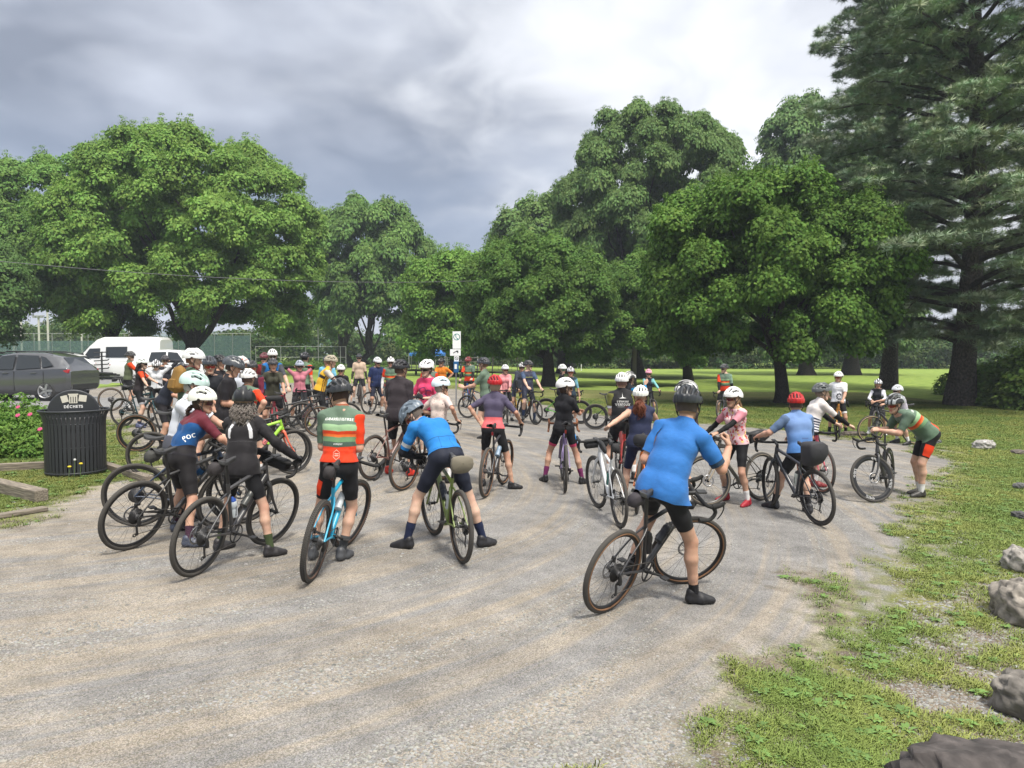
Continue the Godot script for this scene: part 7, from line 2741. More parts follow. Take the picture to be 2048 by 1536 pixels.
	person({"label": "rider in black with a small white helmet in the gap left of the beige shirt", "px": 683, "dist": 17.5, "top": 727, "sex": "f", "h": 178, "j": Color8(30, 28, 32), "sll": 1.8, "sh": blk, "hel": [0, Color8(208, 208, 208)], "sg": lens, "skin": 1})
	# ---- left of the far side
	person({"label": "man in yellow and black vest leaning on his handlebar", "b": "yellow", "al": 0.40, "top": 706, "lean": 26, "twist": 8, "hy": 8, "hp": 12, "j": "yellow", "sl": Color8(206, 196, 186), "sll": 0.7, "aband": ["rl", Color8(40, 36, 36), 0.62, 0.72], "sh": blk, "shl": 0.86, "gl": Color8(120, 110, 90), "hel": [0, Color8(150, 142, 124)], "hair": Color8(120, 100, 80), "skin": 0, "so": white})
	person({"label": "person in light blue patterned jersey with a blue mask behind the yellow vest", "px": 655, "dist": 19.5, "top": 709, "h": 176, "j": "sky", "sl": Color8(120, 186, 214), "sll": 0.8, "hel": [0, Color8(56, 60, 70)], "beard": Color8(40, 60, 110), "sh": blk, "skin": 1})
	person({"label": "woman in dusty pink jersey with both hands behind her grey helmet", "b": "rose_left", "al": 0.42, "top": 718, "sex": "f", "lean": 2, "hy": -6, "j": Color8(186, 116, 130), "sl": Color8(186, 116, 130), "sll": 0.8, "warm": 1.0, "sh": blk2, "shl": 0.86, "so": white, "soh": 0.36, "shoe": Color8(150, 150, 70), "hel": [0, Color8(150, 158, 172)], "sg": lens, "skin": 1, "ra": "nape", "la": "nape"})
	person({"label": "man in green and orange seen from behind between the pink and yellow riders", "px": 607, "dist": 19.0, "top": 701, "h": 20, "j": Color8(98, 122, 100), "sl": sage, "slr": red, "sll": 0.8, "hel": [0, Color8(36, 38, 44)], "sh": blk, "skin": 0, "hair": dark})
	person({"label": "woman in olive jersey with black helmet leaning to the right of the blue vest", "b": "red_bars", "al": 0.42, "top": 713, "sex": "f", "lean": 14, "hy": -6, "j": Color8(62, 62, 50), "sll": 0.95, "sh": blk, "hel": [0, Color8(54, 54, 58)], "hair": brown, "skin": 1, "ra": {"p": Vector3(0.42, 1.0, -0.30), "f": Vector3(0.4, -0.4, -0.6), "u": Vector3(0.4, 0.8, 0), "c": "grip", "e": Vector3(0.8, -0.4, 0.4)}})
	person({"label": "tall man in bright blue vest over grey sleeves with white helmet", "px": 543, "dist": 16.5, "top": 694, "h": 150, "lean": 14, "hy": 10, "j": Color8(30, 104, 170), "sl": Color8(66, 68, 76), "sll": 0.86, "hem": -0.05, "hel": [0, Color8(206, 206, 206)], "sg": lens, "sh": blk, "skin": 2, "la": {"p": Vector3(-0.30, 0.98, -0.45), "f": Vector3(0, -0.5, -1), "u": Vector3(-0.3, 0.9, 0), "c": "grip", "e": Vector3(-0.8, -0.3, 0.3)}, "ra": "front"})
	person({"label": "person with dark red helmet hidden behind the man in the blue vest", "px": 531, "dist": 18.5, "top": 702, "h": 180, "j": Color8(120, 34, 40), "sll": 0.9, "hel": [0, Color8(96, 40, 48)], "sg": lens, "sh": blk})
	person({"label": "smiling rider in black and maroon with reflective orange glasses", "px": 506, "dist": 14.0, "top": 718, "h": 172, "lean": 6, "j": Color8(42, 36, 42), "sl": Color8(110, 40, 60), "sll": 1.6, "hel": [0, Color8(44, 44, 48)], "sg": Color8(150, 50, 30), "sh": blk, "skin": 0, "ra": "front", "la": "front"})
	q = {"label": "man in green and orange jersey with white helmet, hands on hips, back turned", "b": "lime", "al": 0.30, "top": 734, "bulk": 1.08, "h": 8, "lean": 8, "hy": 12, "hp": 10, "sll": 0.86, "hem": 0.0, "sh": blk, "hel": [0, Color8(212, 212, 212)], "hair": Color8(90, 70, 60), "skin": 0, "ra": "hip", "la": "hip"}
	q.merge(gravel)
	person(q)
	person({"label": "woman in white top with white and orange helmet, back to the photographer", "px": 476, "dist": 12.4, "top": 708, "sex": "f", "h": 28, "j": Color8(190, 194, 204), "sll": 0.8, "hel": [0, Color8(208, 206, 204), Color8(206, 72, 28)], "sh": blk, "hair": brown, "skin": 0})
	person({"label": "man in black shirt with two-tone black and white helmet looking down to the right", "px": 447, "dist": 10.2, "top": 706, "bulk": 1.05, "h": 74, "lean": 8, "hy": 6, "hp": 22, "j": Color8(32, 30, 34), "sll": 0.85, "hem": -0.06, "loose": 0.015, "hel": [1, Color8(64, 68, 74), Color8(190, 190, 190)], "hair": Color8(60, 46, 40), "sh": blk, "skin": 1, "ra": "front", "la": "front"})
	person({"label": "man with red lensed glasses and black helmet facing the photographer at left", "px": 418, "dist": 11.2, "top": 707, "h": 150, "j": Color8(34, 36, 42), "sll": 0.9, "hel": [0, Color8(56, 60, 68)], "sg": Color8(150, 40, 34), "sh": blk, "skin": 0, "beard": Color8(120, 92, 76)})
	person({"label": "person in dark clothing with a glossy black helmet deep in the left group", "px": 432, "dist": 13.8, "top": 706, "h": 100, "j": Color8(38, 36, 40), "sll": 0.9, "hel": [0, Color8(28, 28, 32)], "sh": blk, "skin": 1, "hair": dark})
	person({"label": "tall man in green jersey carrying the tan backpack with white helmet", "b": "pack", "al": 0.50, "top": 690, "h": 42, "lean": 8, "hy": 38, "hp": 8, "j": Color8(84, 104, 88), "sl": sage, "sll": 0.85, "sh": Color8(44, 42, 46), "shl": 0.82, "hel": [0, Color8(210, 210, 212)], "hair": Color8(120, 84, 64), "skin": 0, "so": blk, "ra": "hood", "la": "hood", "group": "gathered cyclists", "id": "pack"})
	person({"label": "rider in dark navy bent forward behind the trash can", "b": "navy_bent", "al": 0.46, "H": 1.72, "bulk": 1.05, "lean": 38, "hy": 4, "hp": 20, "j": Color8(34, 38, 50), "sll": 0.95, "sh": Color8(36, 34, 38), "shl": 0.84, "hel": [0, Color8(40, 42, 48)], "hair": dark, "skin": 1, "so": blk})
	person({"label": "woman in dark vest with orange sleeves and white helmet at left", "b": "teal", "al": 0.45, "top": 712, "sex": "f", "h": 66, "lean": 10, "hy": 12, "hp": 4, "j": Color8(38, 32, 34), "sl": Color8(206, 66, 26), "sll": 0.75, "sh": blk, "shl": 0.80, "band": Color8(150, 150, 156), "so": Color8(40, 46, 66), "soh": 0.2, "shoe": Color8(74, 80, 110), "hel": [0, Color8(208, 214, 210)], "sg": lens, "gl": blk, "skin": 2, "hair": brown,
		"locks": strands(13, 60, 0.22, 0.8, 0.010, false, 0.03), "lockc": Color8(50, 34, 26)})
	person({"label": "woman in white jersey with both arms raised behind her white helmet", "px": 313, "dist": 18.0, "top": 717, "sex": "f", "h": 160, "lean": 2, "hp": 18, "j": Color8(204, 206, 210), "sl": Color8(204, 206, 210), "sll": 1.6, "hel": [2, Color8(210, 210, 214)], "sg": lens, "sh": blk, "skin": 2, "ra": "nape", "la": "nape"})
	person({"label": "person in dark jacket with dark helmet beside the white pickup, arm raised", "px": 330, "dist": 20.0, "top": 708, "h": 150, "j": Color8(40, 42, 48), "sll": 1.9, "hel": [0, Color8(58, 56, 60)], "sg": lens, "sh": blk, "skin": 1, "la": "nape", "ra": "front"})
	q = {"label": "man in green jersey with orange sleeve farthest left by the parked cars", "b": "far_left", "al": 0.46, "top": 700, "h": 58, "lean": 6, "hy": 26, "hp": 4, "j": Color8(80, 88, 66), "sl": Color8(206, 66, 26), "sll": 0.75, "warm": 1.0, "sh": blk, "hel": [0, Color8(54, 54, 56)], "sg": lens, "skin": 0, "la": "hood", "ra": "hood"}
	person(q)


# ---------------------------------------------------------------- vehicles
# stations along the length from the front (x = 0): [x, sill, belt, roof, half width, half width of the roof]
func car_shell(st: Array) -> ArrayMesh:
	var b := MB.new()
	var rows := []
	for q in st:
		var y0: float = q[1]
		var yb: float = q[2]
		var yt: float = q[3]
		var w: float = q[4]
		var wt: float = q[5]
		var half := [Vector2(0, y0), Vector2(w * 0.88, y0), Vector2(w * 0.97, y0 + 0.06), Vector2(w, lerpf(y0, yb, 0.40)), Vector2(w * 0.995, lerpf(y0, yb, 0.72)), Vector2(w * 0.975, yb - 0.02), Vector2(w * 0.955, yb), Vector2(lerpf(w * 0.95, wt, 0.55), lerpf(yb, yt, 0.5)), Vector2(wt, lerpf(yb, yt, 0.88)), Vector2(wt * 0.90, lerpf(yb, yt, 0.97)), Vector2(wt * 0.55, yt), Vector2(0, yt + 0.012)]
		var ring := []
		for p in half:
			ring.append(p)
		for k in range(half.size() - 2, 0, -1):
			ring.append(Vector2(-half[k].x, half[k].y))
		ring.append(half[0])
		rows.append([q[0], ring])
	var nu: int = rows[0][1].size() - 1
	var pts := PackedVector3Array()
	var fine := 4
	var total: int = (rows.size() - 1) * fine
	for j in total + 1:
		var t := float(j) / fine
		var i0 := mini(int(t), rows.size() - 2)
		var f := t - i0
		for i in nu + 1:
			var a: Vector2 = rows[i0][1][i]
			var c: Vector2 = rows[i0 + 1][1][i]
			var p := a.lerp(c, f)
			pts.append(Vector3(lerpf(rows[i0][0], rows[i0 + 1][0], f), p.y, p.x))
	b.grid(pts, nu, total)
	for e in [0, rows.size() - 1]:      # close the ends
		var c := Vector3.ZERO
		for p in rows[e][1]:
			c += Vector3(rows[e][0], p.y, p.x)
		c /= rows[e][1].size()
		var nn := Vector3(-1.0 if e == 0 else 1.0, 0, 0)
		var s := b.vert(c, nn)
		for p in rows[e][1]:
			b.vert(Vector3(rows[e][0], p.y, p.x), nn)
		for k in nu:
			b.tri(s, s + 1 + k, s + 2 + k)
	return b.mesh()


func pane(o: Node3D, called: String, m: Material, pts: Array, thick := 0.012) -> void:
	var b := MB.new()
	var nn: Vector3 = (pts[2] - pts[0]).cross(pts[1] - pts[0]).normalized()
	b.face(pts)
	var back := []
	for p in pts:
		back.append(p - nn * thick)
	for k in pts.size():
		b.face([pts[k], back[k], back[(k + 1) % pts.size()], pts[(k + 1) % pts.size()]])
	part(called, b.mesh(), m, o)


func car_wheel(o: Node3D, at: Vector3, r: float) -> void:
	var t := MB.new()
	t.torus(r - 0.09, 0.09, 28, 8, Transform3D(Basis(Vector3.UP, PI / 2).scaled(Vector3(1, 1, 1)), at))
	var w := part("wheel", t.mesh(), mat("car_tyre", lin(0.03, 0.03, 0.03), 0.9), o)
	var h := MB.new()
	var s := signf(at.z)
	h.lathe(PackedVector2Array([Vector2(0.0, 0.03), Vector2(0.05, 0.03), Vector2(0.07, 0.0), Vector2(r - 0.14, 0.01), Vector2(r - 0.10, 0.05)]), 20, Transform3D(Basis(Vector3.RIGHT, PI / 2 * s), at + Vector3(0, 0, 0.05 * s)))
	for k in 5:
		var a := TAU * k / 5.0
		h.box(at + Vector3(cos(a), sin(a), 0) * (r * 0.38) + Vector3(0, 0, 0.085 * s), Vector3(r * 0.62, 0.07, 0.03), Basis(Vector3.BACK, a), 0.008)
	part("rim", h.mesh(), mat("alloy", lin(0.38, 0.38, 0.39), 0.35, 0.8), w)
	var d := MB.new()
	d.lathe(PackedVector2Array([Vector2(0, 0), Vector2(r + 0.075, 0.0), Vector2(r + 0.075, -0.10), Vector2(r + 0.02, -0.12)]), 30, Transform3D(Basis(Vector3.RIGHT, PI / 2 * s), at + Vector3(0, 0.0, 0.055 * s - 0.01)))
	part("wheel_arch", d.mesh(), mat("arch_plastic", lin(0.025, 0.025, 0.026), 0.8), o)


func build_vehicles() -> void:
	var glass := mat("car_glass", lin(0.03, 0.035, 0.04), 0.06)
	var black := mat("car_trim", lin(0.02, 0.02, 0.021), 0.5)
	var lamp := mat("tail_lamp", lin(0.35, 0.02, 0.03), 0.2)
	var grey := mat("car_grey", lin(0.075, 0.078, 0.085), 0.22, 0.35)
	var white := mat("car_white", lin(0.74, 0.75, 0.76), 0.3)
	var dark := mat("car_dark", lin(0.03, 0.03, 0.04), 0.25)
	for m in [grey, white, dark]:
		m.clearcoat_enabled = true
		m.clearcoat = 1.0
		m.clearcoat_roughness = 0.05
	# the grey hatchback, side on, its tail to the right; the other two stand behind it
	var spec := [["grey hatchback side on at the left edge, nearest of the parked cars", grey, -76.0, 25.6, 0.0, 1.08], ["dark car behind the grey hatchback with bars on its roof", dark, -75.0, 33.0, 0.06, 1.02], ["white car behind the dark car, only its roof showing", white, 34.0, 42.0, -0.05, 1.05]]
	for q in spec:
		var at := on_ground(q[2], q[3])
		at.y = gy(at.x + 2.0)
		var o := thing("parked_car", q[0], "car", at, q[4], "cars parked in a row")
		o.scale = Vector3.ONE * q[5]
		part("body", car_shell([[0.0, 0.32, 0.62, 0.64, 0.66, 0.55], [0.10, 0.24, 0.78, 0.82, 0.82, 0.70], [0.55, 0.22, 0.93, 0.97, 0.88, 0.74], [1.15, 0.22, 0.99, 1.04, 0.89, 0.72], [1.75, 0.22, 0.99, 1.50, 0.89, 0.60], [2.3, 0.22, 1.00, 1.60, 0.89, 0.62], [3.2, 0.22, 1.03, 1.58, 0.89, 0.62], [3.75, 0.24, 1.06, 1.46, 0.88, 0.60], [4.05, 0.30, 1.08, 1.16, 0.86, 0.62], [4.18, 0.40, 0.96, 0.98, 0.80, 0.62]]), q[1], o)
		for s in [1.0, -1.0]:
			var zb: float = 0.862 * s
			var zt: float = 0.655 * s
			var y0 := 1.035
			var y1 := 1.475
			var wins := [[[1.42, y0], [1.90, y1], [2.33, y1 + 0.035], [2.33, y0]], [[2.42, y0], [2.42, y1 + 0.035], [3.10, y1 + 0.01], [3.22, y0 + 0.05]], [[3.29, y0 + 0.06], [3.17, y1], [3.36, y1 - 0.05], [3.62, y0 + 0.13]]]
			for w in wins:
				var pts := []
				for p in w:
					var f: float = clampf((p[1] - 1.0) / 0.58, 0.0, 1.0)
					pts.append(Vector3(p[0], p[1], lerpf(zb, zt, f * f * 0.35 + f * 0.65) + 0.016 * s))
				if s < 0:
					pts.reverse()
				pane(o, "window", glass, pts)
			for x in [1.30, 2.375, 3.33]:
				var dl := MB.new()
				dl.box(Vector3(x, 0.66, 0.888 * s), Vector3(0.012, 0.62, 0.012))
				part("door_seam", dl.mesh(), black, o)
			for x in [2.10, 3.02]:
				var hd := MB.new()
				hd.box(Vector3(x, 0.92, 0.897 * s), Vector3(0.18, 0.035, 0.03), Basis(), 0.01)
				part("door_handle", hd.mesh(), q[1], o)
			var mi := MB.new()
			mi.ball(Vector3(1.42, 1.06, 0.98 * s), Vector3(0.09, 0.075, 0.11), 10, 6)
			part("mirror", mi.mesh(), q[1], o)
			var sl := MB.new()
			sl.box(Vector3(2.1, 0.27, 0.875 * s), Vector3(2.1, 0.14, 0.06), Basis(), 0.02)
			part("sill_cladding", sl.mesh(), black, o)
			car_wheel(o, Vector3(0.82, 0.34, 0.80 * s), 0.34)
			car_wheel(o, Vector3(3.38, 0.34, 0.80 * s), 0.34)
			var tl := MB.new()
			tl.box(Vector3(4.04, 0.97, 0.72 * s), Vector3(0.20, 0.13, 0.26), Basis(), 0.03)
			part("tail_light", tl.mesh(), lamp, o)
			var rl := MB.new()
			rl.tube(path([Vector3(1.8, 1.57, 0.56 * s), Vector3(1.95, 1.63, 0.56 * s), Vector3(3.2, 1.615, 0.56 * s), Vector3(3.45, 1.54, 0.55 * s)]), radii([0.018, 0.018, 0.018, 0.018]), 6)
			part("roof_rail", rl.mesh(), black, o)
		pane(o, "rear_window", glass, [Vector3(3.80, 1.425, -0.52), Vector3(4.07, 1.13, -0.60), Vector3(4.07, 1.13, 0.60), Vector3(3.80, 1.425, 0.52)])
		pane(o, "windscreen", glass, [Vector3(1.20, 1.07, 0.66), Vector3(1.72, 1.495, 0.55), Vector3(1.72, 1.495, -0.55), Vector3(1.20, 1.07, -0.66)])
		var bu := MB.new()
		bu.box(Vector3(4.12, 0.46, 0), Vector3(0.16, 0.22, 1.45), Basis(), 0.05)
		part("bumper", bu.mesh(), black, o)
		if q[1] == dark:
			for x in [2.1, 2.9]:
				var rb := MB.new()
				rb.box(Vector3(x, 1.70, 0), Vector3(0.06, 0.035, 1.25), Basis(), 0.01)
				for s in [-1.0, 1.0]:
					rb.box(Vector3(x, 1.665, 0.56 * s), Vector3(0.09, 0.06, 0.05))
				part("roof_bar", rb.mesh(), black, o)
	# the tall white van, nose to the left
	var at := on_ground(148, 45.0)
	at.y = gy(at.x + 3.0)
	var v := thing("van", "tall white van with a dark side window below the largest maple", "van", at, 0.0)
	part("body", car_shell([[0.0, 0.42, 0.80, 0.84, 0.82, 0.66], [0.15, 0.34, 1.02, 1.08, 0.95, 0.80], [0.75, 0.32, 1.22, 1.30, 0.99, 0.84], [1.45, 0.32, 1.30, 2.12, 1.0, 0.78], [1.95, 0.32, 1.32, 2.55, 1.0, 0.80], [2.35, 0.32, 1.34, 2.70, 1.0, 0.82], [5.2, 0.32, 1.36, 2.72, 1.0, 0.84], [5.85, 0.34, 1.36, 2.68, 0.99, 0.84], [5.98, 0.45, 1.34, 2.52, 0.96, 0.82]]), white, v)
	for s in [1.0, -1.0]:
		for w in [[[1.18, 1.36], [1.60, 1.96], [2.25, 1.98], [2.25, 1.36]], [[2.62, 1.40], [2.62, 2.06], [3.95, 2.08], [3.95, 1.40]]]:
			var pts := []
			for p in w:
				var f: float = clampf((p[1] - 1.35) / 1.36, 0.0, 1.0)
				pts.append(Vector3(p[0], p[1], lerpf(0.955, 0.82, f) * s + 0.03 * s))
			if s < 0:
				pts.reverse()
			pane(v, "window", glass, pts, 0.03)
		for x in [2.42, 4.1]:
			var dl := MB.new()
			dl.box(Vector3(x, 1.1, 0.998 * s), Vector3(0.014, 1.4, 0.014))
			part("door_seam", dl.mesh(), black, v)
		var mi := MB.new()
		mi.box(Vector3(1.25, 1.52, 1.13 * s), Vector3(0.12, 0.30, 0.20), Basis(), 0.04)
		part("mirror", mi.mesh(), black, v)
		car_wheel(v, Vector3(0.98, 0.36, 0.90 * s), 0.36)
		car_wheel(v, Vector3(4.75, 0.36, 0.90 * s), 0.36)
	pane(v, "windscreen", glass, [Vector3(0.80, 1.36, 0.78), Vector3(1.42, 2.08, 0.70), Vector3(1.42, 2.08, -0.70), Vector3(0.80, 1.36, -0.78)], 0.03)
	# the white pickup, nose to the right
	at = on_ground(452, 37.0)
	at.y = gy(at.x)
	var p := thing("pickup", "white pickup in front of the van, red tail light at its left end", "truck", at, PI + 0.10)
	part("body", car_shell([[0.0, 0.46, 0.90, 0.94, 0.84, 0.70], [0.15, 0.36, 1.06, 1.10, 0.95, 0.80], [1.1, 0.36, 1.14, 1.20, 0.97, 0.82], [1.55, 0.36, 1.16, 1.44, 0.97, 0.74], [2.1, 0.36, 1.18, 1.84, 0.97, 0.70], [2.7, 0.36, 1.20, 1.88, 0.97, 0.72], [3.75, 0.36, 1.20, 1.84, 0.97, 0.72], [4.0, 0.36, 1.18, 1.28, 0.97, 0.84], [5.3, 0.40, 1.18, 1.24, 0.96, 0.86], [5.45, 0.5, 1.16, 1.20, 0.94, 0.84]]), white, p)
	for s in [1.0, -1.0]:
		for w in [[[1.78, 1.23], [2.16, 1.72], [2.62, 1.76], [2.62, 1.23]], [[2.72, 1.23], [2.72, 1.76], [3.45, 1.74], [3.55, 1.25]]]:
			var pts := []
			for c in w:
				var f: float = clampf((c[1] - 1.18) / 0.68, 0.0, 1.0)
				pts.append(Vector3(c[0], c[1], lerpf(0.935, 0.725, f) * s + 0.03 * s))
			if s < 0:
				pts.reverse()
			pane(p, "window", glass, pts, 0.03)
		var tl := MB.new()
		tl.box(Vector3(5.36, 0.98, 0.86 * s), Vector3(0.20, 0.34, 0.14), Basis(), 0.03)
		part("tail_light", tl.mesh(), lamp, p)
		car_wheel(p, Vector3(1.0, 0.39, 0.87 * s), 0.39)
		car_wheel(p, Vector3(4.45, 0.39, 0.87 * s), 0.39)
	# the rack on the pickup's hitch
	at = on_ground(204, 34.5)
	at.y = gy(at.x)
	var r := thing("bike_rack", "black upright bicycle rack behind the white pickup's tail light", "bike rack", at)
	var m := MB.new()
	m.rod(Vector3(0.0, 0.35, 0), Vector3(0.0, 1.75, 0), 0.04)
	m.rod(Vector3(-0.6, 0.5, 0), Vector3(1.0, 0.5, 0), 0.05)
	part("mast", m.mesh(), black, r)
	for k in 5:
		var a := MB.new()
		var y := 1.72 - k * 0.2
		a.tube(path([Vector3(0, y, 0), Vector3(0.35, y + 0.02, 0.1), Vector3(0.42, y + 0.08, 0.1)]), radii([0.03, 0.03, 0.02]), 6)
		a.tube(path([Vector3(0, y, 0), Vector3(-0.32, y - 0.02, 0.1)]), radii([0.03, 0.03]), 6)
		part("arm", a.mesh(), black, r)
	for k in 3:
		var tr := MB.new()
		tr.box(Vector3(-0.05, 0.62 + k * 0.05, -0.3 + 0.3 * k), Vector3(1.5, 0.10, 0.14), Basis(Vector3.BACK, -0.04), 0.03)
		part("wheel_tray", tr.mesh(), black, r)


# ---------------------------------------------------------------- street furniture, fence, stones, beds
func text_part(o: Node3D, s: String, at: Vector3, h: float, m: Material, b := Basis(), called := "lettering") -> void:
	var t := TextMesh.new()
	t.text = s
	t.font = font
	t.font_size = 32
	t.depth = 0.002
	t.pixel_size = h / 24.0
	part(called, t, m, o, Transform3D(b, at))


func rock(label: String, a: Array, size: Vector3, col: Color, s: int, sink := 0.3) -> void:
	var at := gp(a[0], a[1])
	var n := noise(1.6, s, 4)
	var n2 := noise(7.0, s + 9, 3)
	var b := MB.new()
	var nu := 40
	var nv := 26
	var pts := PackedVector3Array()
	for j in nv + 1:
		var e := PI * (float(j) / nv - 0.5)
		for i in nu + 1:
			var q := TAU * (i % nu) / nu
			var d := Vector3(cos(e) * cos(q), sin(e), cos(e) * sin(q))
			d = Vector3(signf(d.x) * pow(absf(d.x), 0.8), signf(d.y) * pow(absf(d.y), 0.75), signf(d.z) * pow(absf(d.z), 0.8))
			var k := 0.86 + 0.26 * n.get_noise_3dv(d * 1.1) - 0.14 * absf(n2.get_noise_3dv(d * 0.30)) + 0.02 * n2.get_noise_3dv(d)
			pts.append(Vector3(d.x * size.x, d.y * size.y, d.z * size.z) * k)
	b.grid(pts, nu, nv)
	var m := mat("rock_%s" % col.to_html(false), col, 0.9)
	if m.albedo_texture == null:
		m.albedo_texture = rock_tex
		m.uv1_triplanar = true
		m.uv1_scale = Vector3.ONE * 1.4
		m.heightmap_enabled = true
		m.heightmap_texture = rock_tex
		m.heightmap_scale = 1.2
	var o := part("rock", b.mesh(), m, self, Transform3D(Basis(Vector3.UP, s * 0.7), at + Vector3.UP * size.y * (1.0 - sink * 2.0)))
	tag(o, label, "rock", "rocks edging the gravel")


var rock_tex: ImageTexture


func beam(o: Node3D, called: String, a: Vector3, b: Vector3, w: float, h: float, m: Material) -> void:
	var d := b - a
	var x := d.normalized()
	var z := x.cross(Vector3.UP).normalized()
	var bm := MB.new()
	bm.box(Vector3.ZERO, Vector3(d.length(), h, w), Basis(), 0.012)
	part(called, bm.mesh(), m, o, Transform3D(Basis(x, z.cross(x), z), (a + b) * 0.5 + Vector3.UP * h * 0.5))


func build_things() -> void:
	var rt := noise(0.012, 301, 5).get_seamless_image(512, 512, false, false, 0.2)
	rock_tex = tex(at_levels(rt, 0.45, 1.0))
	# the slatted waste bin
	var iron := mat("bin_iron", lin(0.030, 0.033, 0.038), 0.45, 0.2)
	var at := gp(153, 957)
	at *= 1.0 + 0.40 / -at.z
	at.y = gy(at.x)
	var bin := thing("trash_can", "black slatted metal trash can with a round sign standing in it", "trash can", at)
	var n := 44
	for k in n:
		var a := TAU * (k + 0.5) / n
		var o := Vector3(sin(a), 0, cos(a))
		var s := Vector3(cos(a), 0, -sin(a)) * 0.0215
		var b := MB.new()
		var prof := [[0.395, 0.03], [0.398, 0.55], [0.402, 0.78], [0.415, 0.86], [0.455, 0.945]]
		for side in 2:
			var f := b.v.size()
			for p in prof:
				var c: Vector3 = o * (p[0] - side * 0.007) + Vector3.UP * p[1]
				b.vert(c - s, o * (1.0 - 2.0 * side))
				b.vert(c + s, o * (1.0 - 2.0 * side))
			for j in prof.size() - 1:
				b.quad(f + j * 2, f + j * 2 + 1, f + j * 2 + 3, f + j * 2 + 2)
		part("slat", b.mesh(), iron, bin)
	for q in [[0.388, 0.05, 0.014], [0.390, 0.42, 0.008], [0.392, 0.76, 0.010], [0.458, 0.95, 0.015]]:
		var b := MB.new()
		b.torus(q[0], q[2], 44, 6, Transform3D(Basis(Vector3.BACK, PI / 2), Vector3(0, q[1], 0)))
		part("hoop", b.mesh(), iron, bin)
	var bag := MB.new()
	bag.lathe(PackedVector2Array([Vector2(0.0, 0.08), Vector2(0.33, 0.08), Vector2(0.345, 0.5), Vector2(0.35, 0.82), Vector2(0.32, 0.86)]), 24)
	part("liner", bag.mesh(), mat("bin_liner", lin(0.05, 0.05, 0.055), 0.6), bin)
	var lid := MB.new()
	lid.tube(path([Vector3(0, 0.92, 0.05), Vector3(0, 0.92, 0.09)]), radii([0.315, 0.315]), 40)
	lid.torus(0.315, 0.022, 44, 6, Transform3D(Basis(Vector3.UP, PI / 2), Vector3(0, 0.92, 0.07)))
	var plate := part("round_sign", lid.mesh(), iron, bin, Transform3D(Basis(Vector3.UP, 0.42), Vector3.ZERO))
	var pale := mat("bin_print", lin(0.55, 0.53, 0.46), 0.7)
	text_part(plate, "DÉCHETS", Vector3(0, 1.005, 0.092), 0.044, mat("bin_white", lin(0.72, 0.72, 0.72), 0.7))
	var pic := MB.new()
	pic.box(Vector3(0, 1.115, 0.092), Vector3(0.105, 0.12, 0.004))
	pic.box(Vector3(-0.11, 1.12, 0.0925), Vector3(0.085, 0.10, 0.004), Basis(Vector3.BACK, 0.25))
	pic.box(Vector3(0.12, 1.125, 0.0925), Vector3(0.10, 0.095, 0.004), Basis(Vector3.BACK, -0.15))
	pic.box(Vector3(0.0, 1.185, 0.0935), Vector3(0.13, 0.02, 0.004))
	part("pictogram", pic.mesh(), pale, plate)
	var bars := MB.new()
	for x in [-0.03, 0.0, 0.03]:
		bars.box(Vector3(x, 1.11, 0.0965), Vector3(0.010, 0.085, 0.003))
	part("pictogram", bars.mesh(), iron, plate)
	# planting bed
	var wood := mat("timber", lin(0.34, 0.29, 0.23), 0.9)
	var wn := noise(0.03, 310, 4).get_seamless_image(256, 256, false, false, 0.2)
	wood.albedo_texture = tex(at_levels(wn, 0.5, 1.0))
	wood.uv1_triplanar = true
	wood.uv1_scale = Vector3(0.4, 5.0, 5.0)
	for q in [["thick weathered timber beam edging the bed, its end left of the trash can", [-60, 968], [84, 1004], 0.16, 0.15], ["pale flat board on the gravel at the left edge of the photo", [-80, 1050], [92, 1021], 0.13, 0.05], ["timber edging board at the back of the bed left of the trash can", [-60, 946], [104, 938], 0.10, 0.12], ["timber edging board running right from the foot of the trash can", [205, 935], [300, 966], 0.12, 0.10]]:
		var o := thing("timber_beam", q[0], "timber", Vector3.ZERO, 0.0, "timbers edging the bed")
		beam(o, "beam", gp(q[1][0], q[1][1]), gp(q[2][0], q[2][1]), q[3], q[4], wood)
	for q in [[22, 905, 1.0, 0.36, 501], [70, 882, 0.8, 0.36, 502], [-40, 890, 1.0, 0.42, 503], [30, 860, 1.1, 0.42, 504], [74, 912, 0.5, 0.25, 505], [-60, 915, 0.9, 0.36, 506]]:
		var label: String = ["leafy rose bush in front in the bed", "rose bush just behind the trash can", "rose bush at the photo's left edge, farther back", "tallest rose bush at the back of the bed", "small low rose bush touching the trash can", "rose bush cut by the left edge beside the timber"][q[4] - 501]
		var o := bush("rose_bush", label, "bush", gp(q[0], q[1]), Vector3(q[2] * 0.8, q[3], q[2] * 0.6), "tiny", Color(0.105, 0.20, 0.045), q[4], 520, "rose bushes in the bed")
		var r := RandomNumberGenerator.new()
		r.seed = q[4]
		for k in (2 if q[4] in [501, 504] else 1):
			var fl := MB.new()
			for j in 5:
				fl.ball(Vector3(cos(j * 1.26) * 0.022, 0, sin(j * 1.26) * 0.022), Vector3(0.022, 0.012, 0.022), 8, 5)
			part("flower", fl.mesh(), mat("rose_pink", lin(0.42, 0.05, 0.14), 0.7), o, Transform3D(Basis(Vector3.RIGHT, 0.8), Vector3(r.randf_range(-0.5, 0.5) * q[2], q[3] * 1.9, r.randf_range(0.1, 0.4) * q[2])))
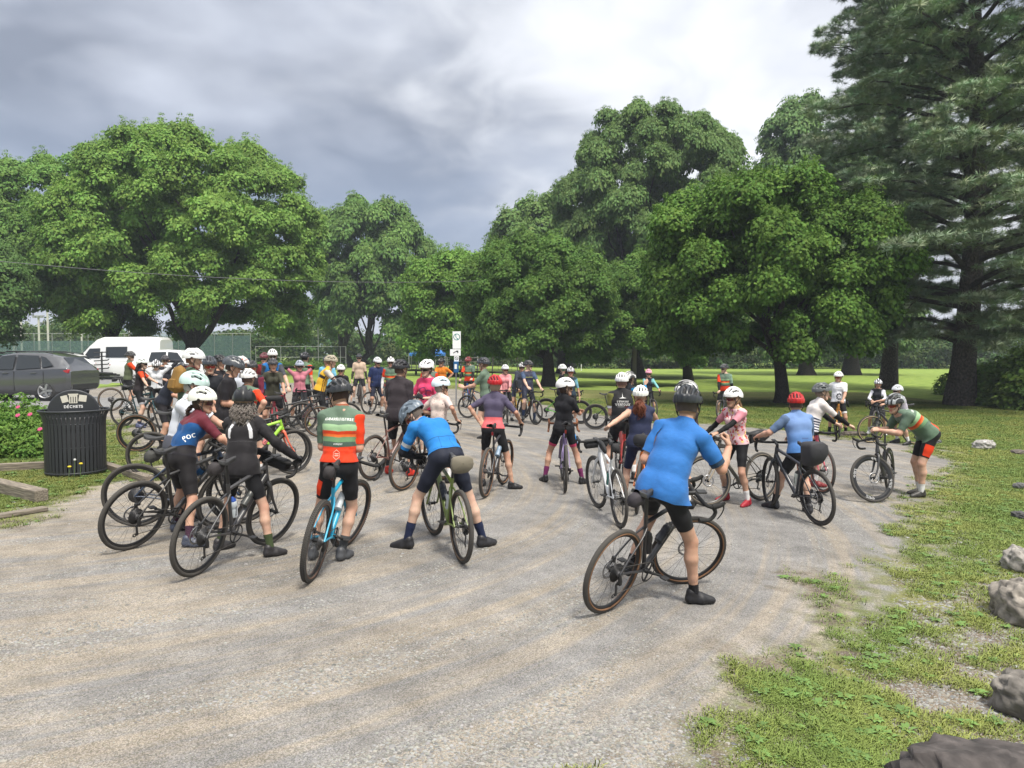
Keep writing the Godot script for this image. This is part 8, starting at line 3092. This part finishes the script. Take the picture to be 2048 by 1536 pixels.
	for q in [[137, 968, 0.24, 0], [148, 962, 0.30, 1], [160, 964, 0.26, 2]]:
		var o := thing("dandelion", ["yellow dandelion nearest the foot of the trash can", "pale seeding dandelion before the trash can", "yellow dandelion on the right of the three before the trash can"][q[3]], "flower", gp(q[0], q[1]), 0.0, "dandelions by the trash can")
		var s := MB.new()
		s.rod(Vector3.ZERO, Vector3(0.02, q[2], 0), 0.0035, 5)
		part("stem", s.mesh(), mat("stem_green", lin(0.10, 0.16, 0.05), 0.7), o)
		var h := MB.new()
		h.ball(Vector3(0.02, q[2], 0), Vector3(0.026, 0.014, 0.026) if q[3] != 1 else Vector3.ONE * 0.018, 10, 6)
		part("flower_head", h.mesh(), mat("dandelion_%d" % q[3], lin(0.60, 0.45, 0.02) if q[3] != 1 else lin(0.5, 0.5, 0.48), 0.8), o)
	# rocks
	var grey := lin(0.46, 0.43, 0.39)
	rock("upper grey boulder at the right edge beside the gravel", [2044, 1140], Vector3(0.20, 0.16, 0.2), grey, 1, 0.25)
	rock("large layered boulder at the right edge below the upper grey one", [2046, 1238], Vector3(0.31, 0.21, 0.24), lin(0.40, 0.36, 0.31), 2, 0.25)
	rock("dark boulder at the right edge near the bottom corner", [2062, 1428], Vector3(0.22, 0.16, 0.2), lin(0.29, 0.265, 0.235), 3, 0.25)
	rock("smooth dark flat rock filling the bottom right corner", [2010, 1640], Vector3(0.52, 0.17, 0.40), lin(0.11, 0.095, 0.09), 4, 0.2)
	rock("pale low boulder on the grass right of the leaning man", [1968, 897], Vector3(0.30, 0.15, 0.22), lin(0.6, 0.58, 0.55), 5, 0.25)
	rock("flat brown stone lying in the grass at the right edge", [2040, 906], Vector3(0.36, 0.05, 0.2), lin(0.20, 0.17, 0.14), 6, 0.3)
	rock("dark little stone in the grass at the right edge", [2040, 1036], Vector3(0.14, 0.07, 0.1), lin(0.13, 0.13, 0.13), 7, 0.3)
	rock("small grey stone in the grass above the dark little one", [2042, 978], Vector3(0.13, 0.08, 0.1), lin(0.22, 0.22, 0.22), 8, 0.3)
	rock("brown log like stone behind the orange bicycle at right", [1706, 872], Vector3(0.42, 0.10, 0.16), lin(0.17, 0.14, 0.12), 9, 0.3)
	rock("flat grey stone behind the leaning man's back", [1868, 886], Vector3(0.32, 0.07, 0.16), lin(0.20, 0.21, 0.20), 10, 0.3)
	# the sign post
	var steel := mat("galvanised", lin(0.40, 0.41, 0.42), 0.5, 0.6)
	var wht := mat("sign_white", lin(0.78, 0.79, 0.80), 0.5)
	at = on_ground(912, 25.0)
	var sg := thing("sign_post", "parking sign post with stacked white signs and a blue box", "sign", at)
	var pole := MB.new()
	pole.box(Vector3(0, 1.3, -0.03), Vector3(0.05, 2.7, 0.05), Basis(), 0.006)
	part("post", pole.mesh(), steel, sg)
	var y_of := func(py: float) -> float: return EYE + (705.0 - py) / FOCAL * 25.0 - at.y
	for q in [[663.0, 697.5, 0.29, 0.03], [698.5, 711.5, 0.38, -0.02], [712.0, 723.0, 0.17, 0.02]]:
		var s := MB.new()
		var a: float = y_of.call(q[0])
		var b: float = y_of.call(q[1])
		s.box(Vector3(q[3], (a + b) * 0.5, 0.012), Vector3(q[2], a - b, 0.008), Basis(), 0.002)
		part("sign_board", s.mesh(), wht, sg)
	var teal := mat("sign_teal", lin(0.02, 0.20, 0.18), 0.5)
	var ring := MB.new()
	ring.torus(0.108, 0.012, 40, 6, Transform3D(Basis(Vector3.UP, PI / 2).scaled(Vector3(1, 1, 0.2)), Vector3(0.03, y_of.call(674.0), 0.018)))
	part("sign_ring", ring.mesh(), teal, sg)
	var dog := MB.new()
	dog.ball(Vector3(0.0, y_of.call(672.0) + 0.03, 0.017), Vector3(0.018, 0.022, 0.003), 10, 6)
	dog.box(Vector3(0.005, y_of.call(674.0) - 0.0, 0.017), Vector3(0.022, 0.09, 0.004), Basis(Vector3.BACK, 0.3))
	dog.box(Vector3(0.055, y_of.call(677.0) - 0.01, 0.017), Vector3(0.05, 0.035, 0.004), Basis(Vector3.BACK, 0.3))
	part("pictogram", dog.mesh(), teal, sg)
	var blk := mat("sign_black", lin(0.03, 0.03, 0.03), 0.5)
	var tow := MB.new()
	tow.box(Vector3(-0.03, y_of.call(704.0), 0.019), Vector3(0.16, 0.025, 0.004), Basis(Vector3.BACK, 0.5))
	tow.box(Vector3(0.05, y_of.call(702.5), 0.019), Vector3(0.07, 0.05, 0.004))
	tow.ball(Vector3(0.07, y_of.call(705.0), 0.0195), Vector3(0.02, 0.02, 0.004), 10, 6)
	part("pictogram", tow.mesh(), blk, sg)
	var no := MB.new()
	no.torus(0.055, 0.008, 24, 5, Transform3D(Basis(Vector3.UP, PI / 2).scaled(Vector3(1, 1, 0.3)), Vector3(0.02, y_of.call(716.5), 0.018)))
	no.rod(Vector3(-0.015, y_of.call(716.5) + 0.035, 0.02), Vector3(0.055, y_of.call(716.5) - 0.035, 0.02), 0.006, 5)
	part("pictogram", no.mesh(), blk, sg)
	var bx := MB.new()
	bx.box(Vector3(0.01, y_of.call(734.0), 0.06), Vector3(0.18, 0.40, 0.12), Basis(), 0.015)
	part("blue_box", bx.mesh(), mat("box_blue", lin(0.01, 0.10, 0.26), 0.4), sg)
	var lb := MB.new()
	lb.box(Vector3(0.0, y_of.call(733.0), 0.122), Vector3(0.085, 0.17, 0.004))
	part("box_label", lb.mesh(), wht, sg)
	# utility pole and cable
	at = on_ground(1269, 47.0)
	var up := thing("utility_pole", "grey utility pole standing among the maples right of centre", "pole", at)
	var pm := MB.new()
	pm.tube(path([Vector3(0, -0.2, 0), Vector3(0, 8.7, 0)]), radii([0.15, 0.10]), 10)
	part("pole", pm.mesh(), mat("pole_wood", lin(0.20, 0.18, 0.16), 0.9), up)
	var a := at_depth(1266, 538, 47.0)
	var b := at_depth(-220, 500, 27.0)
	var cable := MB.new()
	var cp := PackedVector3Array()
	var cr := PackedFloat32Array()
	for i in 33:
		var t := i / 32.0
		cp.append(a.lerp(b, t) - Vector3.UP * 1.05 * 4.0 * t * (1.0 - t))
		cr.append(0.014)
	cable.tube(cp, cr, 5)
	tag(part("power_cable", cable.mesh(), mat("cable", lin(0.10, 0.10, 0.11), 0.6), self), "single black cable sagging across the trees from the left edge", "cable")
	# fence of the courts with blue green wind screens
	var screen := mat("wind_screen", Color(0.36, 0.46, 0.47, 0.5), 0.9)
	screen.transparency = BaseMaterial3D.TRANSPARENCY_ALPHA
	var deep := mat("wind_screen_dark", Color(0.16, 0.26, 0.36, 0.93), 0.9)
	deep.transparency = BaseMaterial3D.TRANSPARENCY_ALPHA
	var fo := thing("court_fence", "tall chain link court fence with blue green wind screens at left", "fence", on_ground(200, 72.0))
	var fb := fo.position
	var xs := []
	for k in 18:
		xs.append(-110.0 + k * 36.0)
	for k in xs.size():
		var f := on_ground(xs[k], 72.0) - fb
		var ps := MB.new()
		ps.rod(f, f + Vector3.UP * 3.7, 0.04, 6)
		part("post", ps.mesh(), steel, fo)
		if k + 1 < xs.size():
			var g := on_ground(xs[k + 1], 72.0) - fb
			for y in [3.65, 1.9, 0.1]:
				var rl := MB.new()
				rl.rod(f + Vector3.UP * y, g + Vector3.UP * y, 0.025, 5)
				part("rail", rl.mesh(), steel, fo)
			var c := (f + g) * 0.5
			var sc := MB.new()
			sc.box(c + Vector3(0, 1.95 if xs[k] < 360 else 2.3, 0.05), Vector3(absf(g.x - f.x) - 0.06, 1.9 if xs[k] < 360 else 2.3, 0.012))
			part("wind_screen", sc.mesh(), screen, fo)
			if xs[k] >= 340:
				var sd := MB.new()
				sd.box(c + Vector3(0, 0.6, 0.05), Vector3(absf(g.x - f.x) - 0.06, 1.1, 0.012))
				part("wind_screen", sd.mesh(), deep, fo)
			var wire := MB.new()
			for j in 12:
				wire.rod(f.lerp(g, j / 12.0) + Vector3.UP * 0.1, f.lerp(g, j / 12.0) + Vector3.UP * 3.65, 0.006, 3)
			part("wire", wire.mesh(), steel, fo).set_meta("kind", "stuff")
	var bo := thing("backstop_fence", "thin tall ball field fence right of the wind screens", "fence", on_ground(600, 76.0))
	fb = bo.position
	xs = [512.0, 562.0, 612.0, 637.0, 681.0, 692.0]
	for k in xs.size():
		var f := on_ground(xs[k], 76.0) - fb
		var ps := MB.new()
		ps.rod(f, f + Vector3.UP * (4.4 if k in [2, 3] else 2.4), 0.035, 6)
		part("post", ps.mesh(), steel, bo)
		if k + 1 < xs.size():
			var g := on_ground(xs[k + 1], 76.0) - fb
			for y in [2.35, 1.2, 0.3]:
				var rl := MB.new()
				rl.rod(f + Vector3.UP * y, g + Vector3.UP * y, 0.022, 5)
				part("rail", rl.mesh(), steel, bo)
	# light poles over the courts
	for q in [[98, 575, 92, "tallest plain light pole at left"], [45, 640, 90, "light pole nearest the left edge"], [80, 632, 88, "light pole with a wide lamp head"], [165, 622, 95, "light pole just left of the van roof"], [29, 652, 84, "shortest pole by the dark hanging tree"], [260, 655, 96, "light pole seen between the two maple trunks"]]:
		var o := thing("light_pole", q[3], "light pole", on_ground(q[0], q[2]), 0.0, "light poles over the courts")
		var h: float = EYE + (705.0 - q[1]) / FOCAL * q[2] - o.position.y
		var m := MB.new()
		m.rod(Vector3.ZERO, Vector3.UP * h, 0.15, 8, 0.11)
		part("pole", m.mesh(), mat("pole_grey", lin(0.48, 0.47, 0.44), 0.7), o)
		if q[0] in [80, 98]:
			var hd := MB.new()
			hd.box(Vector3(0, h, 0), Vector3(1.3, 0.14, 0.5), Basis(), 0.03)
			for x in [-0.45, 0.0, 0.45]:
				hd.box(Vector3(x, h - 0.15, 0.1), Vector3(0.36, 0.2, 0.3), Basis(), 0.04)
			part("lamp_head", hd.mesh(), steel, o)
	# low rail between the lot and the lawn
	var rail_wood := mat("rail_wood", lin(0.055, 0.05, 0.047), 0.9)
	var lr := thing("log_rail", "low dark timber rail along the lawn behind the riders", "rail", on_ground(900, 56.0))
	fb = lr.position
	for k in 9:
		var f := on_ground(740 + k * 46.0, 56.0) - fb
		var ps := MB.new()
		ps.rod(f, f + Vector3.UP * 0.45, 0.09, 8)
		part("post", ps.mesh(), rail_wood, lr)
		if k < 8:
			beam(lr, "rail", f + Vector3.UP * 0.28, on_ground(740 + (k + 1) * 46.0, 56.0) - fb + Vector3.UP * 0.28, 0.14, 0.15, rail_wood)
	# play area far behind the sign
	var cloth_blue := mat("canopy_blue", lin(0.03, 0.16, 0.50), 0.7)
	for q in [[852, 690, 74, "upper blue canopy showing through the leaves left of the sign"], [838, 707, 72, "lower left blue canopy behind the maple leaves"], [876, 707, 72, "lower right blue canopy behind the maple leaves"]]:
		var o := thing("canopy", q[3], "canopy", on_ground(q[0], q[2]), 0.0, "blue canopies of the play area")
		var h: float = EYE + (705.0 - q[1]) / FOCAL * q[2] - o.position.y
		var top := MB.new()
		var c := Vector3(0, h + 0.5, 0)
		var cor := [Vector3(-0.9, h, -0.9), Vector3(0.9, h, -0.9), Vector3(0.9, h, 0.9), Vector3(-0.9, h, 0.9)]
		for k in 4:
			top.face([cor[k], cor[(k + 1) % 4], c])
			top.face([cor[k], cor[(k + 1) % 4], cor[(k + 1) % 4] - Vector3(0, 0.25, 0), cor[k] - Vector3(0, 0.25, 0)])
		part("roof", top.mesh(), cloth_blue, o)
		for k in 4:
			var l := MB.new()
			l.rod(Vector3(cor[k].x, 0, cor[k].z), cor[k], 0.05, 6)
			part("leg", l.mesh(), steel, o)
	var bl := thing("bleachers", "weathered wooden bleachers to the right of the plain orange jersey", "bleachers", on_ground(920, 58.0))
	var pale_wood := mat("bleacher_wood", lin(0.36, 0.34, 0.31), 0.9)
	for k in 4:
		var bm := MB.new()
		bm.box(Vector3(0, 0.45 + k * 0.32, -k * 0.5), Vector3(3.0, 0.06, 0.30), Basis(), 0.01)
		part("bench", bm.mesh(), pale_wood, bl)
	for x in [-1.4, 0.0, 1.4]:
		var fm := MB.new()
		fm.rod(Vector3(x, 0, 0.2), Vector3(x, 1.5, -1.6), 0.04, 6)
		fm.rod(Vector3(x, 0, -1.6), Vector3(x, 1.5, -1.6), 0.04, 6)
		fm.rod(Vector3(x, 0, 0.1), Vector3(x, 0.5, 0.1), 0.04, 6)
		part("frame", fm.mesh(), steel, bl)
	var sw := thing("swing_frame", "thin dark swing frame on the lawn right of the sign", "swing", on_ground(1010, 60.0))
	for x in [-1.0, 1.0]:
		for z in [-0.7, 0.7]:
			var l := MB.new()
			l.rod(Vector3(x * 1.1, 0, z), Vector3(x, 2.0, 0), 0.035, 6)
			part("leg", l.mesh(), rail_wood, sw)
	var cb := MB.new()
	cb.rod(Vector3(-1.0, 2.0, 0), Vector3(1.0, 2.0, 0), 0.04, 6)
	part("crossbar", cb.mesh(), rail_wood, sw)
	for x in [-0.4, 0.4]:
		var ch := MB.new()
		ch.rod(Vector3(x - 0.18, 2.0, 0), Vector3(x - 0.18, 0.5, 0), 0.012, 4)
		ch.rod(Vector3(x + 0.18, 2.0, 0), Vector3(x + 0.18, 0.5, 0), 0.012, 4)
		ch.box(Vector3(x, 0.5, 0), Vector3(0.42, 0.03, 0.18))
		part("seat", ch.mesh(), rail_wood, sw)
	var gl := thing("soccer_goal", "white soccer goal frame far across the lawn", "goal", on_ground(1150, 84.0), 0.5)
	for x in [-0.9, 0.9]:
		var l := MB.new()
		l.rod(Vector3(x, 0, 0), Vector3(x, 1.9, 0), 0.05, 6)
		part("goal_post", l.mesh(), wht, gl)
		var l2 := MB.new()
		l2.rod(Vector3(x, 1.9, 0), Vector3(x, 0, -1.0), 0.03, 6)
		part("stay", l2.mesh(), wht, gl)
	var gb := MB.new()
	gb.rod(Vector3(-0.95, 1.9, 0), Vector3(0.95, 1.9, 0), 0.05, 6)
	part("crossbar", gb.mesh(), wht, gl)
	for q in [[520, 70, 1.3], [556, 70, 1.1], [590, 71, 1.2], [628, 70, 1.4], [664, 71, 1.2], [768, 70, 1.5]]:
		bush("low_shrub", ["low bright shrub nearest the wind screens", "second low bright shrub from the wind screens", "third low bright shrub from the wind screens", "low bright shrub behind the yellow vest", "low bright shrub left of the upright tree", "low bright shrub right of the upright tree"][[520, 556, 590, 628, 664, 768].find(q[0])], "shrub", on_ground(q[0], q[1]), Vector3(q[2], 0.42, 0.8), "near", Color(0.09, 0.17, 0.04), int(q[0]), 130, "low shrubs along the ball field")
	# the backpack on the tall man
	for d in carriers:
		var j: Dictionary = d.joints
		var node: Node3D = d.node
		var bu: Basis = j.bt
		var tanc := mat("backpack_tan", Color8(128, 96, 42), 0.8)
		var c: Vector3 = (j.C + j.N) * 0.5 - bu.y * 0.06 + bu.z * 0.17
		var o := thing("backpack", "tan brown backpack worn by the tall man in green", "backpack")
		o.transform = node.transform * Transform3D(bu, c)
		var m := MB.new()
		var pts := PackedVector3Array()
		for jj in 9:
			var t := jj / 8.0
			var y := lerpf(-0.22, 0.20, t)
			var w := 0.135 * (1.0 - 0.25 * pow(absf(t * 2.0 - 0.9), 3.0)) * (0.1 if jj == 0 or jj == 8 else 1.0)
			for i in 15:
				var q := TAU * i / 14.0
				pts.append(Vector3(signf(cos(q)) * pow(absf(cos(q)), 0.6) * w, y, signf(sin(q)) * pow(absf(sin(q)), 0.7) * 0.075 * (0.1 if jj == 0 or jj == 8 else 1.0) * (1.15 - 0.35 * t)))
		m.grid(pts, 14, 8)
		part("bag", m.mesh(), tanc, o)
		var pk := MB.new()
		pk.box(Vector3(0, -0.09, 0.075), Vector3(0.19, 0.15, 0.05), Basis(), 0.02)
		part("pocket", pk.mesh(), tanc, o)
		for s in [-1.0, 1.0]:
			var st := MB.new()
			st.tube(smooth_path([Vector3(0.07 * s, 0.17, -0.04), Vector3(0.09 * s, 0.21, -0.12), Vector3(0.10 * s, 0.14, -0.27), Vector3(0.11 * s, 0.02, -0.31), Vector3(0.14 * s, -0.10, -0.22), Vector3(0.10 * s, -0.18, -0.06)], 12), radii([0.016, 0.016, 0.016, 0.016, 0.016, 0.016, 0.014, 0.012, 0.010, 0.010, 0.010, 0.010, 0.010]), 6, true, 0.4)
			part("shoulder_strap", st.mesh(), mat("strap_red", Color8(110, 40, 40), 0.8), o)


func _ready() -> void:
	var t0 := Time.get_ticks_msec()
	rng.seed = 2024
	fold_noise.seed = 5
	fold_noise.frequency = 1.0
	fold_noise.fractal_octaves = 2
	build_view()
	build_ground()
	build_trees()
	print("trees ", Time.get_ticks_msec() - t0)
	build_ground_cover()
	print("cover ", Time.get_ticks_msec() - t0)
	build_people_templates()
	print("templates ", Time.get_ticks_msec() - t0)
	build_bicycles()
	print("bikes ", Time.get_ticks_msec() - t0)
	build_people()
	build_vehicles()
	build_things()
	print("people ", Time.get_ticks_msec() - t0)
